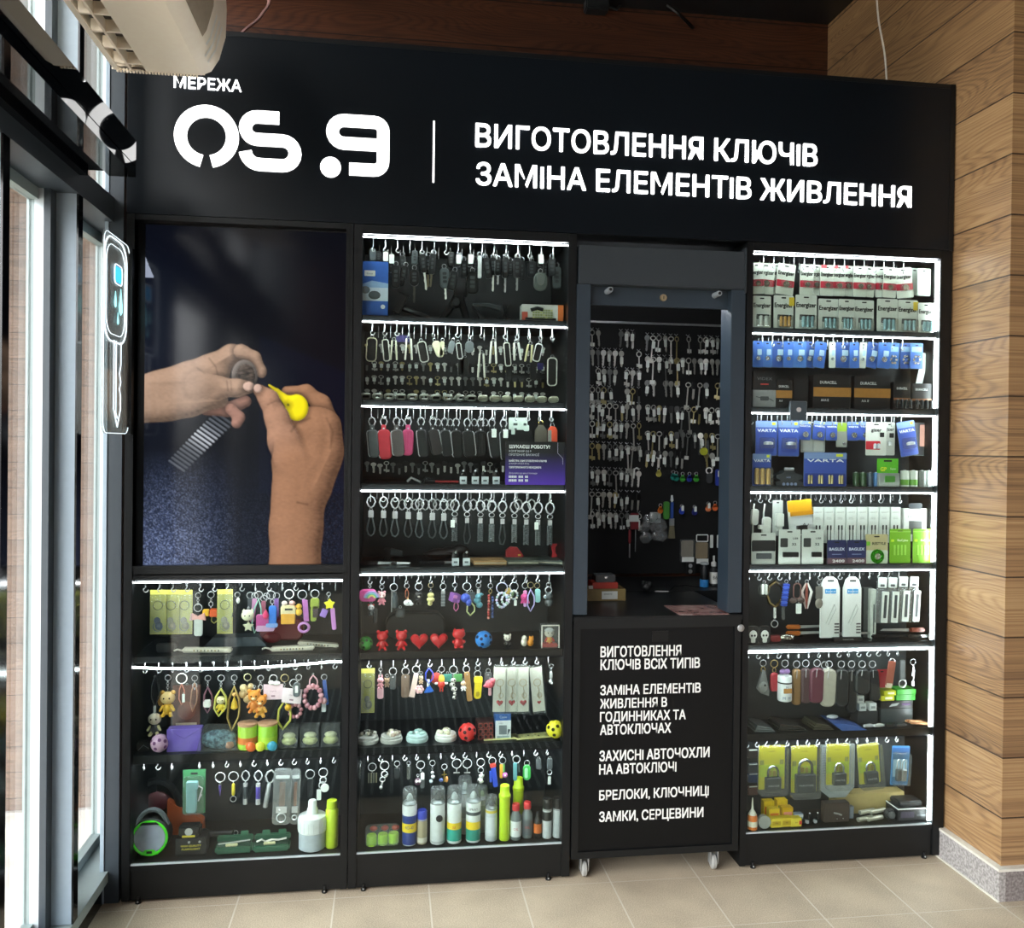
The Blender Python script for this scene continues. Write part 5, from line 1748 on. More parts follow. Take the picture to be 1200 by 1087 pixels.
for i, x in enumerate((545, 612, 684, 745, 803, 868, 932, 996, 1060)):
 y = 530 + 2 * i
 lp = i in (1, 4)
 o = hung(r, x, y, 'braided_keyring', '%s key ring, %s of nine, right of fourth shelf' % ('dark cord loop' if lp else 'braided grey leather strap', nth(i, 9)), 'key ring', 'braided key rings on the fourth shelf', 0.004 * (i % 2))
 pear(o, 66 * s)
 MB(CHROME).ring(0, 0, -80 * s, 15 * s, 0.0012, sz=0.8).box(-11 * s, 11 * s, -0.004, 0.004, -126 * s, -98 * s).build('metal_cap', o)
 if lp:
  MB(M('#3a3e40', 0.5)).tube([(-5 * s, 0, -120 * s), (-16 * s, 0, -200 * s), (-10 * s, 0, -235 * s), (6 * s, 0, -238 * s), (18 * s, 0, -205 * s), (6 * s, 0, -120 * s)], 4 * s).build('cord_loop', o)
 else:
  b = MB(M('#585d5e' if i % 2 else '#484d4f', 0.55))
  L = 100 if i < 6 else 110
  for j in range(int(L / 11)):
   for q in (-1, 1):
    b.T = Matrix.Translation((q * 7 * s, 0, (-132 - 11 * j) * s)) @ Matrix.Rotation(q * 0.5, 4, 'Y')
    b.ell(0, 0, 0, 10.5 * s, 0.004, 6 * s)
  b.build('braid', o)
 if i in (0, 7):
  ptag(o, -0.007, -110 * s, 22 * s, 40 * s, -0.012)
for x in (260, 330, 385, 450, 520, 645, 715, 890, 960):
 o = hung(r, x, 530, 'key_ring', 'dim rear key ring, %s, back of fourth shelf' % nth([260, 330, 385, 450, 520, 645, 715, 890, 960].index(x), 9), 'key ring', 'rear key rings on the fourth shelf', 0.10)
 pear(o, 60 * s, STEEL)
 MB(M('#2e3233', 0.5)).rr(0, -100 * s, 24 * s, 90 * s, 10 * s, -0.002, 0.002).build('strap', o)
for i, x in enumerate((548, 607)):
 o = stood(r, x, 902, 'label_stand', '%s white square label by the tan wallet' % ('left' if i == 0 else 'right'), 'label', 'square labels on the fourth shelf', Y=0.05)
 MB('#cdd6da').box(-0.0115, 0.0115, 0, 0.002, 0.0, 0.024).build('label_face', o)
 MB('#5b6266').box(-0.006, 0.006, -0.0006, 0, 0.008, 0.014).build('mark', o)
 MB('#101112').ell(0, 0.014, 0.028, 0.012, 0.009, 0.016).ell(0.001, 0.006, 0.042, 0.004, 0.004, 0.004, STEEL).build('holder_body', o)

def wallet(x, y, w, d, col, label, turn=0.0, h=0.014):
 o = stood(r, x, y, 'wallet', label, 'wallet', Y=0.10, turn=turn)
 m = M(col, 0.55)
 MB(m).box(-w / 2, w / 2, -d / 2, d / 2, 0, h * 0.45, b=0.002).build('lower_flap', o)
 MB(m).box(-w / 2 - 0.001, w / 2, -d / 2 - 0.001, d / 2, h * 0.5, h, b=0.002).build('upper_flap', o)
 MB(M('#d8cfb4', 0.6)).box(-w / 2 + 0.004, w / 2 - 0.004, -d / 2 + 0.0005, d / 2 - 0.004, h * 0.38, h * 0.56).build('card_edge', o)

wallet(725, 880, 0.11, 0.09, '#a8845a', 'tan leather wallet lying on the fourth shelf', 0.04)
wallet(908, 872, 0.105, 0.09, '#555a50', 'grey green wallet right of the tan wallet', -0.05)
wallet(1062, 868, 0.10, 0.09, '#38423f', 'dark green wallet at the right end of fourth shelf', -0.35)
o = stood(r, 865, 830, 'tape_measure', 'red pocket tape measure standing behind the wallets', 'tape measure', Y=0.21)
MB('#9e2a2e').prism([(-0.030, 0), (0.030, 0), (0.032, 0.012), (0.01, 0.04), (-0.012, 0.042), (-0.028, 0.03)], -0.012, 0.012).build('case', o)
MB('#d8b84a').box(0.012, 0.022, -0.0128, -0.0118, 0.012, 0.017).build('label_patch', o)
o = hung(r, 1082, 770, 'bottle_opener', 'red bottle opener shape hanging behind the green wallet', 'opener', None, 0.08)
MB('#a8292f').prism([(-0.012, 0), (0.012, 0), (0.004, -0.012), (0.004, -0.03), (0.014, -0.042), (-0.010, -0.05), (-0.006, -0.03)], -0.003, 0.003).build('opener_body', o)
for x, y, lb, a in ((95, 890, 'silver folding tool lying at the left end of fourth shelf', 0.15), (200, 885, 'silver folding tool beside the leftmost one', 0.3), (455, 880, 'black handled folding tool near the square labels', -0.05)):
 o = stood(r, x, y, 'folding_tool', lb, 'tool', Y=0.085, turn=-a)
 MB(HB).box(-0.06, 0.02, -0.008, 0.008, 0.0, 0.011, b=0.003).build('handle', o)
 MB(STEEL).prism([(0.02, 0.002), (0.06, 0.004), (0.065, 0.009), (0.02, 0.010)], -0.002, 0.002).build('blade', o)
o = stood(r, 180, 830, 'gadget', 'black spray nozzle shape at the back of fourth shelf', 'gadget', Y=0.2)
MB('#1a1c1d').box(-0.012, 0.012, -0.01, 0.01, 0, 0.04, b=0.003).prism([(0.01, 0.02), (0.05, 0.01), (0.05, 0.03), (0.012, 0.04)], -0.008, 0.008, M('#3a4043')).build('gadget_body', o)
o = stood(r, 470, 800, 'pouch', 'dark crumpled leather pouch at the back of fourth shelf', 'pouch', Y=0.22)
MB('#241f1d').ell(0, 0, 0.018, 0.06, 0.03, 0.018).ell(0.03, 0, 0.026, 0.035, 0.025, 0.016).ell(0.065, 0.0, 0.03, 0.03, 0.02, 0.02).build('leather', o)
# ---- row 5: soft toys, hearts and bears
r = Row(415, 665, 4.615, floor=FL[4])
s = r.s
G5 = 'charms hanging on the fifth shelf'
o, z = simple(r, 85, 95, 'rainbow and pink padded pouch charm, leftmost on fifth shelf', group=G5, R=0.004, ch=0.004)
b = MB('#d8579a').rr(-0.006, z - 0.02, 0.055, 0.040, 0.014, -0.006, 0.006, b=0.003)
b.build('pouch', o)
b = MB()
for i, c in enumerate(('#e0dc7a', '#7fc8a0', '#8fb8dc', '#c79ad6')):
 R = 0.010 + 0.0045 * i
 b.tube([(0.006 + R * math.cos(a), -0.0065, z - 0.03 + R * math.sin(a)) for a in [0.2 + 0.28 * k for k in range(11)]], 0.0026, M(c))
b.build('rainbow', o)
o, z = simple(r, 92, 180, 'grey and white dog charm with red hood on fifth shelf', group=G5, R=0.004, ch=0.002, dY=0.0)
doll(o, z, 0.036, 0.03, '#c9ced2', '#3e4548', 'round', '#b8443a', '#e8e8e6')
strap(o, z - 0.012, 0.012, 0.048, '#2a2d30', x=0.014, lean=0.006, loop=False)
o, z = simple(r, 150, 92, 'pale pink doll charm with ribbon, second on fifth shelf', group=G5, R=0.007, ch=0.006)
doll(o, z, 0.044, 0.024, '#f0c0c0', '#e08a9a', 'round', '#e8a0ac', '#fbe6e0')
o, z = simple(r, 215, 85, 'dark bottle shaped charm with steel pin on big ring', group=G5, R=0.012, ch=0.004)
MB(M('#3a4347', 0.4)).lathe([(0.0, -0.052), (0.010, -0.05), (0.011, -0.02), (0.006, -0.008), (0.006, 0.0)], c=(0.004, 0, z)).build('bottle', o)
MB(CHROME).tube([(-0.006, 0, z + 0.004), (-0.007, 0, z - 0.065)], 0.0016).build('pin', o)
o, z = simple(r, 285, 85, 'orange strap with white unicorn head charm on fifth shelf', group=G5, R=0.008, ch=0)
strap(o, z, 0.010, 0.034, '#b5694d')
b = MB('#eceef0').ell(0.004, 0, z - 0.046, 0.014, 0.010, 0.010).ell(0.014, -0.002, z - 0.05, 0.008, 0.007, 0.006).lathe([(0.003, 0), (0, 0.012)], M('#e8c890'), 6, (0.004, 0, z - 0.037)).ell(0.006, -0.009, z - 0.044, 0.0016, None, None, M('#222222'))
b.build('unicorn_head', o)
o, z = simple(r, 350, 82, 'black hooded figure charm on a wide silver ring', group=G5, R=0.012, ch=0.003)
doll(o, z, 0.042, 0.026, '#2a2c2e', '#1c1e20', 'point', '#2a2c2e', '#d9d2c6')
o, z = simple(r, 250, 205, 'dark camera shaped charm low on fifth shelf', group=G5, R=0.004, ch=0)
MB('#2a2e31').rr(0, z - 0.016, 0.032, 0.030, 0.008, -0.006, 0.006, b=0.002).lathe([(0.010, -0.009), (0.008, -0.005)], M('#4a5054', 0.2), 14, (0, 0, z - 0.016), 'y').build('camera_body', o)
o, z = simple(r, 415, 82, 'cream stacked bead charm on brass links', group=G5, R=0.008, m=M('#cbb98a', 0.3, 1), ch=0.012)
b = MB('#d8cf8e').ell(0, 0, z - 0.012, 0.011, 0.01, 0.009).ell(0, 0, z - 0.026, 0.013, 0.011, 0.009).ell(-0.002, 0, z - 0.038, 0.008)
b.build('stacked_beads', o)
o, z = simple(r, 482, 85, 'grey woven wrist strap hanging on fifth shelf', group=G5, R=0.010, ch=0.002)
MB(CHROME).box(-0.006, 0.006, -0.003, 0.003, z - 0.008, z).build('metal_cap', o)
b = MB('#6d7173')
for j in range(9):
 b.rr(0, z - 0.010 - 0.005 * j, 0.013, 0.0042, 0.001, -0.002, 0.002, M('#5b6062' if j % 2 else '#7d8284'))
b.build('woven_strap', o)
o, z = simple(r, 545, 80, 'purple block charm with pink loop on fifth shelf', group=G5, R=0.008, ch=0.016)
b = MB('#8c5aa0')
b.T = Matrix.Translation((0, 0, z - 0.017)) @ Matrix.Rotation(0.25, 4, 'Y') @ Matrix.Rotation(0.5, 4, 'Z')
b.box(-0.014, 0.014, -0.014, 0.014, -0.014, 0.014, b=0.0015).box(-0.0146, 0.0, -0.0146, -0.0135, 0.0, 0.010, M('#d08ac0')).box(0.004, 0.012, -0.0146, -0.0135, -0.012, -0.004, M('#b070c8'))
b.build('block', o)
strap(o, z - 0.03, 0.014, 0.032, '#d87aa8', x=0.004)
o, z = simple(r, 610, 80, 'blue ball charm under a wide ring on fifth shelf', group=G5, R=0.013, ch=0.012)
b = MB('#3a52b4').ell(-0.004, 0, z - 0.012, 0.016, 0.014, 0.015, None, 14).ell(0.006, -0.006, z - 0.026, 0.010, 0.009, 0.012)
b.build('blue_figure', o)
strap(o, z - 0.025, 0.024, 0.044, '#b8c088', x=0.012)
o, z = simple(r, 634, 120, 'dark grey tag charm behind the blue ball', group=G5, R=0.004, ch=0, dY=0.045)
MB('#4a5156').rr(0, z - 0.016, 0.026, 0.034, 0.004, -0.002, 0.002).build('tag_plate', o)
o, z = simple(r, 672, 82, 'teal wavy figure charm with silver cap', group=G5, R=0.008, ch=0.004)
MB(CHROME).box(-0.005, 0.005, -0.004, 0.004, z - 0.014, z).build('metal_cap', o)
b = MB('#5a929e').ell(0, 0, z - 0.024, 0.010).ell(-0.003, 0, z - 0.038, 0.012, 0.008, 0.011).ell(0.004, 0, z - 0.052, 0.011, 0.008, 0.010).ell(0.006, 0, z - 0.018, 0.012, 0.007, 0.005)
b.build('teal_figure', o)
o, z = simple(r, 737, 85, 'brass clasp holding red and blue bead strings', group=G5, R=0.008, ch=0.002)
clasp(o, z, 0.018, M('#c2a96a', 0.3, 1))
beads(o, z - 0.018, 9, 0.0048, ('#b8524e', '#a8443f', '#c47a6a'), x=-0.005)
beads(o, z - 0.024, 8, 0.0048, ('#3c4c78', '#50628f', '#2f3c60'), x=0.008)
o, z = simple(r, 800, 80, 'big pale ring carrying pearl bead bracelets on fifth shelf', group=G5, R=0.018, m=M('#b9b6d0', 0.3, 0.6), ch=0)
beads(o, z + 0.002, 16, 0.0046, ('#c9b8d8', '#9fb0c8', '#d8d4e4', '#a8c4b8'), loopw=0.034)
beads(o, z - 0.004, 12, 0.0042, ('#d9dedc', '#a9c0b0', '#c8c4da'), loopw=0.024, x=0.012)
o, z = simple(r, 865, 78, 'glass bead loop on a thin ring beside the pearls', group=G5, R=0.014, ch=0)
beads(o, z, 11, 0.004, ('#bfc4c8', '#e0dcd0', '#8fa0a0'), loopw=0.024)
ptag(o, 0.004, z - 0.030, 0.009, 0.018)
o, z = simple(r, 835, 95, 'yellow green flower charm above the pearl bracelets', group=G5, R=0.005, ch=0, dY=0.04)
MB('#c9a85a').ell(0, 0, z - 0.01, 0.012, 0.008, 0.012).ell(0.012, 0, z - 0.018, 0.008, 0.006, 0.01, M('#7fa070')).build('flower', o)
o, z = simple(r, 925, 80, 'hot pink octopus charm with lilac strap', group=G5, R=0.010, ch=0.006)
b = MB('#d24a8c').ell(-0.002, 0, z - 0.022, 0.013, 0.011, 0.012)
for q in (-2, -1, 0, 1, 2):
 b.tube([(q * 0.004, -0.002, z - 0.03), (q * 0.007, -0.004, z - 0.042)], [0.0035, 0.0025])
b.ell(-0.006, -0.01, z - 0.02, 0.0014, None, None, M('#1a1a1a')).ell(0.003, -0.0105, z - 0.02, 0.0014, None, None, M('#1a1a1a'))
b.build('octopus', o)
strap(o, z, 0.012, 0.018, '#e08ac0', loop=False)
strap(o, z - 0.034, 0.009, 0.02, '#c8a0d8', loop=False)
o, z = simple(r, 955, 78, 'lilac translucent loop strap on a brass ring', group=G5, R=0.010, m=M('#c9b888', 0.3, 1), ch=0.004)
strap(o, z, 0.022, 0.072, '#a9a0d0')
o, z = simple(r, 990, 82, 'mint flask charm hanging on fifth shelf', group=G5, R=0.009, m=M('#c9b888', 0.3, 1), ch=0.002)
MB('#8fc4c0').rr(0.002, z - 0.022, 0.018, 0.044, 0.007, -0.005, 0.005, b=0.002).build('flask', o)
o, z = simple(r, 1052, 80, 'dark grey fluffy ball charm, rightmost on fifth shelf', group=G5, R=0.008, ch=0)
MB(CHROME).ring(0, 0, z - 0.009, 0.011, 0.002).build('second_ring', o)
b = MB('#4a5052').ell(0, 0, z - 0.030, 0.015, 0.013, 0.014).ell(0.002, 0, z - 0.050, 0.015, 0.013, 0.014)
b.ell(-0.012, -0.006, z - 0.030, 0.006, 0.004, 0.006, M('#e9ebea')).ell(-0.0125, -0.01, z - 0.030, 0.003, 0.002, 0.003, M('#2c5f8c'))
b.build('fluffy_figure', o)
# standing toys on shelf five
o = stood(r, 62, 465, 'bumpy_ball', 'green rubber ball with round holes at left of fifth shelf', 'ball', Y=0.05)
holeball(o, 0.0228, 0.0228, '#3f9c3a', '#123a14')
RED = '#c4262c'
for x, lb in ((152, 'left of two red bear figures beside the green ball'), (255, 'red bear figure beside the left red heart')):
 o = stood(r, x, 466, 'bear_figure', lb, 'figure', group='red bears on the fifth shelf', Y=0.055)
 doll(o, 0.062, 0.062, 0.044, RED, RED, 'round', None, '#d2383c', rough=0.25, eyes=False)
for x, lb, t in ((352, 'left red heart on the fifth shelf', 0.12), (458, 'right red heart on the fifth shelf', -0.1)):
 o = stood(r, x, 462, 'heart_box', lb, 'heart', group='red hearts on the fifth shelf', Y=0.06, turn=t)
 heart(MB(M(RED, 0.3)), 0, 0.026, 0.058, 0.016).build('heart_body', o)
o = stood(r, 565, 460, 'kitten_figure', 'red bow-topped kitten shaped figure right of the hearts', 'figure', Y=0.055)
b = MB(M(RED, 0.3)).ell(0, 0, 0.046, 0.021, 0.016, 0.016, None, 14)
for q in (-1, 1):
 b.lathe([(0.007, 0), (0, 0.01)], None, 6, (q * 0.013, 0, 0.056))
b.build('head', o)
MB(M(RED, 0.3)).ell(0, 0, 0.018, 0.017, 0.015, 0.018).ell(-0.016, -0.004, 0.022, 0.006).ell(0.016, -0.004, 0.022, 0.006).ell(-0.009, -0.008, 0.005, 0.007, 0.009, 0.005).ell(0.009, -0.008, 0.005, 0.007, 0.009, 0.005).build('body', o)
o = stood(r, 700, 455, 'bumpy_ball', 'blue rubber ball with round holes in middle of fifth shelf', 'ball', Y=0.05)
holeball(o, 0.0280, 0.0280, '#2b7fd0', '#0c2148')
o = stood(r, 828, 452, 'panda_figure', 'small black and white panda figure on the fifth shelf', 'figure', Y=0.06)
doll(o, 0.042, 0.042, 0.036, '#eae2d2', '#26282a', 'round', '#e8e2d4', None)
o = stood(r, 935, 450, 'cat_figure', 'tiny white cat figure left of the tiny orange cat', 'figure', Y=0.06)
MB('#ece4d0').ell(-0.010, 0, 0.014, 0.011, 0.010, 0.014).ell(-0.010, -0.003, 0.028, 0.009).build('cat_body', o)
o = stood(r, 937, 450, 'cat_figure', 'tiny orange cat figure beside the clear plastic box', 'figure', Y=0.06)
MB('#e0902c').ell(0.010, 0, 0.012, 0.011, 0.010, 0.012).ell(0.012, -0.003, 0.024, 0.009).lathe([(0.003, 0), (0, 0.006)], None, 6, (0.018, 0, 0.03)).lathe([(0.003, 0), (0, 0.006)], None, 6, (0.007, 0, 0.03)).build('cat_body', o)
o = stood(r, 1055, 446, 'figure_box', 'clear plastic box with a seated red and yellow figure', 'box', Y=0.05)
MB(PLAST).box(-0.029, 0.029, -0.02, 0.02, 0.001, 0.074).build('clear_box', o)
b = MB('#e8e2d8')
for q in (-1, 1):
 b.box(q * 0.0285 - 0.0015, q * 0.0285 + 0.0015, -0.021, -0.018, 0, 0.075)
b.box(-0.03, 0.03, -0.021, -0.018, 0.072, 0.075)
b.build('box_edge', o)
doll(o, 0.062, 0.056, 0.034, '#e6ded2', '#e2a048', 'hat', '#d8d8d8', None, limbs='#c8302c')
MB('#b82c2a').box(-0.026, 0.026, -0.016, 0.014, 0.001, 0.012, b=0.003).build('red_base', o)
o = stood(r, 330, 330, 'speaker_case', 'dark domed case standing behind the red hearts', 'case', Y=0.22)
MB('#262b2c').rr(0, 0.045, 0.20, 0.09, 0.04, -0.03, 0.03, b=0.006).build('case_body', o)
# ---- row 6: leather charms, cards, tins
r = Row(415, 665, 4.615, floor=FL[5])
G6 = 'charms hanging on the sixth shelf'
YC_ = '#d6cf62'

def ycard(r, x, y, label, w=0.0175, h=0.052, grp='yellow card keychains', charm='#8e8a78', dY=0.0, tilt=0.0):
 o = hung(r, x, y, 'carded_keychain', label, 'keychain', grp, dY, tilt)
 MB(M(YC_, 0.4, var=0.02)).box(-w, w, 0.001, 0.002, -h, 0.004).build('backing_card', o)
 MB('#9a9440').text('Keyring', 0, -0.006, 0.0035, y=0.0006, cen=True).build('printed_text', o)
 MB(M('#4c4a3a', 0.4, 0.5)).ring(0, -0.0005, -h * 0.33, w * 0.6, 0.0009).build('split_ring', o)
 MB(M(charm, 0.35, 0.6)).ell(-0.002, 0, -h * 0.68, w * 0.42, 0.002, h * 0.08).ell(0.003, -0.0005, -h * 0.80, w * 0.5, 0.002, h * 0.10).ring(0, 0, -h * 0.82, w * 0.6, 0.0012).build('charm', o)
 MB(PLAST).box(-w * 0.98, w * 0.98, -0.0022, 0.0, -h * 0.98, -0.010).build('clear_sleeve', o)
 return o

o = ycard(r, 75, 552, 'yellow carded keychain at the left end of sixth shelf', 0.0215, 0.138, None)

def leather(r, x, y, col, w, h, label, grp=G6, R=0.010, tilt=0.0, dY=None, m=None):
 o, z = simple(r, x, y, label, group=grp, R=R, ch=0, tilt=tilt, dY=dY, m=m)
 W, H = w * r.s, h * r.s
 MB(M(col, 0.5)).rr(0, z + 0.002 - H / 2, W, H, W * 0.3, -0.003, 0.003, b=0.001).build('leather_strap', o)
 MB(CHROME).ell(0, -0.0033, z - 0.006, 0.0024, 0.001, 0.0024).build('stud', o)
 return o, z

o, z = simple(r, 143, 540, 'pink rabbit charm with long pink tag on sixth shelf', group=G6, R=0.006, ch=0.020)
doll(o, z + 0.002, 0.036, 0.028, '#d99aa4', '#c98894', 'long')
strap(o, z - 0.030, 0.020, 0.038, '#dcaab2', loop=False)
o, z = simple(r, 178, 575, 'little brown bear charm next to the pink rabbit', group=G6, R=0.005, ch=0.002, dY=0.04)
doll(o, z, 0.030, 0.022, '#b89878', '#8a7058')
leather(r, 210, 540, '#3f4344', 34, 80, 'grey leather loop key charm, third on sixth shelf', R=0.012)
o, z = leather(r, 278, 540, '#6f5c4e', 44, 125, 'brown leather strap key charm on sixth shelf', R=0.012)
o, z = simple(r, 335, 530, 'pale pink clear strap with flower charm on a wide ring', group=G6, R=0.012, ch=0, dY=0.0)
MB(M('#e4c8be', 0.3)).prism([(-0.006, z), (0.008, z - 0.002), (-0.004, z - 0.078), (-0.022, z - 0.074)], -0.003, 0.003).build('clear_strap', o)
b = MB('#e6b4b8')
for k in range(6):
 a = k * PI / 3
 b.ell(0.012 + 0.009 * math.cos(a), -0.003, z - 0.052 + 0.009 * math.sin(a), 0.006, 0.004, 0.006)
b.ell(0.012, -0.004, z - 0.052, 0.005, 0.004, 0.005, M('#f0dcc0'))
b.build('flower', o)
o, z = simple(r, 362, 560, 'cream kitten charm between the pale strap and blue loop', group=G6, R=0.005, ch=0.004, dY=0.035)
doll(o, z, 0.026, 0.020, '#e6d4b0', '#d8b890', 'point')
o, z = simple(r, 405, 530, 'deep blue strap loop with blue star charm', group=G6, R=0.004, ch=0)
strap(o, z, 0.024, 0.048, '#2f45b0')
MB(WHITE).box(-0.006, 0.003, -0.004, 0.004, z - 0.060, z - 0.036, b=0.001).build('white_bead', o)
MB('#2f66c4').prism([(0, z - 0.05), (0.016, z - 0.074), (0.0, z - 0.078), (-0.014, z - 0.078), (-0.010, z - 0.07)], -0.004, 0.004).build('star', o)
o, z = simple(r, 455, 555, 'red round charm behind the red and yellow figure', group=G6, R=0.005, ch=0, dY=0.035)
MB('#b8362c').ell(-0.006, 0, z - 0.016, 0.018, 0.010, 0.020).build('red_ball', o)
o, z = simple(r, 473, 532, 'red and yellow chicken figure charm on sixth shelf', group=G6, R=0.010, ch=0.012)
b = MB('#d83a2c').ell(0, 0, z - 0.026, 0.012, 0.010, 0.014).ell(0, 0, z - 0.012, 0.011, 0.009, 0.010, M('#f0c040')).lathe([(0.010, 0), (0.007, 0.008), (0, 0.01)], M('#f0c040'), 8, (0, 0, z - 0.006)).ell(0.016, 0, z - 0.024, 0.006, 0.004, 0.004, WHITE).ell(-0.016, 0, z - 0.024, 0.006, 0.004, 0.004, WHITE)
b.box(-0.006, -0.002, -0.003, 0.003, z - 0.05, z - 0.036).box(0.002, 0.006, -0.003, 0.003, z - 0.05, z - 0.036)
b.build('figure_body', o)
o, z = simple(r, 537, 530, 'long chain of white spotted cat charms on a wide ring', group=G6, R=0.013, ch=0.010)
b = MB('#e4e2dc')
for i, (x, dz) in enumerate(((0, 0.012), (-0.003, 0.026), (0.003, 0.040), (0.006, 0.056), (0.004, 0.068))):
 b.ell(x, 0, z - dz, 0.0095 if i < 3 else 0.006, 0.007, 0.008 if i < 3 else 0.006).ell(x + 0.004, -0.006, z - dz + 0.002, 0.003, 0.002, 0.003, M('#2c2c2c')).ell(x - 0.004, -0.006, z - dz - 0.002, 0.003, 0.002, 0.003, M('#55504c'))
b.build('cat_charm', o)
for x, c, lb in ((505, '#4a9c88', 'teal block charm behind the white cats'), (560, '#5aa05a', 'green block charm right of the white cats')):
 o, z = simple(r, x, 562, lb, group=G6, R=0.004, ch=0, dY=0.045)
 MB(c).rr(0, z - 0.012, 0.030, 0.024, 0.003, -0.005, 0.005, b=0.001).build('block', o)
leather(r, 605, 530, '#a07848', 30, 160, 'tan leather strap key charm leaning right', R=0.011, tilt=-0.12)
o, z = simple(r, 592, 600, 'tiny skeleton doll charm beside the tan strap', group=G6, R=0.003, ch=0.0, dY=0.0)
doll(o, z, 0.032, 0.020, '#d8b494', '#e4e2de', 'none')
o, z = simple(r, 668, 530, 'bright yellow banana strap charm on sixth shelf', group=G6, R=0.008, ch=0)
MB(CHROME).ring(0, 0, z - 0.011, 0.011, 0.0012).build('second_ring', o)
b = MB('#e4cf2a')
b.T = Matrix.Translation((0.003, 0, z - 0.024)) @ Matrix.Rotation(0.06, 4, 'Y')
b.rr(0, -0.006, 0.028, 0.022, 0.006, -0.004, 0.004, b=0.001).rr(0.001, -0.036, 0.024, 0.064, 0.010, -0.003, 0.003, b=0.001)
b.rr(0.001, -0.052, 0.011, 0.016, 0.004, -0.0034, -0.0025, M('#a8941c'))
b.build('yellow_strap', o)
leather(r, 725, 545, '#565b5d', 40, 80, 'grey leather charm above the coral bird', R=0.007)
o, z = simple(r, 735, 595, 'coral pink bird charm with pink tag', group=G6, R=0.003, ch=0, dY=0.0)
b = MB('#d8616e').ell(0, 0, z - 0.014, 0.016, 0.010, 0.014).ell(0.008, -0.002, z - 0.004, 0.010, 0.008, 0.010).ell(-0.012, 0, z - 0.02, 0.010, 0.006, 0.006)
b.build('bird', o)
strap(o, z - 0.026, 0.010, 0.026, '#d8a0a8', loop=False)
for i, x in enumerate((793, 855, 915, 985)):
 o = hung(r, x, 545, 'boxed_keychain', 'white card keychain with red heart charm, %s of four bagged ones' % nth(i, 4), 'keychain', 'white carded heart keychains', 0.005 * (i % 2), (0.02, 0.0, -0.01, -0.10)[i])
 w = 0.0225
 MB(M('#dcd8cc', 0.4, var=0.02)).box(-w, w * 0.8, 0.001, 0.002, -0.142, 0.004).build('backing_card', o)
 MB(M('#b9a27c', 0.3, 0.8)).ring(-0.001, -0.001, -0.046, 0.012, 0.0010).tube([(0, -0.001, -0.058), (0.003, -0.001, -0.075), (-0.001, -0.001, -0.09), (0.002, -0.001, -0.10)], 0.0012).ring(0.003, -0.001, -0.088, 0.008, 0.0008).build('split_ring', o)
 heart(MB(M('#b03034', 0.25)), 0.0, -0.112, 0.022 if i < 3 else 0.013, 0.003).build('heart', o)
 MB('#8c8a84').text('love', -0.002, -0.010, 0.004, y=0.0006, cen=True).build('printed_text', o)
 MB(PLAST).box(-w * 1.05, w * 0.9, -0.006, 0.003, -0.146, 0.012).build('clear_bag', o)
o, z = simple(r, 1065, 520, 'small silver pendant keychain at the right end of sixth shelf', group=G6, R=0.007, ch=0.012)
MB(CHROME).rr(0, z - 0.012, 0.010, 0.024, 0.004, -0.003, 0.003, b=0.001).ell(0, 0, z - 0.032, 0.008).ell(0.003, -0.005, z - 0.037, 0.004).build('pendant', o)
# shelf six floor

def tin(x, y, col, label, pile, n=8, lid=True):
 o = stood(r, x, y, 'charm_tin', label, 'tin', 'round tins of charms on the sixth shelf', Y=0.075)
 MB(M(col, 0.4)).lathe([(0.034, 0), (0.036, 0.004), (0.036, 0.012), (0.034, 0.014)], seg=24).build('lid_base', o)
 MB(M(col, 0.4)).lathe([(0.030, 0.014), (0.033, 0.016), (0.033, 0.021), (0.031, 0.0225)], seg=24).build('tray', o)
 random.seed(int(x))
 b = MB()
 for i in range(n):
  a, q = random.uniform(0, 6.3), random.uniform(0, 0.024)
  b.ell(q * math.cos(a), q * math.sin(a), 0.026 + random.uniform(0, 0.010) * (1 - q / 0.03), random.uniform(0.006, 0.010), random.uniform(0.006, 0.009), 0.006, M(random.choice(pile)), 7)
 b.build('charm_pile', o)['kind'] = 'stuff'

tin(72, 990, '#c9c9c2', 'tin of cream and black badges, leftmost of the four', ('#d8d2bc', '#b8b09a', '#6a675e', '#e6e2d4'), 16)
tin(200, 990, '#bdbdb6', 'tin of cream flower charms, second from the left', ('#d9cdb8', '#c2ad9a', '#8a8378', '#ece6da'), 16)
tin(340, 985, '#c4dcda', 'pale blue tin with mint charms', ('#b8d8d4', '#9cc4c0', '#d8e8e4'), 12)
tin(495, 975, '#e2e2dc', 'white tin with cream frosting charms', ('#e0dcc2', '#d2ccaa', '#ece8d8'), 12)
o = stood(r, 612, 965, 'bumpy_ball', 'red rubber ball with round holes on sixth shelf', 'ball', Y=0.05)
holeball(o, 0.0295, 0.0295, '#d23430', '#3a0a0a')
o = stood(r, 710, 940, 'puzzle_cube', 'dark cube of small framed squares beside the red ball', 'puzzle cube', Y=0.055, turn=0.06)
MB('#3a1f1c').box(-0.026, 0.026, -0.001, 0.050, 0, 0.058, b=0.001).build('cube_body', o)
b = MB()
for i in range(3):
 for j in range(3):
  x, z = -0.017 + 0.017 * i, 0.011 + 0.0185 * j
  b.rr(x, z, 0.0145, 0.016, 0.003, -0.0022, -0.0008, M('#8a4038')).rr(x, z, 0.009, 0.010, 0.002, -0.003, -0.002, M('#2a1210'))
b.build('face_tile', o)
o = stood(r, 805, 940, 'watch_carton', 'blue and white carton with a grey display picture', 'box', Y=0.06)
MB('#3a62a4').box(-0.026, 0.026, 0, 0.045, 0, 0.082, b=0.0008).build('box_body', o)
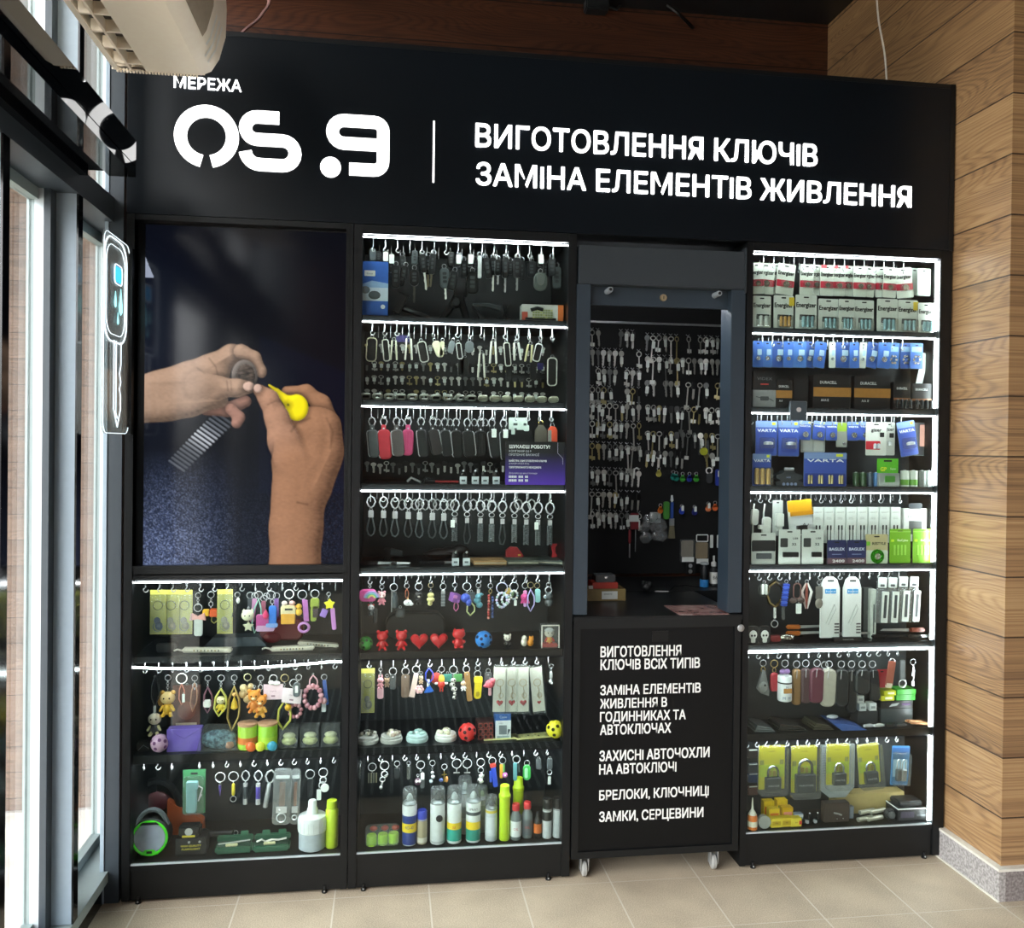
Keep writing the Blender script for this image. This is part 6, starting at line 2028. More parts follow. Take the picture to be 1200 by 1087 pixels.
b = MB('#d9e0e2').box(-0.0255, 0.0255, -0.001, 0, 0.001, 0.060).rr(-0.001, 0.030, 0.026, 0.030, 0.002, -0.002, -0.001, M('#7a8488')).prism([(0.014, 0.01), (0.024, 0.03), (0.016, 0.032)], -0.002, -0.001, M('#3f4a50')).box(-0.02, 0.02, -0.0018, -0.0008, 0.003, 0.010, M('#8fa0a4'))
b.build('printed_front', o)
textb(o, 'Casio', 0, 0.068, 0.008, '#c8d4e4', -0.0006)
textb(o, 'CASIO', -0.008, 0.050, 0.004, '#3c5068', -0.0014)
for i, (x, t, lb) in enumerate(((790, 0.05, 'yellow carded keychain lying flat under the carton'), (960, 0.15, 'yellow carded keychain lying flat beside the yellow ball'))):
 o = stood(r, x, 962, 'flat_card', lb, 'card', 'flat yellow cards on the sixth shelf', Y=0.075, turn=t)
 MB(M('#d2cf8c', 0.4)).box(-0.058, 0.058, -0.024, 0.022, 0, 0.003).build('backing_card', o)
 b = MB('#8c8a62').ring(0, 0, 0, 0.001, 0.0004)
 for k in range(9):
  b.ell(-0.045 + 0.011 * k, -0.008 + 0.01 * (k % 2), 0.0038, 0.004, 0.006, 0.001, M('#b8b684' if k % 3 else '#6f6e52'), 6)
 b.build('printed_marks', o)
o = stood(r, 1085, 942, 'bumpy_ball', 'yellow rubber ball with dark holes at the right end', 'ball', Y=0.05)
holeball(o, 0.0292, 0.0292, '#e2d82c', '#3a3708')
# ---- row 7: chargers, sprays, bottles
r = Row(415, 870, 4.615, floor=0.1176)
G7 = 'small keychains on the bottom shelf of the middle cabinet'

def mini(r, x, y, label, make, R=0.010, ch=0.006, grp=G7, dY=None, m=None):
 o, z = simple(r, x, y, label, group=grp, R=R, ch=ch, dY=dY, m=m)
 make(o, z)
 return o

mini(r, 32, 100, 'thin steel spring keychain at the far left, bottom row', lambda o, z: MB(STEEL).tube([(0.003 * (-1) ** k, 0, z - 0.005 * k) for k in range(9)], 0.0009).build('spring', o), 0.005)

def kbunch(o, z):
 for k in range(4):
  MB(M('#8c8a74' if k % 2 else '#77786f', 0.4, 0.8)).box(-0.013 + 0.008 * k, -0.008 + 0.008 * k, -0.001, 0.001, z - 0.032, z).build('pick', o)

mini(r, 98, 110, 'bundle of brassy flat picks on a ring, bottom row', kbunch, 0.013)

def spinner(o, z):
 MB(CHROME).ring(0, 0, z - 0.008, 0.010, 0.002).ring(-0.006, 0, z - 0.024, 0.008, 0.002).build('link_ring', o)
 MB(CHROME).tube([(0, 0, z - 0.014), (0.012, 0, z - 0.008)], 0.0025).tube([(-0.006, 0, z - 0.032), (-0.010, 0, z - 0.046)], 0.003).ell(-0.011, 0, z - 0.05, 0.006).build('lever', o)

mini(r, 165, 100, 'silver carabiner and bone shaped links, bottom row', spinner, 0.014)
mini(r, 232, 98, 'dark leather keychain with ring, bottom row', lambda o, z: MB('#2d3234').rr(0, z - 0.016, 0.02, 0.036, 0.007, -0.003, 0.003, b=0.001).build('leather_strap', o), 0.009)
mini(r, 295, 100, 'slim chrome bottle opener keychain, bottom row', lambda o, z: MB(M('#9a9c9c', 0.25, 0.9)).rr(0, z - 0.018, 0.011, 0.046, 0.005, -0.0025, 0.0025, b=0.0008).build('opener', o), 0.006)

def owl(o, z):
 MB('#5b3c50').ell(0, 0, z - 0.012, 0.011, 0.008, 0.012).build('owl_body', o)
 MB(WHITE).ell(-0.004, -0.006, z - 0.009, 0.0045, 0.003, 0.0045).ell(0.005, -0.006, z - 0.009, 0.0045, 0.003, 0.0045).build('eyes', o)

mini(r, 345, 170, 'little owl eyed purple charm, bottom row', owl, 0.004, 0.004)
o, z = simple(r, 360, 98, 'grey tagged bottle opener on a ring, bottom row', group=G7, R=0.013, ch=0.008)
MB('#5f6567').rr(0.006, z - 0.03, 0.014, 0.05, 0.005, -0.003, 0.003, b=0.001).build('opener', o)
ptag(o, 0.006, z - 0.002, 0.011, 0.022)
mini(r, 424, 95, 'silver bell and star chain keychain, bottom row', lambda o, z: MB(CHROME).ell(0, 0, z - 0.010, 0.006).ell(0.002, 0, z - 0.024, 0.007).ell(-0.004, 0, z - 0.038, 0.006, None, None, M('#c8d4d8', 0.3)).build('bell', o), 0.009, 0.012)
mini(r, 488, 115, 'brass chain with cross shaped charm, bottom row', lambda o, z: (MB(M('#c2a552', 0.3, 1)).box(-0.0015, 0.0015, -0.001, 0.001, z - 0.034, z).box(-0.008, 0.008, -0.001, 0.001, z - 0.012, z - 0.009).build('cross', o), MB('#4a5a90').ell(-0.010, 0, z - 0.028, 0.007, 0.005, 0.006).ell(0.008, 0, z - 0.026, 0.005, 0.004, 0.010, M('#c88a4a')).build('bead', o)), 0.009, 0.006)
for x in (555, 612):
 mini(r, x, 88, 'wide flat ring with T-bar pendant, %s of two' % ('left' if x < 600 else 'right'), lambda o, z: MB(STEEL).box(-0.0012, 0.0012, -0.001, 0.001, z - 0.014, z).box(-0.010, 0.010, -0.001, 0.001, z - 0.017, z - 0.013).build('bar', o), 0.015, 0.0)

def panda(o, z):
 MB(CHROME).ring(0, 0, z - 0.009, 0.009, 0.0012).build('second_ring', o)
 MB('#e8e8e4').ell(0.003, 0, z - 0.026, 0.009).ell(0.001, 0, z - 0.042, 0.011, 0.009, 0.010).build('panda_body', o)
 MB('#1d1e20').ell(-0.004, -0.004, z - 0.018, 0.0035).ell(0.009, -0.004, z - 0.018, 0.0035).ell(-0.008, -0.004, z - 0.044, 0.005).ell(0.010, -0.004, z - 0.038, 0.005).build('panda_marks', o)

mini(r, 685, 85, 'black and white panda charm under a double ring, bottom row', panda, 0.013, 0.003)
o, z = simple(r, 745, 80, 'deep blue strap keychain with red end, bottom row', group=G7, R=0.012, ch=0, tilt=-0.14)
MB('#2c46b4').rr(0, z - 0.036, 0.016, 0.075, 0.005, -0.004, 0.004, b=0.001).build('strap', o)
MB('#b23a30').rr(0, z - 0.002, 0.020, 0.012, 0.004, -0.0045, 0.0045).build('strap_end', o)
MB('#3a58c8').tube([(-0.010, 0, z - 0.02), (-0.014, 0, z - 0.055)], 0.004).build('cord', o)
o, z = simple(r, 803, 78, 'bright beaded strap keychain with pink flower, bottom row', group=G7, R=0.011, ch=0.002)
MB('#d8a03a').rr(-0.004, z - 0.022, 0.010, 0.044, 0.003, -0.003, 0.003).rr(0.004, z - 0.012, 0.006, 0.026, 0.002, -0.004, 0.0, M('#5a9a4a')).build('strap', o)
MB('#c46ab8').ell(0.008, -0.004, z - 0.034, 0.009, 0.004, 0.009).ell(0.008, -0.007, z - 0.034, 0.003, 0.002, 0.003, WHITE).build('flower', o)
o, z = simple(r, 878, 70, 'teal lanyard keychain on a wide ring, bottom row', group=G7, R=0.012, ch=0.0)
MB('#5a9298').rr(-0.004, z - 0.028, 0.012, 0.058, 0.004, -0.003, 0.003).tube([(0.006, 0, z), (0.010, 0, z - 0.03)], 0.003, M('#3c4a4c')).build('strap', o)
o, z = simple(r, 935, 95, 'green oval carabiner torch keychain, bottom row', group=G7, R=0.009, ch=0)
MB('#3fa84e').rr(0, z - 0.022, 0.026, 0.050, 0.013, -0.005, 0.005, b=0.002).build('torch_body', o)
MB('#9fdcae').rr(-0.003, z - 0.022, 0.010, 0.034, 0.005, -0.006, -0.0045).build('window', o)
for x, lb in ((998, 'grey leather drop keychain near the right end, bottom row'), (1058, 'grey leather keychain over ringed white tag, rightmost bottom row')):
 o, z = simple(r, x, 75, lb, group=G7, R=0.004, ch=0)
 MB('#4d5254').rr(0, z - 0.016, 0.018, 0.036, 0.006, -0.003, 0.003, b=0.001).build('leather_strap', o)
 if x > 1000:
  MB(CHROME).ring(0, 0, z - 0.044, 0.008, 0.0011).build('split_ring', o)
  ptag(o, -0.002, z - 0.054, 0.010, 0.026)
# bottles and cans on the deck
LIME = '#a8d81e'
o = stood(r, 155, 588, 'capsule_pack', 'shrink-wrapped pack of lime green round capsules at left', 'capsule pack', Y=0.05)
for i, x in enumerate((-0.036, 0.0, 0.034)):
 MB(M(LIME, 0.35)).lathe([(0.014, 0), (0.0165, 0.002), (0.0165, 0.030), (0.015, 0.033)], seg=18, c=(x, 0.006 + 0.004 * i, 0)).build('capsule', o)
 MB(M('#c8452c', 0.4)).ell(x + 0.006, 0.036, 0.040, 0.013, 0.010, 0.008).build('red_cap', o)
MB(glassy('shrink_wrap', '#f2f6ec', 0.1, 1.4, 0.05, 0.08)).box(-0.056, 0.053, -0.014, 0.056, 0.001, 0.048, b=0.006).build('shrink_wrap', o)

def spray(x, y, R, h, label, body, cap, bands, Y=0.055, clear=True, grp='spray cans on the bottom shelf'):
 o = stood(r, x, y, 'spray_can', label, 'spray can', grp, Y=Y)
 can(o, R, h, body, bands=bands)
 hb = h * 0.72
 if clear:
  MB(glassy('smoky_cap', '#d6dcdc', 0.05, 1.45, 0.03, 0.10)).lathe([(R * 0.99, hb + 0.001), (R * 0.97, h * 0.97), (R * 0.9, h)], seg=20).build('cap', o)
  MB(M(cap, 0.4)).lathe([(R * 0.45, hb + h * 0.05), (R * 0.45, h * 0.84), (R * 0.2, h * 0.90)], seg=12).build('nozzle', o)
 else:
  MB(M(cap, 0.35)).lathe([(R * 0.97, hb - h * 0.06), (R * 0.97, h * 0.97), (R * 0.88, h)], seg=18).build('cap', o)
 return o

def ctext(o, t, z, h, R, col, w=None):
 """short lettering wrapped on a can"""
 v, f = text_mesh(t, 0)
 a, b = min(p[0] for p in v), max(p[0] for p in v)
 k = h / 0.73
 if w:
  k = w / (b - a)
 V = []
 for p in v:
  an = (p[0] - (a + b) / 2) * k / R - 0.1
  V.append((R * 1.012 * math.sin(an), -R * 1.012 * math.cos(an), z + p[1] * (h / 0.73)))
 MB(M(col, 0.5, var=0)).add(V, f).build('printed_text', o)

o = spray(298, 570, 0.0235, 0.178, 'tall navy and white spray can with yellow band', '#d6d9da', '#e8e8e6', ((0.02, 0.24, '#273a7c'), (0.24, 0.40, '#e2c42c'), (0.40, 0.54, '#273a7c')))
ctext(o, 'WD-40', 0.054, 0.011, 0.0235, '#2a3a74', 0.03)
o = spray(366, 570, 0.0165, 0.106, 'small gold can with a deep blue cap', '#a89c7e', '#2f3fae', ((0.05, 0.2, '#d8d2c2'),), clear=False)
o = spray(450, 555, 0.0240, 0.176, 'white spray can with black emblem, left of the teal ones', '#d4d8d8', '#3a3d3f', ((0.02, 0.06, '#b8bcbc'),))
MB(M('#24282b')).lathe([(0.011, -0.0255), (0.011, -0.0225)], seg=14, c=(0.004, 0, 0.085), ax='y').build('emblem', o)
o = spray(540, 552, 0.0240, 0.176, 'white spray can with teal and yellow corner bands', '#dde2e0', '#f0f0ee', ((0.05, 0.26, '#2f9c8c'), (0.26, 0.38, '#e6c832')))
ctext(o, 'Sil', 0.050, 0.009, 0.0242, '#b8322c')
o = spray(643, 548, 0.0240, 0.176, 'white spray can with green panel, right of the teal banded one', '#d9dedc', '#f0f0ee', ((0.04, 0.24, '#2d8c7c'), (0.24, 0.38, '#e6c832'), (0.50, 0.56, '#4a5052')))
ctext(o, 'SPRAY', 0.105, 0.008, 0.0242, '#22272a')
o = spray(596, 545, 0.0235, 0.182, 'clear-capped spray can standing behind the white ones', '#c8cccc', '#e6e6e4', ((0.3, 0.5, '#9aa2a4'),), Y=0.12)
o = spray(740, 535, 0.0200, 0.142, 'grey spray can with smoky cap and yellow rim', '#b9c0c4', '#3a3d40', ((0.64, 0.70, '#c8b64a'), (0.12, 0.55, '#c8ced2')))
o = spray(690, 540, 0.0180, 0.150, 'tall can with greenish cap behind the smoky capped one', '#a9ae9c', '#c8d0a0', ((0.3, 0.6, '#8f9a80'),), Y=0.12)
for x, y, lb, Y in ((812, 535, 'tall lime plastic bottle in front', 0.05), (885, 530, 'lime plastic bottle behind the red capped ones', 0.11)):
 o = stood(r, x, y, 'bottle', lb, 'bottle', 'lime bottles on the bottom shelf', Y=Y)
 MB(M('#b9d62c', 0.4)).lathe([(0.016, 0), (0.0175, 0.003), (0.0175, 0.135), (0.0195, 0.137), (0.0195, 0.146), (0.016, 0.15), (0.015, 0.176), (0.012, 0.178)], seg=18).build('bottle_body', o)
for x, y, lb, Y in ((873, 525, 'clear bottle with red cap and white label, front', 0.05), (935, 518, 'clear bottle with red cap and dark label, right one', 0.06)):
 o = stood(r, x, y, 'bottle', lb, 'bottle', 'red capped bottles on the bottom shelf', Y=Y)
 MB(M('#6f7878', 0.2)).lathe([(0.016, 0), (0.0185, 0.003), (0.0185, 0.075), (0.010, 0.092), (0.010, 0.098)], seg=16).build('bottle_body', o)
 MB(M('#d5d8d8' if x < 900 else '#565e62', 0.5)).lathe([(0.0188, 0.012), (0.0188, 0.062)], seg=16).build('label_wrap', o)
 MB(M('#c43034', 0.4)).lathe([(0.0125, 0.094), (0.0125, 0.112), (0.011, 0.115)], seg=14).build('cap', o)
 ctext(o, 'BRAND' if False else 'OIL', 0.034, 0.008, 0.019, '#b03030')
o = stood(r, 992, 525, 'bottle', 'black dropper bottle with orange label, bottom shelf', 'bottle', Y=0.05)
MB('#17191b').lathe([(0.012, 0), (0.0135, 0.002), (0.0135, 0.055), (0.006, 0.070), (0.005, 0.088)], seg=14).build('bottle_body', o)
MB('#c4662c').lathe([(0.0138, 0.018), (0.0138, 0.048)], seg=14).build('label_wrap', o)
for x, lb, c in ((1042, 'grey canister with black and red bands beside the orange label', '#c0c4c6'), (1098, 'grey canister with black cap at the right wall', '#b4b8ba')):
 o = spray(x, 522, 0.0155, 0.128, lb, c, '#1f2122', ((0.45, 0.68, '#26282a'),) if x < 1080 else (), Y=0.05, clear=False, grp='grey canisters on the bottom shelf')

# ================================================================ left cabinet
r = Row(140, 665, 4.364, floor=FL[4])
s = r.s
G1 = 'charms hanging on the upper shelf of left cabinet'
for i, (x, lb) in enumerate(((197, 'yellow carded keychain, leftmost of the overlapping three'), (264, 'yellow carded keychain, middle of the overlapping three'), (333, 'yellow carded keychain, right of the overlapping three'))):
 ycard(r, x, 120, lb, 0.0235, 0.134, dY=0.004 * i, charm=('#6c7484', '#9a9480', '#9a9480')[i])
ycard(r, 540, 118, 'single yellow carded keychain between the orange cubes and dark cord', 0.0235, 0.134, charm='#9a9480')
o, z = simple(r, 402, 128, 'pale pink bow charm with frosted clear strap', group=G1, R=0.008, ch=0.022)
MB(CHROME).ring(0, 0, z - 0.009, 0.012, 0.0014).build('second_ring', o)
b = MB('#e0a8a0')
for q in (-1, 1):
 b.prism([(0, z - 0.035), (q * 0.020, z - 0.025), (q * 0.024, z - 0.048), (0, z - 0.044)], -0.005, 0.005)
b.build('bow', o)
MB(M('#ccd2cc', 0.3)).rr(0.002, z - 0.066, 0.026, 0.062, 0.007, -0.003, 0.003, b=0.001).build('frosted_strap', o)
o, z = simple(r, 468, 122, 'yellow and orange cube charms with olive loop', group=G1, R=0.010, ch=0.014)
clasp(o, z + 0.004, 0.022)
b = MB('#e0b02c').box(-0.024, -0.004, -0.010, 0.010, z - 0.042, z - 0.022, b=0.002).box(-0.002, 0.022, -0.012, 0.010, z - 0.044, z - 0.020, M('#d85a24'), b=0.002)
b.build('cube_beads', o)
strap(o, z - 0.04, 0.018, 0.026, '#a8a050', x=0.010)
o, z = simple(r, 603, 125, 'dark cord strap with white bead, beside the single yellow card', group=G1, R=0.008, ch=0)
MB(WHITE).ell(0.002, 0, z - 0.010, 0.006, 0.005, 0.010).build('bead', o)
MB('#24282a').tube([(0, 0, z), (-0.004, 0, z - 0.03), (-0.016, 0, z - 0.062), (-0.008, 0, z - 0.03), (0.004, 0, z - 0.012)], 0.0028).build('cord', o)
for x, y, c, lb, hh, tl in ((668, 125, '#4a4e52', 'dark grey strap charm left of the cream kitten', 0.05, 0.0), (692, 128, '#c88ab4', 'pink flowered strap charm behind the cream kitten', 0.075, 0.1), (738, 140, '#b86a80', 'rose strap charm with dark ring above the magenta bag', 0.05, 0.05), (803, 128, '#8a62a8', 'violet strap charm left of the box charm', 0.06, 0.0)):
 o, z = simple(r, x, y, lb, group=G1, R=0.010, ch=0.0, dY=0.03)
 strap(o, z + 0.002, 0.014, hh, c, loop=False, lean=tl)
o, z = simple(r, 660, 200, 'cream kitten charm with star pendant', group=G1, R=0.003, ch=0.0, dY=0.0)
b = MB('#e8e6c8').ell(-0.002, 0, z - 0.020, 0.020, 0.014, 0.018, None, 12)
for q in (-1, 1):
 b.lathe([(0.006, 0), (0, 0.009)], None, 6, (q * 0.012 - 0.002, 0, z - 0.008))
 b.ell(q * 0.007 - 0.002, -0.013, z - 0.02, 0.002, 0.001, 0.0025, M('#222222'), 6)
b.build('head', o)
MB('#d8d6b8').prism([(0.0 + 0.017 * (1 if k % 2 == 0 else 0.5) * math.sin(k * PI / 5), z - 0.055 + 0.017 * (1 if k % 2 == 0 else 0.5) * math.cos(k * PI / 5)) for k in range(10)], -0.005, 0.005).build('star', o)
o, z = simple(r, 712, 120, 'mint green loop strap charm crossing the pink one', group=G1, R=0.012, ch=0.0, dY=0.006)
strap(o, z, 0.024, 0.108, '#9ccabc', lean=-0.012)
o, z = simple(r, 752, 130, 'magenta bag charm with ruby drop', group=G1, R=0.010, ch=0.006, dY=0.002)
MB(M('#b84a8c', 0.4)).rr(-0.002, z - 0.066, 0.058, 0.05, 0.006, -0.006, 0.006, b=0.002).rr(-0.002, z - 0.084, 0.056, 0.018, 0.006, -0.007, 0.004, M('#c8a0c0', 0.2)).build('bag', o)
MB('#d83a6c').lathe([(0.0, -0.026), (0.009, -0.018), (0.010, -0.010), (0.0, 0.008)], c=(0, -0.010, z - 0.030)).build('drop', o)
o, z = simple(r, 775, 118, 'bright blue tall charm with silver clasp', group=G1, R=0.013, ch=0.0, dY=0.0)
clasp(o, z, 0.020, x=0.004)
MB(M('#3a78d0', 0.3)).rr(0.006, z - 0.056, 0.024, 0.070, 0.007, -0.006, 0.006, b=0.002).rr(0.004, z - 0.082, 0.036, 0.012, 0.004, -0.007, 0.005, M('#7f9fd8')).build('blue_bottle', o)
o, z = simple(r, 868, 112, 'cream and orange bread-toaster box charm on a white ring', group=G1, R=0.014, m=WHITE, ch=0.008, dY=0.0)
b = MB('#e4d4a8').rr(-0.002, z - 0.030, 0.046, 0.034, 0.008, -0.008, 0.008, b=0.002)
b.ell(-0.014, -0.004, z - 0.006, 0.009, 0.008, 0.008, M('#f0dcd0')).ell(0.010, -0.004, z - 0.006, 0.010, 0.008, 0.008, M('#e8b8b0'))
b.build('upper_case', o)
MB('#dca03c').rr(-0.002, z - 0.055, 0.044, 0.034, 0.004, -0.009, 0.007, b=0.002).build('orange_case', o)
MB('#2a2622').box(-0.012, 0.012, -0.0092, -0.008, z - 0.028, z - 0.022).build('display', o)
o, z = simple(r, 935, 115, 'violet printed loop strap charm with yellow duck', group=G1, R=0.014, ch=0.0, dY=0.004)
MB('#b06ab0').prism([(0.0, z), (0.016, z - 0.004), (0.022, z - 0.07), (0.006, z - 0.07)], -0.003, 0.003).build('printed_strap', o)
MB('#c888cc').ring(0.006, 0, z - 0.090, 0.016, 0.0045, sz=0.9).build('lower_loop', o)
b = MB('#e8b83c').ell(-0.010, -0.004, z - 0.040, 0.011, 0.009, 0.012).ell(-0.009, -0.006, z - 0.022, 0.009).lathe([(0.003, 0), (0, 0.006)], M('#d87a2c'), 6, (-0.018, -0.006, z - 0.024))
b.build('duck', o)
o, z = simple(r, 1000, 112, 'olive green fob strap charm with dark window', group=G1, R=0.013, ch=0.0, dY=0.004)
MB('#8c9a3c').rr(0, z - 0.018, 0.028, 0.036, 0.010, -0.005, 0.005, b=0.002).rr(-0.004, z - 0.052, 0.018, 0.044, 0.006, -0.003, 0.003).build('strap', o)
MB('#4a3c40').rr(0.002, z - 0.044, 0.016, 0.036, 0.003, -0.005, -0.003).build('window', o)
o, z = simple(r, 1070, 125, 'yellow star charm with lilac strap and purple cube', group=G1, R=0.006, ch=0.012, dY=0.004)
MB('#e4d82c').prism([(0.003 + 0.018 * (1 if k % 2 == 0 else 0.6) * math.sin(k * PI / 5), z - 0.014 + 0.018 * (1 if k % 2 == 0 else 0.6) * math.cos(k * PI / 5)) for k in range(10)], -0.005, 0.005).build('star', o)
strap(o, z - 0.026, 0.014, 0.070, '#cc8ad0', loop=False, x=0.012, lean=-0.1)
b = MB('#9a78c8')
b.T = Matrix.Translation((-0.014, 0, z - 0.042)) @ Matrix.Rotation(0.4, 4, 'Y')
b.box(-0.010, 0.010, -0.008, 0.008, -0.012, 0.012, b=0.001).build('cube', o)
for x, y, lb, t, L in ((450, 470, 'white printed case with a tail lying at the left of upper shelf', 0.02, 0.075), (885, 462, 'white printed pen case in the middle of upper shelf', -0.02, 0.068), (1015, 440, 'white printed case tilted at the right of upper shelf', 0.10, 0.065)):
 o = stood(r, x, y, 'pen_case', lb, 'case', 'printed cases lying on the upper shelf', Y=0.07 if y > 450 else 0.12)
 b = MB('#d8d2c0')
 b.T = Matrix.Rotation(t, 4, 'Y')
 b.box(-L, L, -0.016, 0.016, 0.001, 0.014, b=0.004)
 b.build('case_body', o)
 b = MB('#8c8064')
 b.T = Matrix.Rotation(t, 4, 'Y')
 for k in range(8):
  b.ell(-L * 0.5 + L * 0.14 * k, -0.0158, 0.008, 0.003, 0.0006, 0.003, M(('#a08a5c', '#6a665a')[k % 2]), 6)
 b.build('printed_marks', o)
 if y > 450:
  MB('#cfcabc').tube([(-L, 0, 0.006), (-L - 0.016, 0, 0.010), (-L - 0.026, 0, 0.006)], 0.003).build('cord', o)
o = stood(r, 600, 440, 'laptop_stand', 'slate grey folded tray at the back of upper shelf', 'tray', Y=0.17)
MB('#4a5258').prism([(-0.10, 0.0), (0.10, 0.0), (0.07, 0.03), (-0.07, 0.03)], -0.03, 0.03).build('tray_body', o)
o = stood(r, 800, 440, 'handbag', 'dark red leather bag standing behind the case', 'bag', Y=0.20)
MB('#6c1c22').rr(0.02, 0.045, 0.14, 0.07, 0.02, -0.03, 0.03, b=0.006).ell(-0.01, -0.03, 0.02, 0.03, 0.012, 0.018).build('leather_body', o)
o = stood(r, 245, 472, 'camera', 'black boxy camera at the left of upper shelf', 'camera', Y=0.09)
MB('#17191a').box(-0.03, 0.03, -0.02, 0.02, 0, 0.03, b=0.004).build('camera_body', o)
MB('#2a2e30').lathe([(0.012, -0.026), (0.010, -0.02)], seg=14, c=(0.006, 0, 0.016), ax='y').build('lens', o)
# ---- middle row
r = Row(140, 665, 4.364, floor=FL[5])
G2 = 'charms hanging on the middle shelf of left cabinet'
o, z = simple(r, 182, 550, 'black cord loop with a cream round-headed doll, leftmost', group=G2, R=0.003, ch=0)
strap(o, z, 0.022, 0.088, '#26292c')
MB(CHROME).box(-0.004, 0.004, -0.003, 0.003, z - 0.112, z - 0.088, b=0.001).build('metal_cap', o)
doll(o, z - 0.108, 0.072, 0.036, '#dcd0b8', '#3a3d42', 'none', limbs='#d8cf9a')
o, z = simple(r, 248, 548, 'yellow doll charm with bow, second on middle shelf', group=G2, R=0.009, ch=0.030)
doll(o, z, 0.080, 0.040, '#e8c888', '#dcae34', 'round', '#c89a3a')
MB('#b88a3c').ell(-0.022, 0.004, z - 0.03, 0.010, 0.006, 0.022).build('bow', o)
o, z = simple(r, 318, 540, 'orange strap charm on a wide white ring', group=G2, R=0.016, m=WHITE, ch=0.0)
strap(o, z, 0.016, 0.066, '#c87a62')
ptag(o, 0.008, z - 0.030, 0.008, 0.026)
o, z = simple(r, 385, 550, 'beige and rust loop strap charm beside the printed bag', group=G2, R=0.009, ch=0.004)
strap(o, z, 0.018, 0.092, '#b08064', lean=-0.006)
clasp(o, z, 0.024)
o, z = simple(r, 452, 550, 'mauve loop strap charm with a white cube bead', group=G2, R=0.009, ch=0.020)
strap(o, z, 0.026, 0.080, '#8a5c6c')
MB('#e8e8e4').box(-0.012, 0.010, -0.009, 0.009, z - 0.062, z - 0.040, b=0.003).build('cube_bead', o)
o, z = simple(r, 520, 548, 'lemon loop strap charm with a cream and yellow figure', group=G2, R=0.010, ch=0.024)
strap(o, z, 0.034, 0.084, '#d0cc6a', lean=-0.006)
doll(o, z - 0.020, 0.050, 0.030, '#d8cfa0', '#d8c03c', 'none')
o, z = simple(r, 587, 548, 'long beige loop strap charm with yellow drop', group=G2, R=0.009, ch=0.018)
strap(o, z, 0.034, 0.138, '#b8a05c', lean=-0.006)
MB('#dcb83c').lathe([(0, -0.026), (0.011, -0.018), (0.009, -0.004), (0, 0.02)], c=(0.002, -0.006, z - 0.048)).ell(0.002, -0.006, z - 0.024, 0.007, None, None, M('#d8a868')).build('drop', o)
o, z = simple(r, 655, 542, 'cream bear bead cluster charm on a yellowish ring', group=G2, R=0.011, m=M('#d8d0a0', 0.3, 0.7), ch=0.004)
b = MB('#cfb888')
for dx, dz, R in ((-0.012, 0.018, 0.012), (0.010, 0.014, 0.010), (-0.014, 0.038, 0.013), (0.014, 0.036, 0.011), (0.0, 0.054, 0.013), (-0.002, 0.028, 0.010), (0.010, 0.066, 0.009)):
 b.ell(dx, 0, z - dz, R, R * 0.8, R, M(('#d8c494', '#c2a878', '#e4d6b0')[int(R * 1000) % 3]))
b.build('bear_beads', o)
o, z = simple(r, 690, 600, 'orange bear charm pair, left one with loop', group=G2, R=0.004, ch=0.004, dY=0.0)
doll(o, z, 0.072, 0.036, '#d88a2c', '#cf7a24', 'round', None, '#e8c890')
o, z = simple(r, 722, 550, 'orange bear charm beside its twin, on chrome clasp', group=G2, R=0.009, ch=0.010)
clasp(o, z, 0.024)
doll(o, z - 0.030, 0.072, 0.034, '#dc8c30', '#d8a040', 'round', None, '#ecd0a0')
for x, y, w, h, lb, t, dy in ((787, 595, 0.030, 0.048, 'pale pink printed hang card with white bow', 0.0, 0.004), (893, 618, 0.030, 0.046, 'white printed hang card tilted, beside the yellow loop', 0.12, 0.0)):
 o = hung(r, x, y - 48, 'carded_charm', lb, 'keychain', G2, dy, t)
 ringp(o, 0.012)
 chain(o, -0.024, -0.030)
 MB(M('#e0c4cc' if x < 800 else '#ead8dc', 0.5)).box(-w, w, -0.001, 0.001, -0.030 - h, -0.030).build('backing_card', o)
 b = MB('#9a7a88').text('charm', 0, -0.030 - h * 0.5, 0.006, y=-0.0016, cen=True)
 b.box(-0.006, 0.006, -0.0016, -0.001, -0.030 - h * 0.82, -0.030 - h * 0.72)
 b.build('printed_text', o)
 if x < 800:
  MB(WHITE).ell(0.010, -0.003, -0.026, 0.012, 0.005, 0.007).ell(-0.006, -0.003, -0.024, 0.009, 0.005, 0.007).build('bow', o)
o, z = simple(r, 845, 545, 'yellow loop strap charm with an orange bead', group=G2, R=0.012, m=M('#c9b888', 0.3, 1), ch=0.030, dY=0.01)
strap(o, z - 0.030, 0.038, 0.090, '#cccc5c', lean=-0.004)
MB('#d8a82c').ell(0.012, -0.004, z - 0.050, 0.011).build('bead', o)
o, z = simple(r, 917, 545, 'grey capsule charm clipped over the white hang card', group=G2, R=0.009, ch=0.004, dY=-0.012)
MB('#5a6064').rr(-0.006, z - 0.026, 0.022, 0.046, 0.010, -0.005, 0.005, b=0.002).rr(-0.006, z - 0.024, 0.009, 0.022, 0.002, -0.0062, -0.0045, WHITE).build('capsule', o)
o, z = simple(r, 900, 690, 'rose bead ball cluster hanging below the white hang card', group=G2, R=0.003, ch=0, dY=0.012)
beads(o, z, 9, 0.0068, ('#c48a90', '#b87a84', '#d8a0a8'), loopw=0.036)
o, z = simple(r, 990, 540, 'pink bead cluster charm with pink ribbon', group=G2, R=0.003, ch=0)
strap(o, z, 0.024, 0.045, '#d0a0a8')
beads(o, z - 0.034, 13, 0.0085, ('#c88a94', '#d8a0a8', '#b87c88'), loopw=0.052)
o, z = simple(r, 1047, 545, 'blue strap charm with pink ball and grey tag, rightmost', group=G2, R=0.009, ch=0.0)
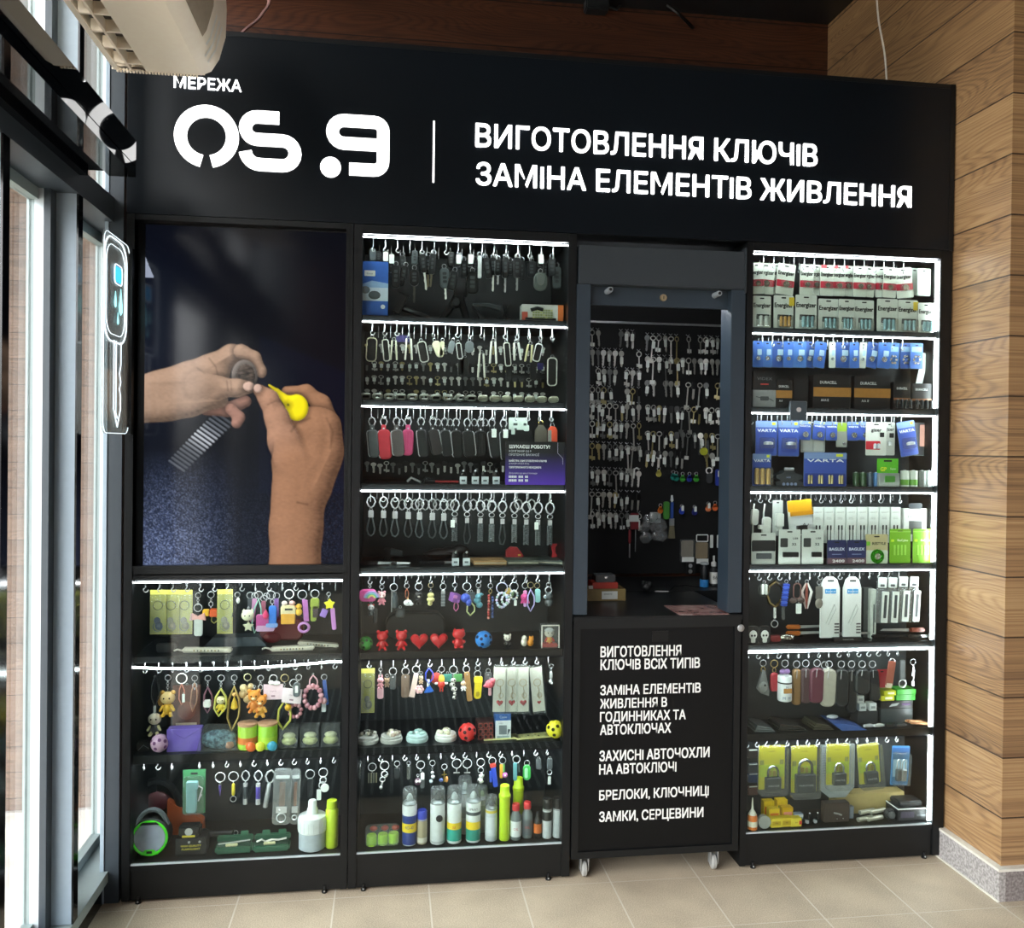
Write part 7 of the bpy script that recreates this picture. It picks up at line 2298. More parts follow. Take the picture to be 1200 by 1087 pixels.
strap(o, z, 0.012, 0.080, '#3a5aa0', loop=False, lean=-0.12)
MB('#d8a4a8').ell(0, -0.004, z - 0.066, 0.011).build('ball', o)
MB('#c8ccd0').rr(0, z - 0.088, 0.014, 0.028, 0.003, -0.003, 0.003).build('tag_plate', o)
o, z = simple(r, 345, 590, 'brown and green printed pouch hanging behind the loops', group=G2, R=0.003, ch=0, dY=0.05)
MB('#5a3428').box(-0.042, 0.042, -0.004, 0.004, z - 0.165, z).build('pouch', o)
b = MB('#4a7a40').box(-0.042, 0.042, -0.0048, -0.004, z - 0.164, z - 0.135).ell(0, -0.004, z - 0.08, 0.028, 0.001, 0.03, M('#7a4838')).box(-0.032, 0.032, -0.0054, -0.0046, z - 0.128, z - 0.118, M('#c8b49a'))
b.build('printed_front', o)
o = stood(r, 205, 972, 'bumpy_ball', 'pink and white netted ball on the middle shelf, left cabinet', 'ball', Y=0.05)
holeball(o, 0.0275, 0.0275, '#cfa8c4', '#7a4a78')
o = stood(r, 330, 972, 'purple_box', 'flat violet box standing beside the netted ball', 'box', Y=0.045)
MB('#6f58b8').box(-0.052, 0.050, 0, 0.04, 0, 0.070, b=0.001).build('box_body', o)
MB('#5c46a4').tube([(-0.050, -0.0008, 0.069), (0.0, -0.0008, 0.040), (0.048, -0.0008, 0.069)], 0.0008).build('flap_seam', o)
o = stood(r, 510, 965, 'sponge_bag', 'bag of teal and orange fluff on the middle shelf', 'bag', Y=0.07)
MB(speck_mat('teal_fluff', '#2f4a5c', '#7aa0b0', 90)).ell(0, 0, 0.028, 0.058, 0.028, 0.030, None, 14).ell(0.03, -0.012, 0.018, 0.026, 0.018, 0.018).build('fluff', o)
MB('#c08a70').ell(0.034, -0.02, 0.016, 0.016, 0.012, 0.014).build('orange_patch', o)
MB(PLAST).prism([(-0.062, 0.001), (0.062, 0.001), (0.05, 0.062), (-0.045, 0.07)], -0.036, 0.03).build('clear_bag', o)
for i, (x, c1, c2, dot) in enumerate(((655, '#a8d23c', '#e07a30', '#e86a2c'), (757, '#9ad030', '#b8dc3c', '#3a9ab8'))):
 o = stood(r, x, 972, 'putty_tub', 'green and orange drum with orange cap' if i == 0 else 'lime drum with a blue dot, right one', 'tub', 'drums on the middle shelf', Y=0.055)
 MB(M(c1, 0.4)).lathe([(0.028, 0.002), (0.030, 0.004), (0.030, 0.074), (0.028, 0.077)], seg=22).build('drum', o)
 MB(M(c2, 0.4)).lathe([(0.0303, 0.020), (0.0303, 0.040)], seg=22).build('label_wrap', o)
 MB(M('#c89a7a', 0.4)).lathe([(0.030, 0.074), (0.031, 0.077), (0.031, 0.081), (0.028, 0.082)], seg=22).build('lid', o)
 MB(M(dot, 0.3)).ell(0.014 if i == 0 else 0.018, -0.030, 0.014, 0.016, 0.006, 0.016).build('round_front', o)
 if i:
  MB(M('#d8e03c', 0.3)).ell(-0.018, -0.030, 0.014, 0.016, 0.006, 0.016).build('round_front', o)
for i, x in enumerate((868, 975, 1080)):
 o = stood(r, x, 960 - 6 * i, 'clear_box', 'clear box holding a pale yellow oval, %s of three' % nth(i, 3), 'box', 'clear boxes on the middle shelf', Y=0.07)
 MB(PLAST).box(-0.029, 0.029, -0.03, 0.03, 0.001, 0.060).build('clear_box_body', o)
 MB(M('#d8da9c', 0.4)).ell(0, -0.006, 0.016, 0.024, 0.020, 0.014, None, 14).ell(0.0, -0.004, 0.032, 0.020, 0.014, 0.010, M('#e2e2b8'), 12).build('oval_toy', o)
o = stood(r, 130, 965, 'gadget', 'black wire-mesh gadget in the corner of middle shelf', 'gadget', Y=0.07)
MB('#1c1f20').box(-0.022, 0.02, -0.015, 0.015, 0, 0.03, b=0.005).build('gadget_body', o)
MB('#8a9094').tube([(-0.016, -0.017, 0.006), (0.0, -0.017, 0.022), (0.016, -0.017, 0.010)], 0.0012).build('wire_guard', o)
# ---- bottom row
r = Row(140, 870, 4.364, floor=0.1176)
G3 = 'tools hanging on the bottom shelf of left cabinet'
o = hung(r, 382, 142, 'carded_lighter', 'green carded pack with a pale blue torch and lead', 'pack', None, 0.01)
MB(M('#3f7c52', 0.4)).box(-0.034, 0.034, 0.002, 0.004, -0.135, 0.002).build('backing_card', o)
MB('#16181a').rr(0, -0.010, 0.022, 0.007, 0.003, 0.001, 0.0021).build('slot', o)
MB(M('#7fb0b4', 0.35)).rr(-0.006, -0.085, 0.032, 0.09, 0.008, -0.012, 0.002, b=0.003).rr(-0.004, -0.044, 0.036, 0.026, 0.006, -0.013, 0.002, b=0.002).build('torch', o)
MB('#d6dcd8').tube([(0.010, -0.004, -0.045), (0.026, -0.004, -0.055), (0.014, -0.004, -0.095), (0.024, -0.004, -0.075)], 0.0022).build('lead', o)
MB(PLAST).rr(0, -0.075, 0.062, 0.115, 0.01, -0.016, 0.002).build('blister', o)
mk = lambda R, ch: dict(R=R, ch=ch)
mini(r, 515, 152, 'split ring with a purple spike, left cabinet bottom row', lambda o, z: MB(M('#5a4a98', 0.3, 0.4)).lathe([(0.0005, -0.034), (0.004, -0.01), (0.004, 0.0)], c=(0, 0, z)).build('spike', o), 0.015, 0.010, G3)
mini(r, 583, 148, 'split ring with a yellow pod and small ring', lambda o, z: (MB(M('#c8b82c', 0.3)).lathe([(0.002, -0.040), (0.005, -0.035), (0.005, -0.004), (0.002, 0)], c=(0, 0, z)).build('pod', o), MB(CHROME).ring(0, 0, z - 0.050, 0.009, 0.0011).build('second_ring', o)), 0.015, 0.006, G3)
for x, c, lb in ((645, '#3a3f42', 'carabiner with a clear vial keychain'), (710, '#4a3c90', 'carabiner with a violet banded rod keychain')):
 def rod(o, z, c=c):
  MB(M(c, 0.35)).lathe([(0.006, -0.062), (0.007, -0.06), (0.007, -0.004), (0.004, 0)], c=(0, 0, z)).build('rod', o)
  MB(CHROME).lathe([(0.0074, -0.064), (0.0074, -0.046)], c=(0, 0, z)).lathe([(0.0074, -0.008), (0.0074, 0.002)], c=(0, 0, z)).build('metal_cap', o)
 o = hung(r, x, 142, 'keychain', lb, 'keychain', G3)
 pear(o, 0.034)
 chain(o, -0.034, -0.042)
 rod(o, -0.042)
o = hung(r, 778, 140, 'carabiner_rod', 'white flashlight rod swinging from a carabiner', 'keychain', G3, None, 0.16)
pear(o, 0.042)
MB(M('#c8ccce', 0.3, 0.5)).lathe([(0.007, -0.078), (0.0075, -0.076), (0.0065, -0.006), (0.004, 0)], c=(0, 0, -0.040)).build('rod', o)
for x, w, lb, c in ((838, 0.028, 'tall clear blister with a brown strap and silver rings', '#8a5a3c'), (905, 0.015, 'narrow clear blister with an orange strap', '#b0643a')):
 o = hung(r, x, 136, 'blister_pack', lb, 'pack', 'strap blisters on the bottom shelf', 0.012 if w < 0.02 else 0.0, 0.03)
 MB(glassy('blister_plastic', '#d8dcdc', 0.12, 1.45, 0.05, 0.14)).rr(0, -0.085, w * 2, 0.176, 0.012, -0.006, 0.004).build('blister', o)
 MB(c).rr(0, -0.078, w * 0.62, 0.075, 0.002, -0.003, 0.002).build('strap', o)
 MB(CHROME).ring(0, -0.008, -0.150, w * 0.5, 0.0022).box(-w * 0.6, w * 0.6, -0.009, -0.007, -0.135, -0.115).ell(-0.006, -0.008, -0.126, 0.004).build('metal_fittings', o)
 MB(CHROME).rr(0, -0.022, w * 1.5, 0.010, 0.003, -0.0075, -0.006, M('#c2c6c6')).build('header_strip', o)
o = hung(r, 975, 138, 'keychain', 'dark capsule keychain on a ring above the white pump bottle', 'keychain', G3)
ringp(o, 0.014)
MB('#23282b').rr(0, -0.058, 0.020, 0.062, 0.008, -0.006, 0.006, b=0.002).build('capsule', o)
o = hung(r, 1042, 130, 'keychain', 'silver link keychain with white disc and tag', 'keychain', G3)
ringp(o, 0.014)
MB(CHROME).ring(0, 0, -0.038, 0.010, 0.0022).ring(-0.003, 0, -0.054, 0.010, 0.0022).build('link_ring', o)
MB(WHITE).lathe([(0.013, -0.002), (0.013, 0.002)], seg=16, c=(0.006, -0.008, -0.060), ax='y').build('white_disc', o)
ptag(o, -0.012, -0.064, 0.014, 0.034)
o = stood(r, 165, 600, 'work_light', 'black hand lamp with a bright green rim and round reflector', 'lamp', Y=0.07)
b = MB('#1c1f20').lathe([(0.052, -0.026), (0.058, -0.02), (0.058, 0.02), (0.05, 0.028)], seg=28, c=(0, 0, 0.062), ax='y')
b.build('lamp_housing', o)
MB(M('#54e62c', 0.35)).ring(0, -0.028, 0.062, 0.051, 0.0042, seg=36).prism([(-0.026, 0.012), (0.026, 0.012), (0.014, 0.026), (-0.014, 0.026)], -0.031, -0.026).build('green_rim', o)
MB(M('#c4c8e0', 0.2, 0.3)).lathe([(0.046, -0.028), (0.030, -0.020), (0.012, -0.016)], seg=28, c=(0, 0, 0.062), ax='y').build('reflector', o)
MB(M('#e2dc4a', 0.4)).lathe([(0.011, -0.0205), (0.011, -0.0165)], seg=14, c=(0.002, 0, 0.066), ax='y').build('chip', o)
b = MB('#1d2021').prism([(-0.030, 0.104), (0.030, 0.104), (0.020, 0.112), (-0.020, 0.112)], -0.032, -0.026).box(-0.008, 0.008, -0.0325, -0.031, 0.016, 0.023)
b.build('switch_plate', o)
MB(M('#6a7072', 0.4)).tube([(0.05 * math.cos(a), 0.004, 0.064 + 0.064 * math.sin(a) * 1.15) for a in [0.35 + 0.2 * k for k in range(13)]], 0.0065, rz=0.012).build('carry_handle', o)
o = stood(r, 190, 560, 'headphones', 'black padded headband standing behind the green rimmed lamp', 'headphones', Y=0.20)
MB('#202426').tube([(0.07 * math.cos(a), 0, 0.085 + 0.095 * math.sin(a)) for a in [0.12 * k for k in range(27)]], 0.012).build('headband', o)
MB('#5a2a30').ell(0.0, 0.01, 0.11, 0.042, 0.01, 0.032).build('red_pad', o)
o = stood(r, 330, 545, 'leather_piece', 'orange brown curved leather piece at the back', 'leather piece', Y=0.20)
MB('#a4502c').prism([(-0.05, 0.12), (-0.02, 0.10), (0.03, 0.075), (0.062, 0.05), (0.064, 0.0), (0.03, 0.0), (-0.05, 0.01)], -0.015, 0.015).build('leather', o)
o = stood(r, 365, 605, 'flashlight_box', 'black carton with yellow lettering beside the green rimmed lamp', 'box', Y=0.05)
MB('#17191a').box(-0.046, 0.046, 0, 0.05, 0, 0.052, b=0.001).build('box_body', o)
b = MB('#c8b83c').text('HIGH QUALITY', 0, 0.026, 0.006, y=-0.0008, cen=True, w=0.06, bold=0.02).text('FLASHLIGHT', 0, 0.016, 0.006, y=-0.0008, cen=True, w=0.055, bold=0.02)
b.build('printed_text', o)
for x in (-0.006, 0.026):
 MB(CHROME).lathe([(0.004, -0.001), (0.004, 0)], c=(x, 0, 0.040), ax='y').build('stud', o)
o2 = thing('headlamp', 'black headlamp with silver lens lying on the lettered carton', 'lamp', (o.location[0] - 0.003, o.location[1] + 0.02, 0.1702))
MB('#1d2021').box(-0.036, 0.03, -0.018, 0.02, 0, 0.036, b=0.006).build('lamp_body', o2)
MB(CHROME).lathe([(0.012, -0.003), (0.006, 0.002)], c=(-0.004, -0.018, 0.020), ax='y').build('lens', o2)
MB('#c8b83c').box(-0.024, 0.014, -0.0195, -0.018, 0.002, 0.008).build('yellow_label', o2)
o = stood(r, 490, 480, 'torch', 'black metal torch with chrome ring lying behind the carton', 'torch', Y=0.15)
b = MB('#191b1c')
b.T = Matrix.Translation((0, 0, 0.020))
b.lathe([(0.018, -0.06), (0.018, -0.03), (0.011, -0.02), (0.011, 0.055), (0.006, 0.058)], ax='x')
b.build('torch_body', o)
MB(STEEL).ring(0.064, 0, 0.02, 0.007, 0.001).build('wrist_ring', o)
for i, (x, lb) in enumerate(((585, 'left dark green tool case lying open'), (778, 'right dark green tool case with a coiled white lead'))):
 o = stood(r, x, 590 - 9 * i, 'tool_case', lb, 'case', 'open green cases on the bottom shelf', Y=0.055, turn=0.03)
 MB(M('#2c5a44', 0.4)).box(-0.056, 0.056, -0.016, 0.03, 0, 0.024, b=0.006).build('case_tray', o)
 MB(M('#1b3a2c', 0.6)).box(-0.050, 0.050, -0.012, 0.026, 0.0225, 0.0247).build('inner_tray', o)
 MB(M('#2c5a44', 0.4)).box(-0.056, 0.056, 0.030, 0.040, 0.018, 0.040, b=0.004).build('case_lid', o)
 for q in ((0.028,) if i == 0 else (-0.02, 0.03)):
  MB(M('#3a6a52', 0.4)).box(q - 0.012, q + 0.012, 0.030, 0.036, 0.036, 0.052, b=0.002).build('latch', o)
 MB('#c8c49a').box(-0.024, 0.012, -0.012, -0.004, 0.022, 0.030, b=0.001).build('paper_insert', o)
 if i:
  MB('#dcdad2').tube([(-0.046, 0.004, 0.028), (-0.03, 0, 0.036), (-0.02, 0.006, 0.026), (0.0, 0, 0.034), (0.02, 0.004, 0.030), (0.045, 0, 0.036)], 0.003).build('lead', o)
 else:
  MB('#9aa09a').tube([(-0.048, 0.004, 0.026), (0.0, 0.0, 0.031), (0.048, 0.006, 0.033)], 0.0022).build('tool', o)
o = stood(r, 985, 565, 'pump_bottle', 'translucent white pump bottle with ribbed wide cap', 'bottle', Y=0.06)
MB(M('#b4bcc4', 0.35)).lathe([(0.036, 0), (0.042, 0.004), (0.042, 0.058)], seg=26).build('jar', o)
MB(M('#dfe2e2', 0.4)).lathe([(0.043, 0.056), (0.045, 0.058), (0.045, 0.094), (0.042, 0.104), (0.016, 0.110)], seg=30).build('ribbed_cap', o)
b = MB('#cfd3d3')
for k in range(18):
 a = 2 * PI * k / 18
 b.box(0.0448 * math.cos(a) - 0.001, 0.0448 * math.cos(a) + 0.001, 0.0448 * math.sin(a) - 0.001, 0.0448 * math.sin(a) + 0.001, 0.060, 0.092)
b.build('cap_ridges', o)
MB(M('#dfe2e2', 0.4)).lathe([(0.017, 0.108), (0.017, 0.124), (0.014, 0.128), (0.013, 0.148), (0.010, 0.152)], seg=16).build('pump_head', o)
o = stood(r, 1085, 530, 'bottle', 'tall lime bottle at the right end of left cabinet', 'bottle', Y=0.06)
MB(M('#c0d832', 0.4)).lathe([(0.018, 0), (0.020, 0.003), (0.020, 0.118), (0.016, 0.124), (0.017, 0.128), (0.016, 0.148), (0.013, 0.15)], seg=18).build('bottle_body', o)

# ================================================================ right cabinet
def pack(r, x, y, w, h, col, label, name='battery_pack', cat='battery pack', group=None, dY=0.0, tilt=0.0, parts=(), stand=None, ox=0.0):
 """hanging or standing blister card; parts: (name, x, z, w, h, colour, depth) as fractions of the card, from its top"""
 s = r.s
 W, H = w * s, h * s
 if stand is None:
  o = hung(r, x, y, name, label, cat, group, dY, tilt)
  z0 = 0.006
 else:
  o = stood(r, x, y, name, label, cat, group, Y=stand, turn=tilt)
  z0 = H
 b = MB(M(col, 0.4, var=0.02)).rr(0, z0 - H / 2, W, H, 0.004, 0.0, 0.0012)
 b.rr(0, z0 - H / 2 - 0.0008, W + 0.002, H + 0.0016, 0.004, 0.0013, 0.0018, M('#5c6462'))
 b.rr(0, z0 - 0.008, W * 0.24, 0.0045, 0.002, -0.0005, 0.0, M('#17191a'))
 cardo = b.build('backing_card', o)
 for pn, fx, fz, fw, fh, c, d in parts:
  if pn[0] == '"':
   MB(M(c, 0.5, var=0)).text(pn[1:], fx * W, z0 - fz * H, fh * H, y=-0.0008 - d, w=fw * W, cen=True, bold=0.03).build('printed_text', o)
  elif pn == 'cells':
   b = MB(M(c, 0.3, 0.4))
   n = int(d)
   cw = fw * W / n
   for i in range(n):
    b = MB(M(c, 0.3, 0.3))
    R = cw * 0.42
    b.lathe([(R * 0.4, fh * H / 2), (R, fh * H / 2 - 0.003), (R, -fh * H / 2)], seg=10, c=(fx * W + cw * (i + 0.5 - n / 2), -R, z0 - fz * H))
    b.build('cell', o)
  elif pn == 'coin':
   MB(M(c, 0.25, 0.8)).lathe([(fw * W / 2, -d), (fw * W / 2, 0)], seg=16, c=(fx * W, 0, z0 - fz * H), ax='y').build('coin_cell', o)
  else:
   m = PLAST if c == 'clear' else M(c, 0.4, var=0.03)
   MB(m).rr(fx * W, z0 - fz * H, fw * W, fh * H, min(fw * W, fh * H) * 0.12, -d, 0.0 if d > 0.002 else -0.0002).build(pn, o)
 return o

# ---- row 1
r = Row(870, 280, 5.0, Y=0.05, floor=FL[0])
E1 = 'coin cell cards on the first shelf'
XS = [82, 140, 205, 262, 380, 437, 497, 565, 625, 690, 745, 815, 868, 940, 1010, 1065]
for i, x in enumerate(XS):
 w = 108 if i in (1, 3, 13) else 84
 plain = i > 13
 pc = '#b4beb2' if plain else '#d3dacd'
 red = i in (6, 7, 8)
 P = [] if plain else [('red_band', 0, 0.64, 0.98, 0.22, '#b8283c', 0.001), ('"Energizer', 0.0, 0.36, 0.9, 0.13, '#1a1c1d', 0)]
 if not plain:
  P.append(('coin', 0.05, 0.66, 0.36, 0, '#c9b4a4' if i % 2 else '#b8a08c', 0.005))
  P.append(('blister', 0.05, 0.66, 0.62, 0.24, 'clear', 0.008))
 if red:
  P.append(('red_corner', -0.25, 0.05, 0.4, 0.10, '#d04a52', 0.001))
 pack(r, x, 150 + 2.2 * i, w, 178 if not plain else 160, pc, ('%s coin cell card with red band, first shelf of right cabinet' % nth(i, 16)) if not plain else ('plain pale card, %s at the end of first battery shelf' % ('left' if i == 14 else 'right')), group=E1 if not plain else None, dY=0.010 * (i % 3), tilt=(-0.06, 0.05, 0, 0.10, 0.02, 0.06, 0, 0.0, 0.05, 0.0, 0.08, -0.03, 0.04, -0.12, 0.02, 0)[i], parts=P)
LB = ['upright white battery pack with two standing cells, leftmost', 'battery pack with gold cell and yellow corner tab', 'pale battery pack with teal cells, third standing', 'battery pack with teal cells leaning in the fourth place', 'narrow half hidden battery pack between two full ones', 'battery pack with teal cells right of the half hidden one', 'grey white battery pack with teal cells, third from right', 'battery pack with yellow tab near the right end', 'white battery pack with teal cells at the right end']
for i, (x, w, h) in enumerate(((113, 108, 180), (240, 120, 190), (372, 130, 195), (503, 125, 180), (610, 100, 180), (712, 120, 180), (848, 128, 190), (968, 125, 190), (1075, 100, 175))):
 P = [('"Energizer', 0, 0.36, 0.92, 0.14, '#17191a', 0), ('dark_tray', 0.05, 0.66, 0.7, 0.16, '#26292b', 0.001), ('cells', 0.05, 0.79, 0.6, 0.32, '#c8cdc8' if i == 0 else ('#b8893c' if i == 1 else '#7fa4ac'), 2 if i == 0 else 3), ('blister', 0.05, 0.79, 0.74, 0.36, 'clear', 0.016)]
 if i in (1, 7):
  P.append(('yellow_tab', 0.40, 0.18, 0.26, 0.26, '#d8be3a', 0.0015))
 pack(r, x, 520 + 2 * i, w, h, '#d4dad2', LB[i] + ', first shelf', group='standing battery packs on the first shelf', stand=0.028 + 0.008 * (i % 2), tilt=0.0, parts=P)
# ---- row 2
r = Row(870, 380, 5.0, Y=0.05, floor=FL[1])
X2 = [(92, 62), (147, 62), (212, 88), (272, 60), (336, 84), (400, 76), (462, 72), (528, 40), (590, 90), (655, 60), (710, 44), (772, 80), (835, 78), (888, 72), (955, 70), (1022, 80)]
for i, (x, w) in enumerate(X2):
 wh = i in (7, 10)
 P = [('label_window', 0.15, 0.42, 0.42, 0.22, '#a8c4d8', 0.0012), ('coin', 0.0, 0.66, 0.42, 0, '#c3ccd2', 0.005)]
 if i > 12:
  P = [('label_window', 0, 0.25, 0.8, 0.2, '#8fb4d4', 0.0012)] + [('coin', 0.24 * math.cos(k * 1.05), 0.66 + 0.15 * math.sin(k * 1.05), 0.2, 0, '#d8dce0', 0.004) for k in range(6)]
 pack(r, x, 108 + 0.8 * i, w, 150, '#ccd4cc' if wh else ('#3f68b4', '#4a76bc', '#3c5ca4')[i % 3], ('white edged coin cell card, %s among the blue ones' % ('left' if i == 7 else 'right')) if wh else '%s of blue coin cell cards on the second battery shelf' % nth(i, 16), group='blue coin cell cards on the second shelf', dY=0.008 * (i % 3), tilt=(0, 0, 0, 0.02, 0, 0.08, 0.12, 0, 0, -0.03, 0.05, 0.18, 0.06, 0.03, -0.03, 0)[i], parts=P)
o = stood(r, 128, 490, 'battery_box', 'black carton over a grey one with device picture, leftmost', 'box', Y=0.03)
MB('#16171a').box(-0.040, 0.040, 0, 0.06, 0.058, 0.118, b=0.001).box(-0.040, 0.040, 0, 0.06, 0, 0.057, M('#8c8e90')).build('box_body', o)
textb(o, 'VIDEX', 0, 0.090, 0.010, '#6a6c72', -0.0008, 0.054)
MB('#b03a34').box(-0.014, 0.014, -0.0008, 0, 0.074, 0.078).build('red_stripe', o)
b = MB('#3a3d40').rr(0.0, 0.028, 0.030, 0.014, 0.003, -0.0016, -0.0004).tube([(-0.03, -0.001, 0.034), (-0.012, -0.001, 0.03)], 0.0012).tube([(0.012, -0.001, 0.03), (0.032, -0.001, 0.02)], 0.0012)
b.build('device_picture', o)
for i, (x, w, h, lb) in enumerate(((243, 98, 165, 'small black and gold battery box beside the black carton'), (342, 92, 180, 'dark box half hidden by the shelf lock'), (525, 232, 205, 'wide black and gold battery box, left of two'), (760, 228, 205, 'wide black and gold battery box, right of two'), (935, 108, 170, 'black battery pack with copper tops near the right'), (1050, 125, 165, 'black battery pack with copper tops at the far right'))):
 s = r.s
 o = stood(r, x, 492 + 2 * i, 'battery_box', lb, 'battery pack', 'black and gold battery boxes on the second shelf', Y=0.03 + 0.004 * (i % 2))
 W, H = w * s, h * s * 0.94
 MB('#141517').box(-W / 2, W / 2, 0, 0.04, 0, H, b=0.001).build('box_body', o)
 if i != 1:
  MB(M('#a8783c' if i < 4 else '#8f5c3c', 0.35, 0.3)).box(-W / 2, W / 2, -0.0008, 0, H * 0.34, H * 0.62 if i < 4 else H * 0.42).build('gold_band', o)
  MB(M('#d8dadc', 0.5, var=0)).text('DURACELL', -W * 0.33, H * 0.73, H * 0.085, y=-0.0012, w=W * (0.44 if i in (2, 3) else 0.62), bold=0.015).text('AAA 8' if i == 2 else 'AA 8', -W * 0.3, H * 0.2, H * 0.08, y=-0.0012, w=W * 0.2).build('printed_text', o)
  if i > 3:
   for q in (-0.3, -0.05, 0.2, 0.42):
    MB(M('#2a2c2e', 0.3, 0.5)).lathe([(0.004, 0.03), (0.0058, 0.028), (0.0058, 0.0)], seg=10, c=(q * W, -0.006, 0.004)).build('cell', o)
o = hung(r, 1075, 170, 'tilted_card', 'white card leaning against the right side wall, second shelf', 'card', None, 0.03, 0.22)
MB('#ccd6d0').box(-0.012, 0.012, 0, 0.002, -0.14, 0.0).build('backing_card', o)
# ---- row 3
r = Row(870, 475, 5.0, Y=0.05, floor=FL[2])
VB = '#3c55a8'

def vpack(x, y, w, h, label, what, dY=0.0, tilt=0.0, stand=None, t=0.26, col=VB):
 P = [('pale_header', 0, 0.10, 1.0, 0.18, '#7a94c4', 0.0008), ('"VARTA', 0, t + 0.06, 0.86, 0.085, '#e8ecf4', 0.001), ('yellow_mark', 0.33, 0.08, 0.16, 0.08, '#d0d83a', 0.0016)] + what
 return pack(r, x, y, w, h, col, label, group='royal blue battery cards on the third shelf', dY=dY, tilt=tilt, stand=stand, parts=P)

cyl = [('inner_panel', 0, 0.68, 0.7, 0.42, '#34489a', 0.001), ('cells', 0, 0.64, 0.5, 0.09, '#c8cccf', 1), ('blister', 0, 0.64, 0.66, 0.30, 'clear', 0.014)]
vpack(142, 100, 130, 200, 'large blue card with a single horizontal cell, leftmost on third shelf', cyl)
vpack(272, 100, 130, 205, 'large blue card with a lens shaped blister, second on third shelf', cyl, dY=0.008)
coin = [('coin', 0.05, 0.72, 0.46, 0, '#b8bec2', 0.006)]
for x, y, w, lb, tl in ((368, 100, 76, 'small blue coin card left of the grey one', 0.05), (455, 102, 76, 'small blue coin card with dark coin', 0.10), (523, 104, 70, 'small blue coin card with bright coin', 0.0), (650, 105, 72, 'small blue coin card left of its twin', 0.0), (722, 105, 74, 'small blue coin card right of its twin', 0.08)):
 vpack(x, y, w, 110, lb + ', third shelf', coin, dY=0.012, tilt=tl)
pack(r, 415, 105, 150, 180, '#aab0ae', 'grey two-window card hanging behind the small coin cards', parts=[('left_window', -0.22, 0.72, 0.4, 0.46, '#c0c4c2', 0.001), ('right_window', 0.22, 0.72, 0.4, 0.46, '#c8ccc8', 0.001)], dY=0.03)
pack(r, 583, 108, 66, 145, '#8c9088', 'grey green card with green corner and tiny coin', parts=[('green_corner', 0, 0.2, 0.9, 0.35, '#8fae3a', 0.001), ('coin', 0.2, 0.88, 0.25, 0, '#c8ccd0', 0.004)], dY=0.014)
pack(r, 785, 108, 130, 195, '#d6dad2', 'white card with a red band and two short cells, third shelf', parts=[('"gizer', 0.0, 0.28, 0.5, 0.10, '#2a2c2e', 0), ('red_band', -0.15, 0.70, 0.70, 0.26, '#c0303c', 0.001), ('cells', 0.0, 0.72, 0.34, 0.16, '#c8ccd0', 2), ('round_mark', 0.28, 0.38, 0.2, 0.14, '#222426', 0.0012)], dY=0.004)
pack(r, 862, 108, 70, 195, '#b9bdb6', 'grey white card with wire guard and single cell, third shelf', parts=[('"gizer', 0.0, 0.26, 0.8, 0.10, '#2a2c2e', 0), ('round_mark', 0.2, 0.40, 0.4, 0.14, '#222426', 0.0012), ('cells', 0, 0.64, 0.35, 0.14, '#cfd2d4', 1)], dY=0.010)
vpack(955, 102, 112, 205, 'tilted blue card with a silver cell, right part of third shelf', cyl, tilt=-0.17, dY=0.0)
pack(r, 1050, 110, 90, 195, '#23262a', 'dark card with faded pink patch at the right, third shelf', parts=[('pink_patch', 0.15, 0.4, 0.55, 0.66, '#a87a6c', 0.001)], dY=0.03)
vpack(112, 470, 112, 185, 'blue pack of three gold cells at the left, third shelf', [('cells', 0, 0.70, 0.88, 0.50, '#c29a56', 3), ('blister', 0, 0.70, 0.94, 0.54, 'clear', 0.024)], stand=0.035, t=0.2)
o = vpack(484, 482, 262, 195, 'widest blue battery box with folded cells, middle of third shelf', [('dark_panel', 0.0, 0.80, 0.96, 0.36, '#2c3c86', 0.001)] + [('cells', -0.36 + 0.24 * k, 0.80, 0.12, 0.26, '#a89a6c', 2) for k in range(4)], stand=0.032, t=0.22)
o = stood(r, 260, 478, 'charger', 'grey finned charging stand with a cell on top, third shelf', 'charger', Y=0.06)
MB('#3a3e42').prism([(-0.048, 0), (0.048, 0), (0.05, 0.012), (0.03, 0.018), (0.048, 0.026), (0.046, 0.036), (0.02, 0.044), (0.016, 0.052), (-0.016, 0.052), (-0.022, 0.044), (-0.046, 0.036), (-0.048, 0.026), (-0.03, 0.018), (-0.05, 0.012)], -0.02, 0.02).build('charger_body', o)
MB(M('#b8bcc0', 0.3, 0.5)).lathe([(0.005, -0.016), (0.005, 0.016)], seg=10, c=(0, -0.016, 0.057), ax='x').build('cell', o)
b = MB('#8a98b8')
for k in range(4):
 b.lathe([(0.005, -0.002), (0.005, 0.002)], seg=10, c=(-0.021 + 0.014 * k, -0.021, 0.006), ax='y')
b.text('3600', -0.012, 0.026, 0.006, y=-0.0206)
b.build('front_marks', o)
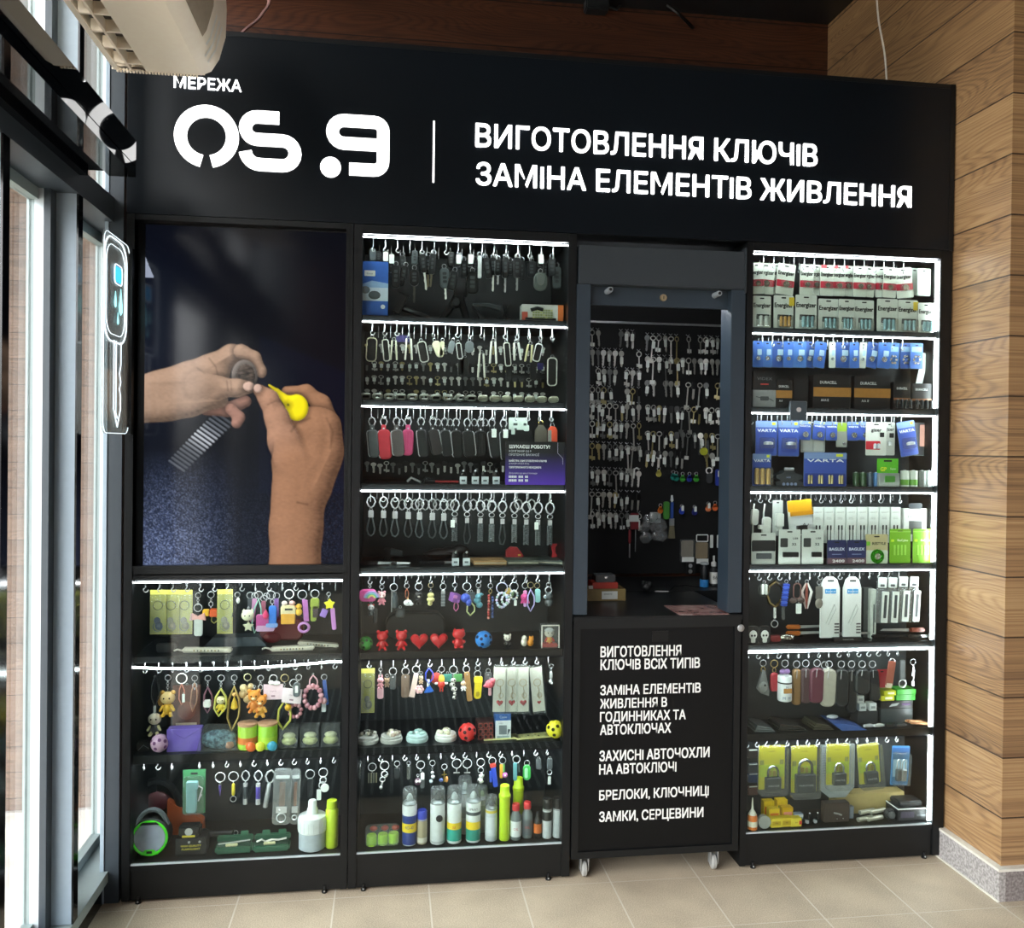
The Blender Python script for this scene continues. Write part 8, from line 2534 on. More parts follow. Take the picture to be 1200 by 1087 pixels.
for i, (x, c, lb) in enumerate(((665, '#2c4a2c', 'dark green standing battery, leftmost'), (707, '#324f30', 'dark green standing battery, second'), (748, '#3c4c5a', 'slate standing battery, third'), (782, '#4a78b0', 'light blue standing battery, fourth'), (950, '#cfd6cc', 'thick white and green battery, left of two'), (1000, '#c8d0c6', 'thick white and green battery, right of two'), (1050, '#6a6e6a', 'thick dark grey battery near the right wall'), (1090, '#9aa09c', 'thick pale grey battery at the right wall'))):
 o = stood(r, x, 484, 'battery', lb + ', third shelf', 'battery', 'loose batteries on the third shelf', Y=0.045)
 R, H = (0.0105, 0.046) if i < 4 else (0.0145, 0.054)
 MB(M(c, 0.35)).lathe([(R, 0), (R, H), (R * 0.5, H + 0.001)], seg=14).build('battery_body', o)
 MB(STEEL).lathe([(R * 0.35, H), (R * 0.35, H + 0.003)], seg=10).build('terminal', o)
 if i in (4, 5):
  MB(M('#6aa83c', 0.35)).lathe([(R * 1.01, H * 0.1), (R * 1.01, H * 0.45)], seg=14).build('green_band', o)
o = stood(r, 850, 484, 'battery_pack', 'bright green and clear battery pack with yellow lettering', 'battery pack', Y=0.035)
MB('#5ab82a').box(-0.039, 0.039, 0, 0.002, 0.044, 0.096, b=0.0008).rr(0, 0.088, 0.03, 0.006, 0.002, -0.0005, 0, M('#17191a')).build('backing_card', o)
MB('#8a908c').box(-0.039, 0.039, -0.012, 0.002, 0, 0.046, b=0.002).build('grey_tray', o)
MB('#4a8a3a').rr(0.0, 0.026, 0.036, 0.022, 0.004, -0.016, -0.011).build('cell_block', o)
textb(o, 'GP', -0.016, 0.053, 0.014, '#d8e03a', -0.0008, 0.022, 0.03)
textb(o, 'Super', 0.020, 0.058, 0.007, '#e8f0d8', -0.0008)
# ---- row 4
r = Row(870, 570, 5.0, Y=0.05, floor=FL[3])
WP = '#d9dcd4'
for i, (x, lb) in enumerate(((75, 'white flip charging cable bundle, leftmost on fourth shelf'), (137, 'white cable with plug, second on fourth shelf'))):
 o = hung(r, x, 100, 'cable_bundle', lb, 'cable', 'white cables on the fourth shelf', 0.004, 0.04)
 MB(M(WP, 0.4)).tube([(-0.003, 0, 0), (-0.006, 0, -0.03), (-0.004, 0, -0.10)], 0.0032).build('cable_lead', o)
 if i == 0:
  MB(M(WP, 0.4)).rr(0.0, -0.045, 0.026, 0.055, 0.010, -0.006, 0.006, b=0.002).build('plug', o)
 else:
  MB(M(WP, 0.4)).rr(0.006, -0.075, 0.030, 0.06, 0.010, -0.008, 0.008, b=0.003).rr(-0.012, -0.08, 0.02, 0.014, 0.002, -0.006, 0.006, b=0.001).build('plug', o)
pack(r, 208, 90, 62, 205, '#b4b8b4', 'clear card with white adapter plug, third on fourth shelf', name='adapter_pack', cat='pack', parts=[('plug', 0.1, 0.55, 0.7, 0.36, '#dcdfd8', 0.014), ('lower_plug', 0.1, 0.80, 0.4, 0.14, '#cfd3cc', 0.010)])
o = pack(r, 332, 88, 148, 205, '#d0d4d2', 'yellow topped card with a black cube charger, fourth shelf', name='charger_pack', cat='pack', tilt=-0.10, dY=-0.006, parts=[('yellow_top', 0, 0.16, 1.0, 0.32, '#dca01c', 0.002), ('yellow_flap', 0.06, 0.38, 0.94, 0.12, '#c98a14', 0.004), ('cube_charger', 0.0, 0.84, 0.4, 0.24, '#1d1f21', 0.012)])
MB('#202224').tube([(0.0, -0.003, -0.090), (0.012, -0.003, -0.075), (0.02, -0.003, -0.088), (0.026, -0.003, -0.078)], 0.0014).build('cord', o)
for i in range(8):
 x = 445 + 65 * i
 o = hung(r, x, 100, 'cable_box', 'tall white cable carton, %s of eight on the fourth shelf' % nth(i, 8), 'box', 'tall white cable cartons on the fourth shelf', 0.0)
 W = 0.0185
 MB(M('#d4dad4', 0.5, var=0.02)).box(-W, W, 0.0, 0.016, -0.135, -0.012, b=0.0006).build('box_body', o)
 MB(M('#22262a', 0.5)).rr(0, -0.004, 0.036, 0.010, 0.004, -0.001, 0.003).build('hanger_tab', o)
 b = MB('#1e2122')
 for q in (-1, 1):
  b.rr(q * 0.006, -0.082, 0.005, 0.016, 0.001, -0.0012, -0.0002).box(q * 0.006 - 0.0012, q * 0.006 + 0.0012, -0.0012, -0.0002, -0.134, -0.088)
 b.build('cable_picture', o)
 MB(M('#7a8078', 0.5, var=0)).text('HAVIT', 0, -0.032, 0.0048, y=-0.0008, cen=True, w=0.026).box(-0.01, 0.006, -0.0006, 0, -0.048, -0.047).box(-0.01, 0.008, -0.0006, 0, -0.053, -0.052).build('printed_text', o)
o = hung(r, 1015, 102, 'cable_box', 'broad white carton with dark square window, right end of fourth shelf', 'box', None, 0.002)
MB(M('#d9ddd6', 0.5, var=0.02)).box(-0.043, 0.043, 0, 0.02, -0.13, -0.016, b=0.0006).build('box_body', o)
MB('#4c4e4e').rr(0, -0.082, 0.048, 0.046, 0.001, -0.001, -0.0002).build('window', o)
textb(o, 'HAVIT', 0, -0.048, 0.010, '#8c9088', -0.0008, 0.058)
MB(M('#30343a', 0.5)).rr(0, -0.007, 0.05, 0.02, 0.006, 0.0, 0.003).build('hanger_tab', o)
pk = lambda x, y, w, h, c, lb, P, st=0.032, **k: pack(r, x, y, w, h, c, lb, name='boxed_accessory', cat='pack', stand=st, parts=P, **k)
pk(122, 482, 145, 180, '#d2d6d0', 'white card with a dark swoosh and small drive, fourth shelf', [('dark_swoosh', 0.0, 0.42, 0.98, 0.36, '#2a2d2f', 0.001), ('drive', 0.0, 0.74, 0.62, 0.18, '#45494c', 0.007), ('drive_rim', 0.0, 0.74, 0.9, 0.30, '#c8ccc8', 0.002)])
for x, lb, w_ in ((275, 'left white card with dog figure and black drive', 0.7), (410, 'right white card with smaller drive', 0.44)):
 pk(x, 490, 132, 200, '#d6dcd6', lb + ', fourth shelf', [('dog_picture', -0.26, 0.38, 0.34, 0.26, '#3a3d3e', 0.001), ('"USB', 0.26, 0.28, 0.24, 0.05, '#4a4e50', 0), ('"32', 0.2, 0.46, 0.2, 0.07, '#4a4e50', 0), ('drive', 0.03 if w_ > 0.5 else 0.16, 0.72, w_, 0.14, '#1b1d1e', 0.007)], 0.024)
for x, lb in ((552, 'left dark navy pack marked 2400'), (668, 'right dark navy pack marked 2400, behind the kraft card')):
 pk(x, 470, 118, 138, '#252c58', lb, [('"BAGLEX', 0.0, 0.44, 0.8, 0.12, '#c8d0e0', 0), ('pale_line', 0, 0.6, 0.5, 0.02, '#8c98b8', 0.001), ('lower_band', 0, 0.88, 1.0, 0.24, '#6a5058', 0.001), ('"2400', 0.08, 0.94, 0.62, 0.12, '#e8e4e4', 0.001)], 0.026)
pk(785, 470, 140, 170, '#c2b88c', 'kraft card with a bright green coiled ring, fourth shelf', [('white_base', 0, 0.78, 1.0, 0.46, '#d2dac8', 0.001), ('"RESTYLE', 0.1, 0.36, 0.6, 0.09, '#2a3a20', 0), ('green_mark', -0.38, 0.32, 0.16, 0.14, '#7ac03a', 0.001), ('coin', 0.02, 0.76, 0.60, 0, '#3fae2a', 0.004), ('coin', 0.02, 0.76, 0.26, 0, '#d8e0cc', 0.005)], 0.03)
for x, lb in ((922, 'left of two bright green battery cartons'), (1058, 'right of two bright green battery cartons')):
 o = pk(x, 470, 132, 200, '#7cb82c', lb + ', fourth shelf', [('pale_top', 0, 0.08, 1.0, 0.02, '#a8d86a', 0.001), ('"ReCyko', 0.12, 0.36, 0.5, 0.06, '#e8f4d0', 0)] + [('cell_slot', -0.26 + 0.17 * k, 0.62, 0.08, 0.30, '#a4dc5a', 0.0012) for k in range(4)] + [('lime_mark', -0.36, 0.34, 0.14, 0.07, '#c8e83a', 0.001)], 0.034)
# ---- row 5
r = Row(870, 660, 5.0, Y=0.05, floor=FL[4])
s = r.s
o, z = simple(r, 128, 100, 'steel ring with two white curved links, leftmost on fifth shelf of right cabinet', R=0.005, ch=0)
MB('#3c423c').ring(0, 0, z - 0.022, 0.020, 0.002, sz=1.1).build('cord_ring', o)
MB('#d8dad2').rr(-0.006, z - 0.02, 0.009, 0.036, 0.004, -0.005, 0.003, b=0.001).rr(0.006, z - 0.02, 0.009, 0.036, 0.004, -0.005, 0.003, b=0.001).build('white_link', o)
o = hung(r, 192, 105, 'carabiner', 'big brass carabiner with key chain and ring, second', 'keychain')
pear(o, 0.086, M('#c8b888', 0.25, 1), 'carabiner_body')
MB(WHITE).rr(0, -0.108, 0.008, 0.036, 0.002, -0.002, 0.002).build('tag_plate', o)
chain(o, -0.086, -0.132)
MB(CHROME).ring(0, 0, -0.146, 0.012, 0.0018).build('split_ring', o)
o, z = simple(r, 258, 95, 'bright blue ribbed strap with clear tail, third', R=0.006, ch=0)
b = MB('#3350b8')
for k in range(9):
 b.rr(0.0 - 0.001 * k, z - 0.006 - 0.0085 * k, 0.020, 0.007, 0.002, -0.005, 0.005, M('#4464cc' if k % 2 else '#2b45a4'))
b.build('ribbed_strap', o)
MB(PLAST).rr(-0.01, z - 0.10, 0.010, 0.05, 0.003, -0.002, 0.002).build('clear_tail', o)
o, z = simple(r, 322, 100, 'brown carabiner with bow and white tag, fourth', R=0.005, ch=0)
MB(M('#6a4a44', 0.4)).tube([(x, 0, z + q) for x, q in rrpoly(0, -0.026, 0.026, 0.052, 0.012)], 0.0024, closed=True).build('carabiner_body', o)
MB('#5a4a46').ell(-0.014, 0, z - 0.058, 0.014, 0.006, 0.010).ell(0.014, 0, z - 0.058, 0.014, 0.006, 0.010).build('bow', o)
ptag(o, 0.002, z - 0.068, 0.020, 0.034)
o, z = simple(r, 378, 95, 'bundle of white and rust cords, fifth', R=0.006, ch=0)
for q, c in ((-0.008, '#b8a8a0'), (0.0, '#8a4a40'), (0.008, '#d8d6d0')):
 MB(c).tube([(q * 0.4, 0, z), (q * 2.2, 0, z - 0.03), (q * 1.2, 0, z - 0.06), (q * 0.4, 0, z - 0.088)], [0.003, 0.005, 0.005, 0.002]).build('cord', o)
o, z = simple(r, 450, 100, 'grey leather strap keychain with oval base, sixth', R=0.007, ch=0.006)
MB('#5c5a54').rr(0, z - 0.022, 0.024, 0.044, 0.005, -0.003, 0.003, b=0.001).ell(0, -0.001, z - 0.058, 0.014, 0.006, 0.018, M('#7a746a')).build('leather_strap', o)
for x, w, lb in ((518, 0.034, 'left white card with twin blue squares and cable outline'), (648, 0.032, 'right white card with twin blue squares')):
 o = hung(r, x, 95, 'cable_card', lb + ', fifth shelf', 'pack', 'blue logo cable cards on the fifth shelf', 0.0)
 P = [(w, -0.20), (w, -0.03), (w * 0.7, 0.0), (w * 0.3, 0.010), (-w * 0.3, 0.010), (-w * 0.7, 0.0), (-w, -0.03), (-w, -0.20)]
 MB(M('#dfe2de', 0.4, var=0.02)).prism(P, 0.0, 0.010).rr(0, -0.004, 0.024, 0.006, 0.003, -0.0006, 0.0, M('#17191a')).build('box_body', o)
 MB('#4a9ad4').rr(-0.011, -0.040, 0.019, 0.016, 0.002, -0.0012, -0.0002).rr(0.010, -0.040, 0.019, 0.016, 0.002, -0.0012, -0.0002).build('blue_logo', o)
 textb(o, 'hoco', 0, -0.043, 0.007, '#e8f2fa', -0.0016, 0.034)
 MB('#b8bcb8').tube([(-0.016, -0.0012, -0.15), (0.014, -0.0012, -0.085), (0.02, -0.0012, -0.10), (-0.008, -0.0012, -0.155)], 0.0012).build('cable_picture', o)
 b = MB('#4a4648')
 for k in range(4):
  b.box(w * 0.45, w * 0.95, -0.0008, -0.0002, -0.155 - 0.010 * k, -0.150 - 0.010 * k)
 b.build('printed_text', o)
o = stood(r, 735, 425, 'cable_box', 'slim dark grey carton standing behind the pale one', 'box', Y=0.09)
MB('#4c5050').box(-0.018, 0.018, 0, 0.02, 0, 0.175, b=0.001).build('box_body', o)
b = MB(M('#8a8e8c', 0.5, var=0))
b.T = Matrix.Translation((0.006, -0.001, 0.05)) @ Matrix.Rotation(-PI / 2, 4, 'Y')
b.text('HAVIT', 0, 0, 0.012, y=0)
b.build('printed_text', o)
o = stood(r, 768, 425, 'cable_box', 'slim pale carton with dark side beside the dark grey one', 'box', Y=0.07)
MB('#cfd4ca').box(-0.011, 0.009, 0, 0.02, 0, 0.172, b=0.001).build('box_body', o)
MB('#3a3e40').box(-0.002, 0.002, -0.0008, 0, 0.02, 0.12).build('dark_stripe', o)
for i, (x, y) in enumerate(((822, 95), (882, 95), (945, 90), (1008, 90))):
 o = hung(r, x, y, 'pen_pack', 'slim clear pack with white insert, %s of four on fifth shelf' % nth(i, 4), 'pack', 'slim clear packs on the fifth shelf', 0.003 * i, 0.05)
 MB(glassy('blister_plastic', '#d8dcdc', 0.12, 1.45, 0.05, 0.14)).rr(0, -0.074, 0.034, 0.155, 0.004, 0.0, 0.006).build('clear_sleeve', o)
 MB('#c4c8c4').rr(0, -0.010, 0.032, 0.036, 0.003, -0.0012, 0.0).rr(0, -0.020, 0.016, 0.008, 0.002, -0.0018, -0.001, M('#3a3e40')).build('header_card', o)
 MB('#d8dcd6').rr(0.012, -0.094, 0.024, 0.108, 0.002, -0.006, -0.003).rr(0.012, -0.092, 0.010, 0.08, 0.002, -0.0068, -0.0058, M('#35393b')).build('white_insert', o)
for i, x in enumerate((62, 130)):
 o = stood(r, x, 488, 'skull_token', ('black tag with white skull print at the far left' if i == 0 else 'black oval skull tag beside the far left one') + ', fifth shelf', 'tag', 'skull tags on the fifth shelf', Y=0.03)
 MB('#1b1d1e').rr(0, 0.030, 0.040, 0.060, 0.012, 0, 0.006, b=0.001).build('tag_plate', o)
 b = MB('#dcdcd6').ell(0, -0.001, 0.030, 0.014, 0.0015, 0.016).rr(0, 0.012, 0.015, 0.016, 0.004, -0.002, 0.0)
 b.ell(-0.005, -0.002, 0.028, 0.004, 0.001, 0.004, M('#17181a')).ell(0.005, -0.002, 0.028, 0.004, 0.001, 0.004, M('#17181a'))
 b.build('skull_print', o)
knf = [(330, 395, 0.10, 'orange wooden handled knife on top at left', '#b86a2c', 0.035, 0.09), (330, 425, 0.095, 'orange handled knife under the topmost one', '#a85c24', 0.020, 0.06), (560, 440, 0.12, 'long dark knife lying across the middle', '#2a2725', 0.012, 0.07), (980, 430, 0.11, 'large knife with glossy red wood handle at right', '#6a2e22', 0.026, 0.05), (830, 470, 0.15, 'black sheathed knife along the shelf edge', '#1d1e1f', 0.004, 0.055), (1040, 470, 0.06, 'small black folding knife at the right end', '#222426', 0.004, 0.045)]
for i, (x, y, L, lb, c, zz, yy) in enumerate(knf):
 o = stood(r, x, y, 'knife', lb + ', fifth shelf', 'knife', 'knives on the fifth shelf', Y=yy, z=FL[4] + zz)
 q = -1 if i != 3 else 1
 MB(M(c, 0.3)).box(-0.045 if q < 0 else 0.0, 0.005 if q < 0 else 0.055, -0.009, 0.009, 0.0, 0.014, b=0.004).build('handle', o)
 MB(STEEL if i != 4 else M('#202122', 0.5)).prism([(q * -0.004, 0.002), (q * -L, 0.006), (q * -L * 0.9, 0.012), (q * -0.004, 0.012)], -0.0015, 0.0015).build('blade', o)
o = stood(r, 620, 484, 'knife_box', 'long flat black box with pale lettering under the knives', 'box', Y=0.035)
MB('#131415').box(-0.052, 0.052, 0, 0.05, 0, 0.013, b=0.001).build('box_body', o)
textb(o, 'STAINLESS STEEL', 0, 0.005, 0.004, '#b8b8b4', -0.0006)
o = stood(r, 260, 478, 'spoon', 'bowl of a silver spoon at the left, fifth shelf', 'spoon', Y=0.045)
MB(M('#a8a498', 0.25, 0.9)).ell(0, 0, 0.016, 0.026, 0.012, 0.012).tube([(0.022, 0, 0.02), (0.04, 0.02, 0.016), (0.08, 0.05, 0.010)], 0.003).build('spoon_body', o)
o = stood(r, 190, 484, 'knife', 'red cased knife beside the spoon, fifth shelf', 'knife', 'knives on the fifth shelf', Y=0.05)
MB('#7c2222').rr(0, 0.012, 0.04, 0.022, 0.010, -0.007, 0.007, b=0.003).build('handle', o)
# ---- row 6
r = Row(870, 755, 5.0, Y=0.05, floor=FL[5])
o, z = simple(r, 122, 90, 'grey elephant ear leather charm on brass clasp, leftmost on sixth shelf', R=0.011, ch=0)
clasp(o, z, 0.026, M('#c2aa6a', 0.3, 1))
MB('#6c6e6c').prism([(-0.004, z - 0.012), (0.006, z - 0.014), (0.022, z - 0.085), (0.020, z - 0.10), (-0.006, z - 0.092), (-0.022, z - 0.075)], -0.005, 0.005).ell(0.0, -0.004, z - 0.07, 0.016, 0.006, 0.02, M('#838582')).ell(0.003, -0.011, z - 0.062, 0.004, 0.002, 0.004, M('#1a1a1a')).build('leather', o)
o, z = simple(r, 187, 90, 'coral leather bag charm on brass ring', R=0.013, m=M('#c8b070', 0.3, 1), ch=0)
clasp(o, z, 0.022, M('#c2aa6a', 0.3, 1))
MB('#a8323c').rr(0, z - 0.052, 0.026, 0.058, 0.006, -0.008, 0.008, b=0.003).ell(0, -0.002, z - 0.026, 0.014, 0.008, 0.010).build('bag', o)
o, z = simple(r, 250, 90, 'white jar shaped charm with letters and purple bow', R=0.012, ch=0.004)
MB(M('#8a6a9c', 0.4)).ell(-0.008, 0, z - 0.012, 0.012, 0.006, 0.009).ell(0.008, 0, z - 0.012, 0.012, 0.006, 0.009).build('bow', o)
MB(M('#dfe2e2', 0.4)).lathe([(0.022, -0.110), (0.024, -0.107), (0.024, -0.028), (0.022, -0.025)], seg=20, c=(0, 0, z)).build('jar', o)
MB('#22262a').lathe([(0.0243, -0.050), (0.0243, -0.045)], seg=20, c=(0, 0, z)).build('black_band', o)
MB('#c08a4a').rr(0, z - 0.072, 0.028, 0.016, 0.001, -0.026, -0.022).build('label_patch', o)
ctext(o, 'M  M', z - 0.102, 0.010, 0.024, '#3a6a9a')
ctext(o, 'M', z - 0.064, 0.008, 0.024, '#3a6a9a')

def lcase(x, y, w, h, c, lb, dY=0.0, t=0.0, m=None, zipper=True):
 o, z = simple(r, x, y, lb, cat='key case', name='key_case', group='leather key cases on the sixth shelf', R=0.012, ch=0, dY=dY, m=m)
 W, H = w * s, h * s
 b = MB(M(c, 0.5))
 b.T = Matrix.Translation((0, 0, z)) @ Matrix.Rotation(t, 4, 'Y')
 b.rr(0, -0.004 - H / 2, W, H, W * 0.36, -0.010, 0.010, b=0.005).build('leather_case', o)
 if zipper:
  b = MB(CHROME)
  b.T = Matrix.Translation((0, 0, z)) @ Matrix.Rotation(t, 4, 'Y')
  b.tube([(-W * 0.1, -0.011, -0.006), (-W * 0.14, -0.011, -H * 0.28)], 0.0015).build('zip', o)

s = r.s
lcase(318, 95, 50, 210, '#8a6a44', 'tan brown slim leather case with fringe edge', dY=0.02)
lcase(372, 90, 58, 205, '#4a3638', 'dark brown slim case left of the burgundy one', dY=0.012)
lcase(438, 88, 84, 205, '#5c2c3a', 'burgundy leather case in the middle of the row', t=0.03)
lcase(482, 100, 60, 200, '#4c3236', 'plum brown case between burgundy and grey ones', dY=0.018)
lcase(508, 95, 92, 220, '#a8a496', 'light grey leather case with long strap above', t=0.05, dY=0.004)
MB('#c8c6bc').tube([(x, 0, q) for x, q in ((-0.004, -0.022), (0.002, -0.05), (0.006, -0.10))], 0.004).build('wrist_strap', bpy.data.objects[[o_.name for o_ in COL.objects if o_.name.startswith('key_case')][-1]])
lcase(580, 95, 84, 220, '#22282a', 'black leather pouch right of the light grey one', dY=0.008)
lcase(640, 95, 60, 260, '#1c2022', 'long black drooping pouch', dY=0.02)
lcase(702, 95, 90, 150, '#262b2d', 'black crumpled pouch with metal pull', dY=0.006)
lcase(762, 95, 64, 190, '#202527', 'dark pouch left of the red card', dY=0.016, t=-0.1)
pack(r, 818, 155, 80, 110, '#8c2228', 'plain dark red card hanging behind the buckle strap', name='red_card', cat='card', dY=0.04)
o = hung(r, 880, 85, 'buckle_strap', 'rust leather strap with a cream buckle end, swinging left', 'strap', None, 0.0, 0.14)
MB(CHROME).ring(0, 0, -0.008, 0.010, 0.0018).build('buckle', o)
MB('#8c4a38').rr(0, -0.050, 0.026, 0.085, 0.003, -0.003, 0.003, b=0.001).build('leather_strap', o)
MB('#c8bca4').rr(0, -0.092, 0.022, 0.016, 0.003, -0.0035, 0.003).build('strap_end', o)
o = hung(r, 938, 90, 'ring_strap', 'grey strap with a big steel ring at its lower end', 'strap')
MB('#5a5e60').rr(0, -0.035, 0.018, 0.070, 0.004, -0.003, 0.003, b=0.001).build('strap', o)
MB(CHROME).ring(0, -0.002, -0.082, 0.013, 0.0022).build('end_ring', o)
o = hung(r, 1000, 85, 'chain_clip', 'chrome chain with snap clips, rightmost on sixth shelf', 'keychain')
ringp(o, 0.010)
MB(CHROME).tube([(0, 0, -0.02), (0.006, 0, -0.04), (0.002, 0, -0.075), (-0.002, 0, -0.09)], 0.0022).tube([(0.002, 0, -0.02), (-0.003, 0, -0.06)], 0.0018).rr(0, -0.086, 0.010, 0.018, 0.004, -0.003, 0.003, b=0.001).build('clip', o)
o = stood(r, 590, 525, 'booklet', 'blue cardboard tray tilted on the sixth shelf', 'tray', Y=0.05)
MB('#3a5a9c').prism([(-0.055, 0.028), (0.020, 0.018), (0.070, 0.001), (0.068, 0.0), (-0.02, 0.0)], -0.03, 0.06).build('tray_body', o)
MB('#c9cfd4').ell(-0.03, 0.02, 0.034, 0.022, 0.012, 0.007).build('crumpled_paper', o)
for i, (x, w, lb) in enumerate(((110, 0.06, 'grey plastic wrapped flat goods at the left end'), (270, 0.085, 'dark folded leather sheets left of the brown folder'), (450, 0.06, 'olive brown folder leaning on the blue tray'))):
 o = stood(r, x, 530, 'flat_goods', lb + ', sixth shelf', 'flat goods', Y=0.06)
 for k in range(3):
  MB(('#5a5f60', '#2a2c2a', '#3c392c')[i]).prism([(-w * 0.6 + 0.004 * k, 0.004 + 0.007 * k), (w * 0.6 - 0.006 * k, 0.001 + 0.006 * k), (w * 0.6 - 0.006 * k, 0.004 + 0.006 * k), (-w * 0.6 + 0.004 * k, 0.010 + 0.008 * k)], -0.03, 0.06).build('folded_sheet', o)
z6 = FL[5]
bx = [(735, 462, 0.038, 0.045, 0.0, '#303436', 'dark glossy cartons with pale tags, lower left of the pile'), (905, 470, 0.060, 0.050, 0.0, '#3a4042', 'dark blister box at the bottom of the pile'), (905, 400, 0.060, 0.026, 0.051, '#26282a', 'black and silver blister box on the dark blister box'), (852, 332, 0.025, 0.018, 0.078, '#c8ca2c', 'lower yellow carton on the pile'), (866, 300, 0.022, 0.016, 0.0965, '#cdd034', 'upper yellow carton on the pile'), (958, 336, 0.036, 0.020, 0.078, '#3c9a34', 'lower green carton on the pile'), (962, 298, 0.036, 0.018, 0.0985, '#44a83a', 'upper green carton on the pile')]
for x, y, hw, h, zz, c, lb in bx:
 o = stood(r, x, y, 'carton', lb, 'box', Y=0.085, z=z6 + zz)
 MB(M(c, 0.3)).box(-hw, hw, 0, 0.05, 0, h, b=0.0008).build('box_body', o)
 if c.startswith('#c'):
  MB('#f0f0d8').box(-hw * 0.4, hw * 0.7, -0.0006, 0, h * 0.3, h * 0.75).build('label_patch', o)
 elif c == '#26282a':
  MB('#b0b4b4').prism([(-0.03, 0.006), (0.0, 0.010), (0.01, 0.02), (-0.02, 0.016)], -0.001, -0.0002).box(0.018, 0.05, -0.001, -0.0002, 0.010, 0.018, M('#5a3a68')).build('printed_front', o)
for i, (x, z) in enumerate(((706, 0.046), (766, 0.046), (692, 0.074))):
 o = stood(r, x, 390, 'label_card', ('left of the two white labels by the pile', 'right of the two white labels by the pile', 'small white label above the two labels')[i], 'label', Y=0.082, z=z6 + z)
 MB('#cdd2d0').box(-0.013, 0.013, 0, 0.03, 0, 0.026, b=0.0006).box(-0.008, 0.008, -0.0006, 0, 0.008, 0.016, M('#8a9090')).build('label_face', o)
for i, (x, c, lb) in enumerate(((805, '#d2d4d2', 'white handled pocket knife lying at the front'), (745, '#c4c8cc', 'silver looped clip beside the blue tray'), (870, '#2a2c2e', 'black curved clip right of the white handle'), (930, '#40444a', 'grey clip by the wooden strips'))):
 o = stood(r, x, 515, 'multi_tool', lb + ', sixth shelf', 'tool', Y=0.04, turn=0.3)
 MB(M(c, 0.3)).tube([(-0.026, 0, 0.010), (0, 0, 0.009), (0.026, 0, 0.005)], [0.005, 0.007, 0.003]).build('handle', o)
o = stood(r, 1030, 520, 'wood_strips', 'bundle of tan and rust wooden strips at the right end', 'wood strips', Y=0.05, turn=0.2)
for k in range(5):
 MB(('#a8704a', '#c29870', '#8a4a34')[k % 3]).tube([(-0.045, -0.012 + 0.006 * k, 0.016 + 0.003 * (k % 2)), (0.05, -0.02 + 0.01 * k, 0.005)], 0.004).build('strip', o)
# ---- row 7
r = Row(870, 860, 4.8, Y=0.04, floor=0.1176)
PL = [(168, 65, 165, 265, 'largest yellow padlock card, left end of the bottom shelf', 90, 0.0), (350, 65, 165, 285, 'long yellow padlock card, second on the bottom shelf', 118, 0.0), (540, 55, 150, 250, 'yellow card with a small silver shackled padlock, third', 78, 0.0), (705, 55, 140, 245, 'tilted yellow padlock card, fourth on the bottom shelf', 78, -0.09)]
for i, (x, y, w, h, lb, bw, t) in enumerate(PL):
 s = r.s
 o = hung(r, x, y, 'padlock_pack', lb, 'padlock', 'padlock cards on the bottom shelf', 0.0, t)
 W, H = w * s, h * s
 MB(M('#cfc428', 0.4, var=0.03)).rr(0, -H * 0.46, W * 0.92, H * 0.92, 0.004, 0.002, 0.003).box(-W * 0.45, W * 0.45, 0.0012, 0.002, -H * 0.66, -H * 0.4, M('#b9c832')).build('backing_card', o)
 b = MB('#7a6a28').text('MASTER', 0, -0.022, 0.005, y=0.0016, cen=True).box(-W * 0.42, -W * 0.28, 0.0012, 0.002, -H * 0.4, -H * 0.3, M('#9a9a4a')).box(W * 0.28, W * 0.42, 0.0012, 0.002, -H * 0.4, -H * 0.3, M('#9a9a4a'))
 b.build('printed_text', o)
 BW, BH = bw * s, (bw * 0.88) * s
 zb = -H * 0.94 + BH if i == 0 else -H * 0.90 + BH
 MB(M('#33383c', 0.35, 0.3)).rr(0, zb - BH / 2, BW, BH, 0.004, -0.018, 0.0, b=0.003).build('padlock_body', o)
 MB(M('#8a9094' if i < 2 else '#c8ccce', 0.25, 1)).tube([(-BW * 0.33, -0.009, zb - 0.002), (-BW * 0.33, -0.009, zb + BW * 0.3)] + [(BW * 0.33 * math.cos(a), -0.009, zb + BW * 0.3 + BW * 0.36 * math.sin(a)) for a in [PI - PI * k / 8 for k in range(1, 8)]] + [(BW * 0.33, -0.009, zb + BW * 0.3), (BW * 0.33, -0.009, zb - 0.002)], BW * 0.07).build('shackle', o)
 textb(o, 'MASTER', 0, zb - BH * 0.62, 0.0065, '#b8bcbc', -0.0184, BW * 0.72)
 MB(M('#b9a24a', 0.3, 0.8)).rr(-0.008, zb + 0.012, 0.012, 0.018, 0.004, -0.003, 0.0).rr(0.008, zb + 0.010, 0.010, 0.020, 0.004, -0.003, 0.0).build('spare_keys', o)
 MB(glassy('blister_film', '#eef0ee', 0.06, 1.4, 0.02, 0.05)).rr(0, -H * 0.5, W, H * 1.02, 0.010, -0.022, 0.004).build('blister', o)
o = hung(r, 895, 70, 'padlock_pack', 'blue card with silver combination lock, right end of the bottom shelf', 'padlock', 'padlock cards on the bottom shelf', 0.0, 0.05)
MB(M('#4a8cc4', 0.4)).rr(0, -0.066, 0.066, 0.136, 0.004, 0.002, 0.003).rr(0, -0.012, 0.062, 0.016, 0.002, 0.0008, 0.002, M('#3a6aa8')).rr(0, -0.075, 0.052, 0.06, 0.002, 0.001, 0.002, M('#9cc0d8')).build('backing_card', o)
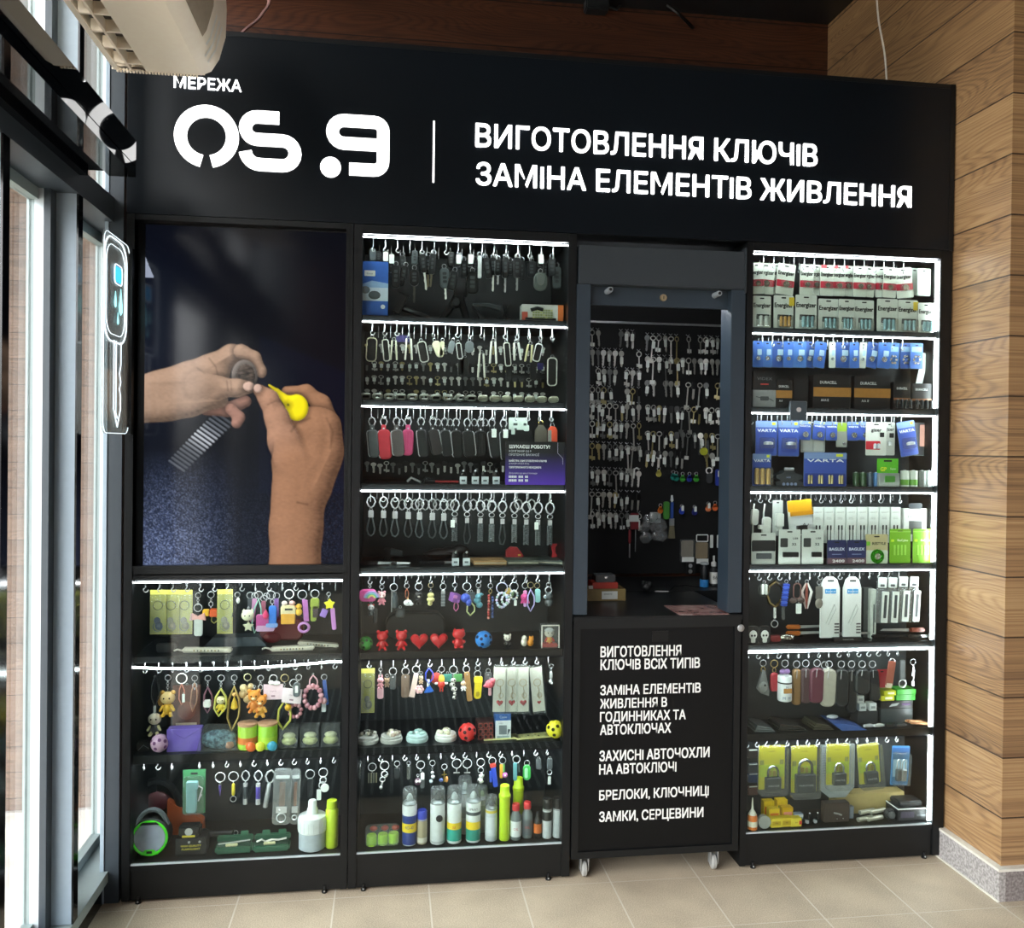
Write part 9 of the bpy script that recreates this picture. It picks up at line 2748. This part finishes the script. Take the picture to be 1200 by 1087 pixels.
for k in range(2):
 MB(M('#6a7074' if k == 0 else '#9aa0a4', 0.3, 0.7)).rr(-0.010 + 0.020 * k, -0.096, 0.017, 0.040, 0.002, -0.014, 0.0, b=0.002).build('padlock_body', o)
 MB(CHROME).tube([(-0.016 + 0.020 * k, -0.006, -0.078), (-0.016 + 0.020 * k, -0.006, -0.050), (-0.010 + 0.020 * k, -0.006, -0.042), (-0.004 + 0.020 * k, -0.006, -0.050), (-0.004 + 0.020 * k, -0.006, -0.078)], 0.0018).build('shackle', o)
MB(PLAST).rr(0, -0.075, 0.060, 0.11, 0.004, -0.018, 0.002).build('blister', o)
o = hung(r, 540, 60, 'wire_basket', 'grey perforated bag hanging behind the third padlock card', 'bag', None, 0.06)
MB(M('#8c9290', 0.5)).prism([(-0.062, 0), (0.062, 0), (0.062, -0.15), (0.03, -0.185), (-0.03, -0.185), (-0.062, -0.16)], 0, 0.01).build('mesh_bag', o)
b = MB('#5a6062')
for k in range(12):
 b.tube([(-0.060, -0.001, -0.008 - 0.009 * k), (-0.035, -0.001, -0.004 - 0.009 * k)], 0.0012)
b.build('mesh_pattern', o)
for i, (y, c) in enumerate(((80, '#2c2422'), (160, '#33383e'), (215, '#2c3c58'), (285, '#4a2c28'))):
 o = hung(r, 58, y, 'cell_tag', 'dark small item hanging at the left edge of the bottom shelf, %s from the top' % ORD[i], 'tag', 'dark small items at the left edge', 0.02)
 MB(c).rr(0, -0.018, 0.036, 0.032, 0.005, -0.004, 0.004, b=0.001).box(-0.014, 0.014, -0.005, -0.004, -0.006, -0.003, M('#b8bcb8')).build('item_body', o)
o = stood(r, 55, 545, 'glue_bottle', 'white and orange squeeze bottle with a pointed nozzle, left end', 'bottle', Y=0.03)
MB(M('#d8742c', 0.4)).lathe([(0.014, 0), (0.0165, 0.002), (0.0165, 0.042), (0.014, 0.05)], seg=16).build('bottle_body', o)
MB('#e0d8c4').lathe([(0.0168, 0.012), (0.0168, 0.030)], seg=16).build('label_wrap', o)
MB(M('#e0dccc', 0.4)).lathe([(0.0145, 0.05), (0.010, 0.060), (0.004, 0.068), (0.0016, 0.106)], seg=14).build('nozzle', o)
o = stood(r, 120, 530, 'tape_roll', 'roll of clear tape on its side beside the squeeze bottle', 'tape', Y=0.035)
MB(glassy('tape_film', '#e4e4c8', 0.1, 1.4, 0.05, 0.3)).lathe([(0.010, -0.008), (0.022, -0.008), (0.022, 0.008), (0.010, 0.008)], seg=18, c=(0, 0, 0.022), ax='y').build('tape', o)
gb = [(150, 470, 0.062, '#cfae20', 0.10), (180, 500, 0.050, '#d8b828', 0.065), (225, 455, 0.060, '#d8b424', 0.11), (255, 495, 0.050, '#cba01c', 0.07), (192, 540, 0.030, '#e0c83c', 0.032), (250, 540, 0.030, '#dcc034', 0.034), (303, 540, 0.028, '#e2cc40', 0.032)]
for i, (x, y, h, c, Y) in enumerate(gb):
 o = stood(r, x, y, 'glue_box', ('yellow box at the back left of the pile', 'orange topped yellow box in the middle left', 'yellow box at the back right of the pile', 'yellow box with pink window, middle right', 'front yellow box, left of three', 'front yellow box, middle of three', 'front yellow box with red end, right of three')[i] + ', bottom shelf', 'box', 'yellow glue boxes on the bottom shelf', Y=Y)
 MB(M(c, 0.4)).box(-0.019, 0.019, 0, 0.026, 0, h, b=0.0006).build('box_body', o)
 MB(M(('#b8342c', '#d0782c', '#5a8a3a', '#d88a7a', '#b89a20', '#b89a20', '#c8382c')[i], 0.4)).box(-0.015 if i < 6 else 0.010, 0.015 if i < 6 else 0.0195, -0.0008, 0, h * 0.25, h * 0.7).build('printed_patch', o)
 if i > 3:
  textb(o, '505', 0, h * 0.42, h * 0.16, '#5a2a1c', -0.0012)
o = stood(r, 318, 500, 'small_carton', 'grey and blue small carton right of the yellow boxes', 'box', Y=0.06)
MB('#8a98a8').box(-0.015, 0.015, 0, 0.02, 0, 0.030, b=0.0006).box(-0.015, 0.015, -0.0006, 0, 0.02, 0.028, M('#c8ccd0')).build('box_body', o)
for x, lb in ((360, 'black lever lock part left of the silver one'), (405, 'black and silver lock part beside the dark metal box')):
 o = stood(r, x, 510, 'lock_part', lb, 'lock part', 'small lock parts on the bottom shelf', Y=0.06)
 MB('#1d1f20').box(-0.020, 0.02, -0.01, 0.01, 0, 0.014, b=0.002).box(0.008, 0.014, -0.004, 0.004, 0.012, 0.030).build('lock_body', o)
 MB(CHROME).lathe([(0.006, -0.004), (0.006, 0.004)], seg=12, c=(-0.004, -0.012, 0.008), ax='y').ell(0.012, 0, 0.031, 0.003).build('cylinder_face', o)
o = stood(r, 532, 515, 'rim_lock', 'dark brown metal box lock with a slanted lever', 'lock', Y=0.05)
MB('#3a302a').box(-0.046, 0.046, 0, 0.03, 0, 0.066, b=0.002).build('lock_body', o)
MB(STEEL).tube([(-0.014, -0.004, 0.034), (0.0, -0.006, 0.032), (0.014, -0.004, 0.026)], 0.003).ell(0.0, -0.001, 0.012, 0.002).ell(0.022, -0.001, 0.012, 0.002).build('lever', o)
MB('#6a7078').box(0.047, 0.064, 0.004, 0.02, 0.008, 0.050, b=0.001).build('bolt_plate', o)
for i, (x, y, zz) in enumerate(((690, 500, 0.0), (745, 495, 0.0), (700, 470, 0.016), (760, 468, 0.016))):
 o = stood(r, x, y, 'lock_cylinder', ('lower left', 'lower right', 'upper left', 'upper right')[i] + ' of the silver lock cylinders by the dark metal box', 'lock cylinder', 'lock cylinders on the bottom shelf', Y=0.05 + 0.02 * (i // 2), z=0.1176 + zz, turn=0.25)
 b = MB(M('#c8c6b8', 0.3, 0.6))
 b.T = Matrix.Translation((0, 0, 0.008))
 b.lathe([(0.0075, -0.032), (0.0075, 0.032)], seg=12, ax='x').box(-0.032, 0.032, -0.0035, 0.0035, -0.007, 0.0)
 b.build('cylinder_body', o)
o = stood(r, 825, 490, 'knob_set', 'dark round lock knob beside the open carton', 'knob', Y=0.06)
MB('#2c2e30').ell(0, 0, 0.018, 0.020, 0.016, 0.018).lathe([(0.012, -0.02), (0.012, -0.014)], M('#6a6e70', 0.3, 0.6), 12, (0, 0, 0.018), 'y').build('knob', o)
o = stood(r, 965, 505, 'open_carton', 'black open carton with white rim holding a lock, right end', 'box', Y=0.035)
MB('#1a1b1d').box(-0.060, 0.062, 0, 0.10, 0, 0.040, b=0.001).build('box_body', o)
MB('#d8dad6').box(-0.061, 0.063, -0.001, 0.002, 0.0385, 0.0415).box(-0.061, -0.058, 0, 0.10, 0.0385, 0.0415).build('white_rim', o)
MB('#26282a').box(-0.045, 0.045, 0.02, 0.08, 0.040, 0.058, b=0.004).build('packed_lock', o)
MB('#3f3648').box(-0.05, 0.0, -0.0008, 0, 0.010, 0.030).box(0.01, 0.055, -0.0008, 0, 0.014, 0.020, M('#4a4c4e')).build('printed_front', o)
o = stood(r, 740, 440, 'cardboard_box', 'long brown cardboard box lying at the back of the bottom shelf', 'box', Y=0.11)
MB('#9c8a58').box(-0.145, 0.115, 0, 0.05, 0, 0.070, b=0.001).build('box_body', o)
MB('#e0d8b8').box(0.075, 0.098, -0.0006, 0, 0.052, 0.058).build('print_mark', o)
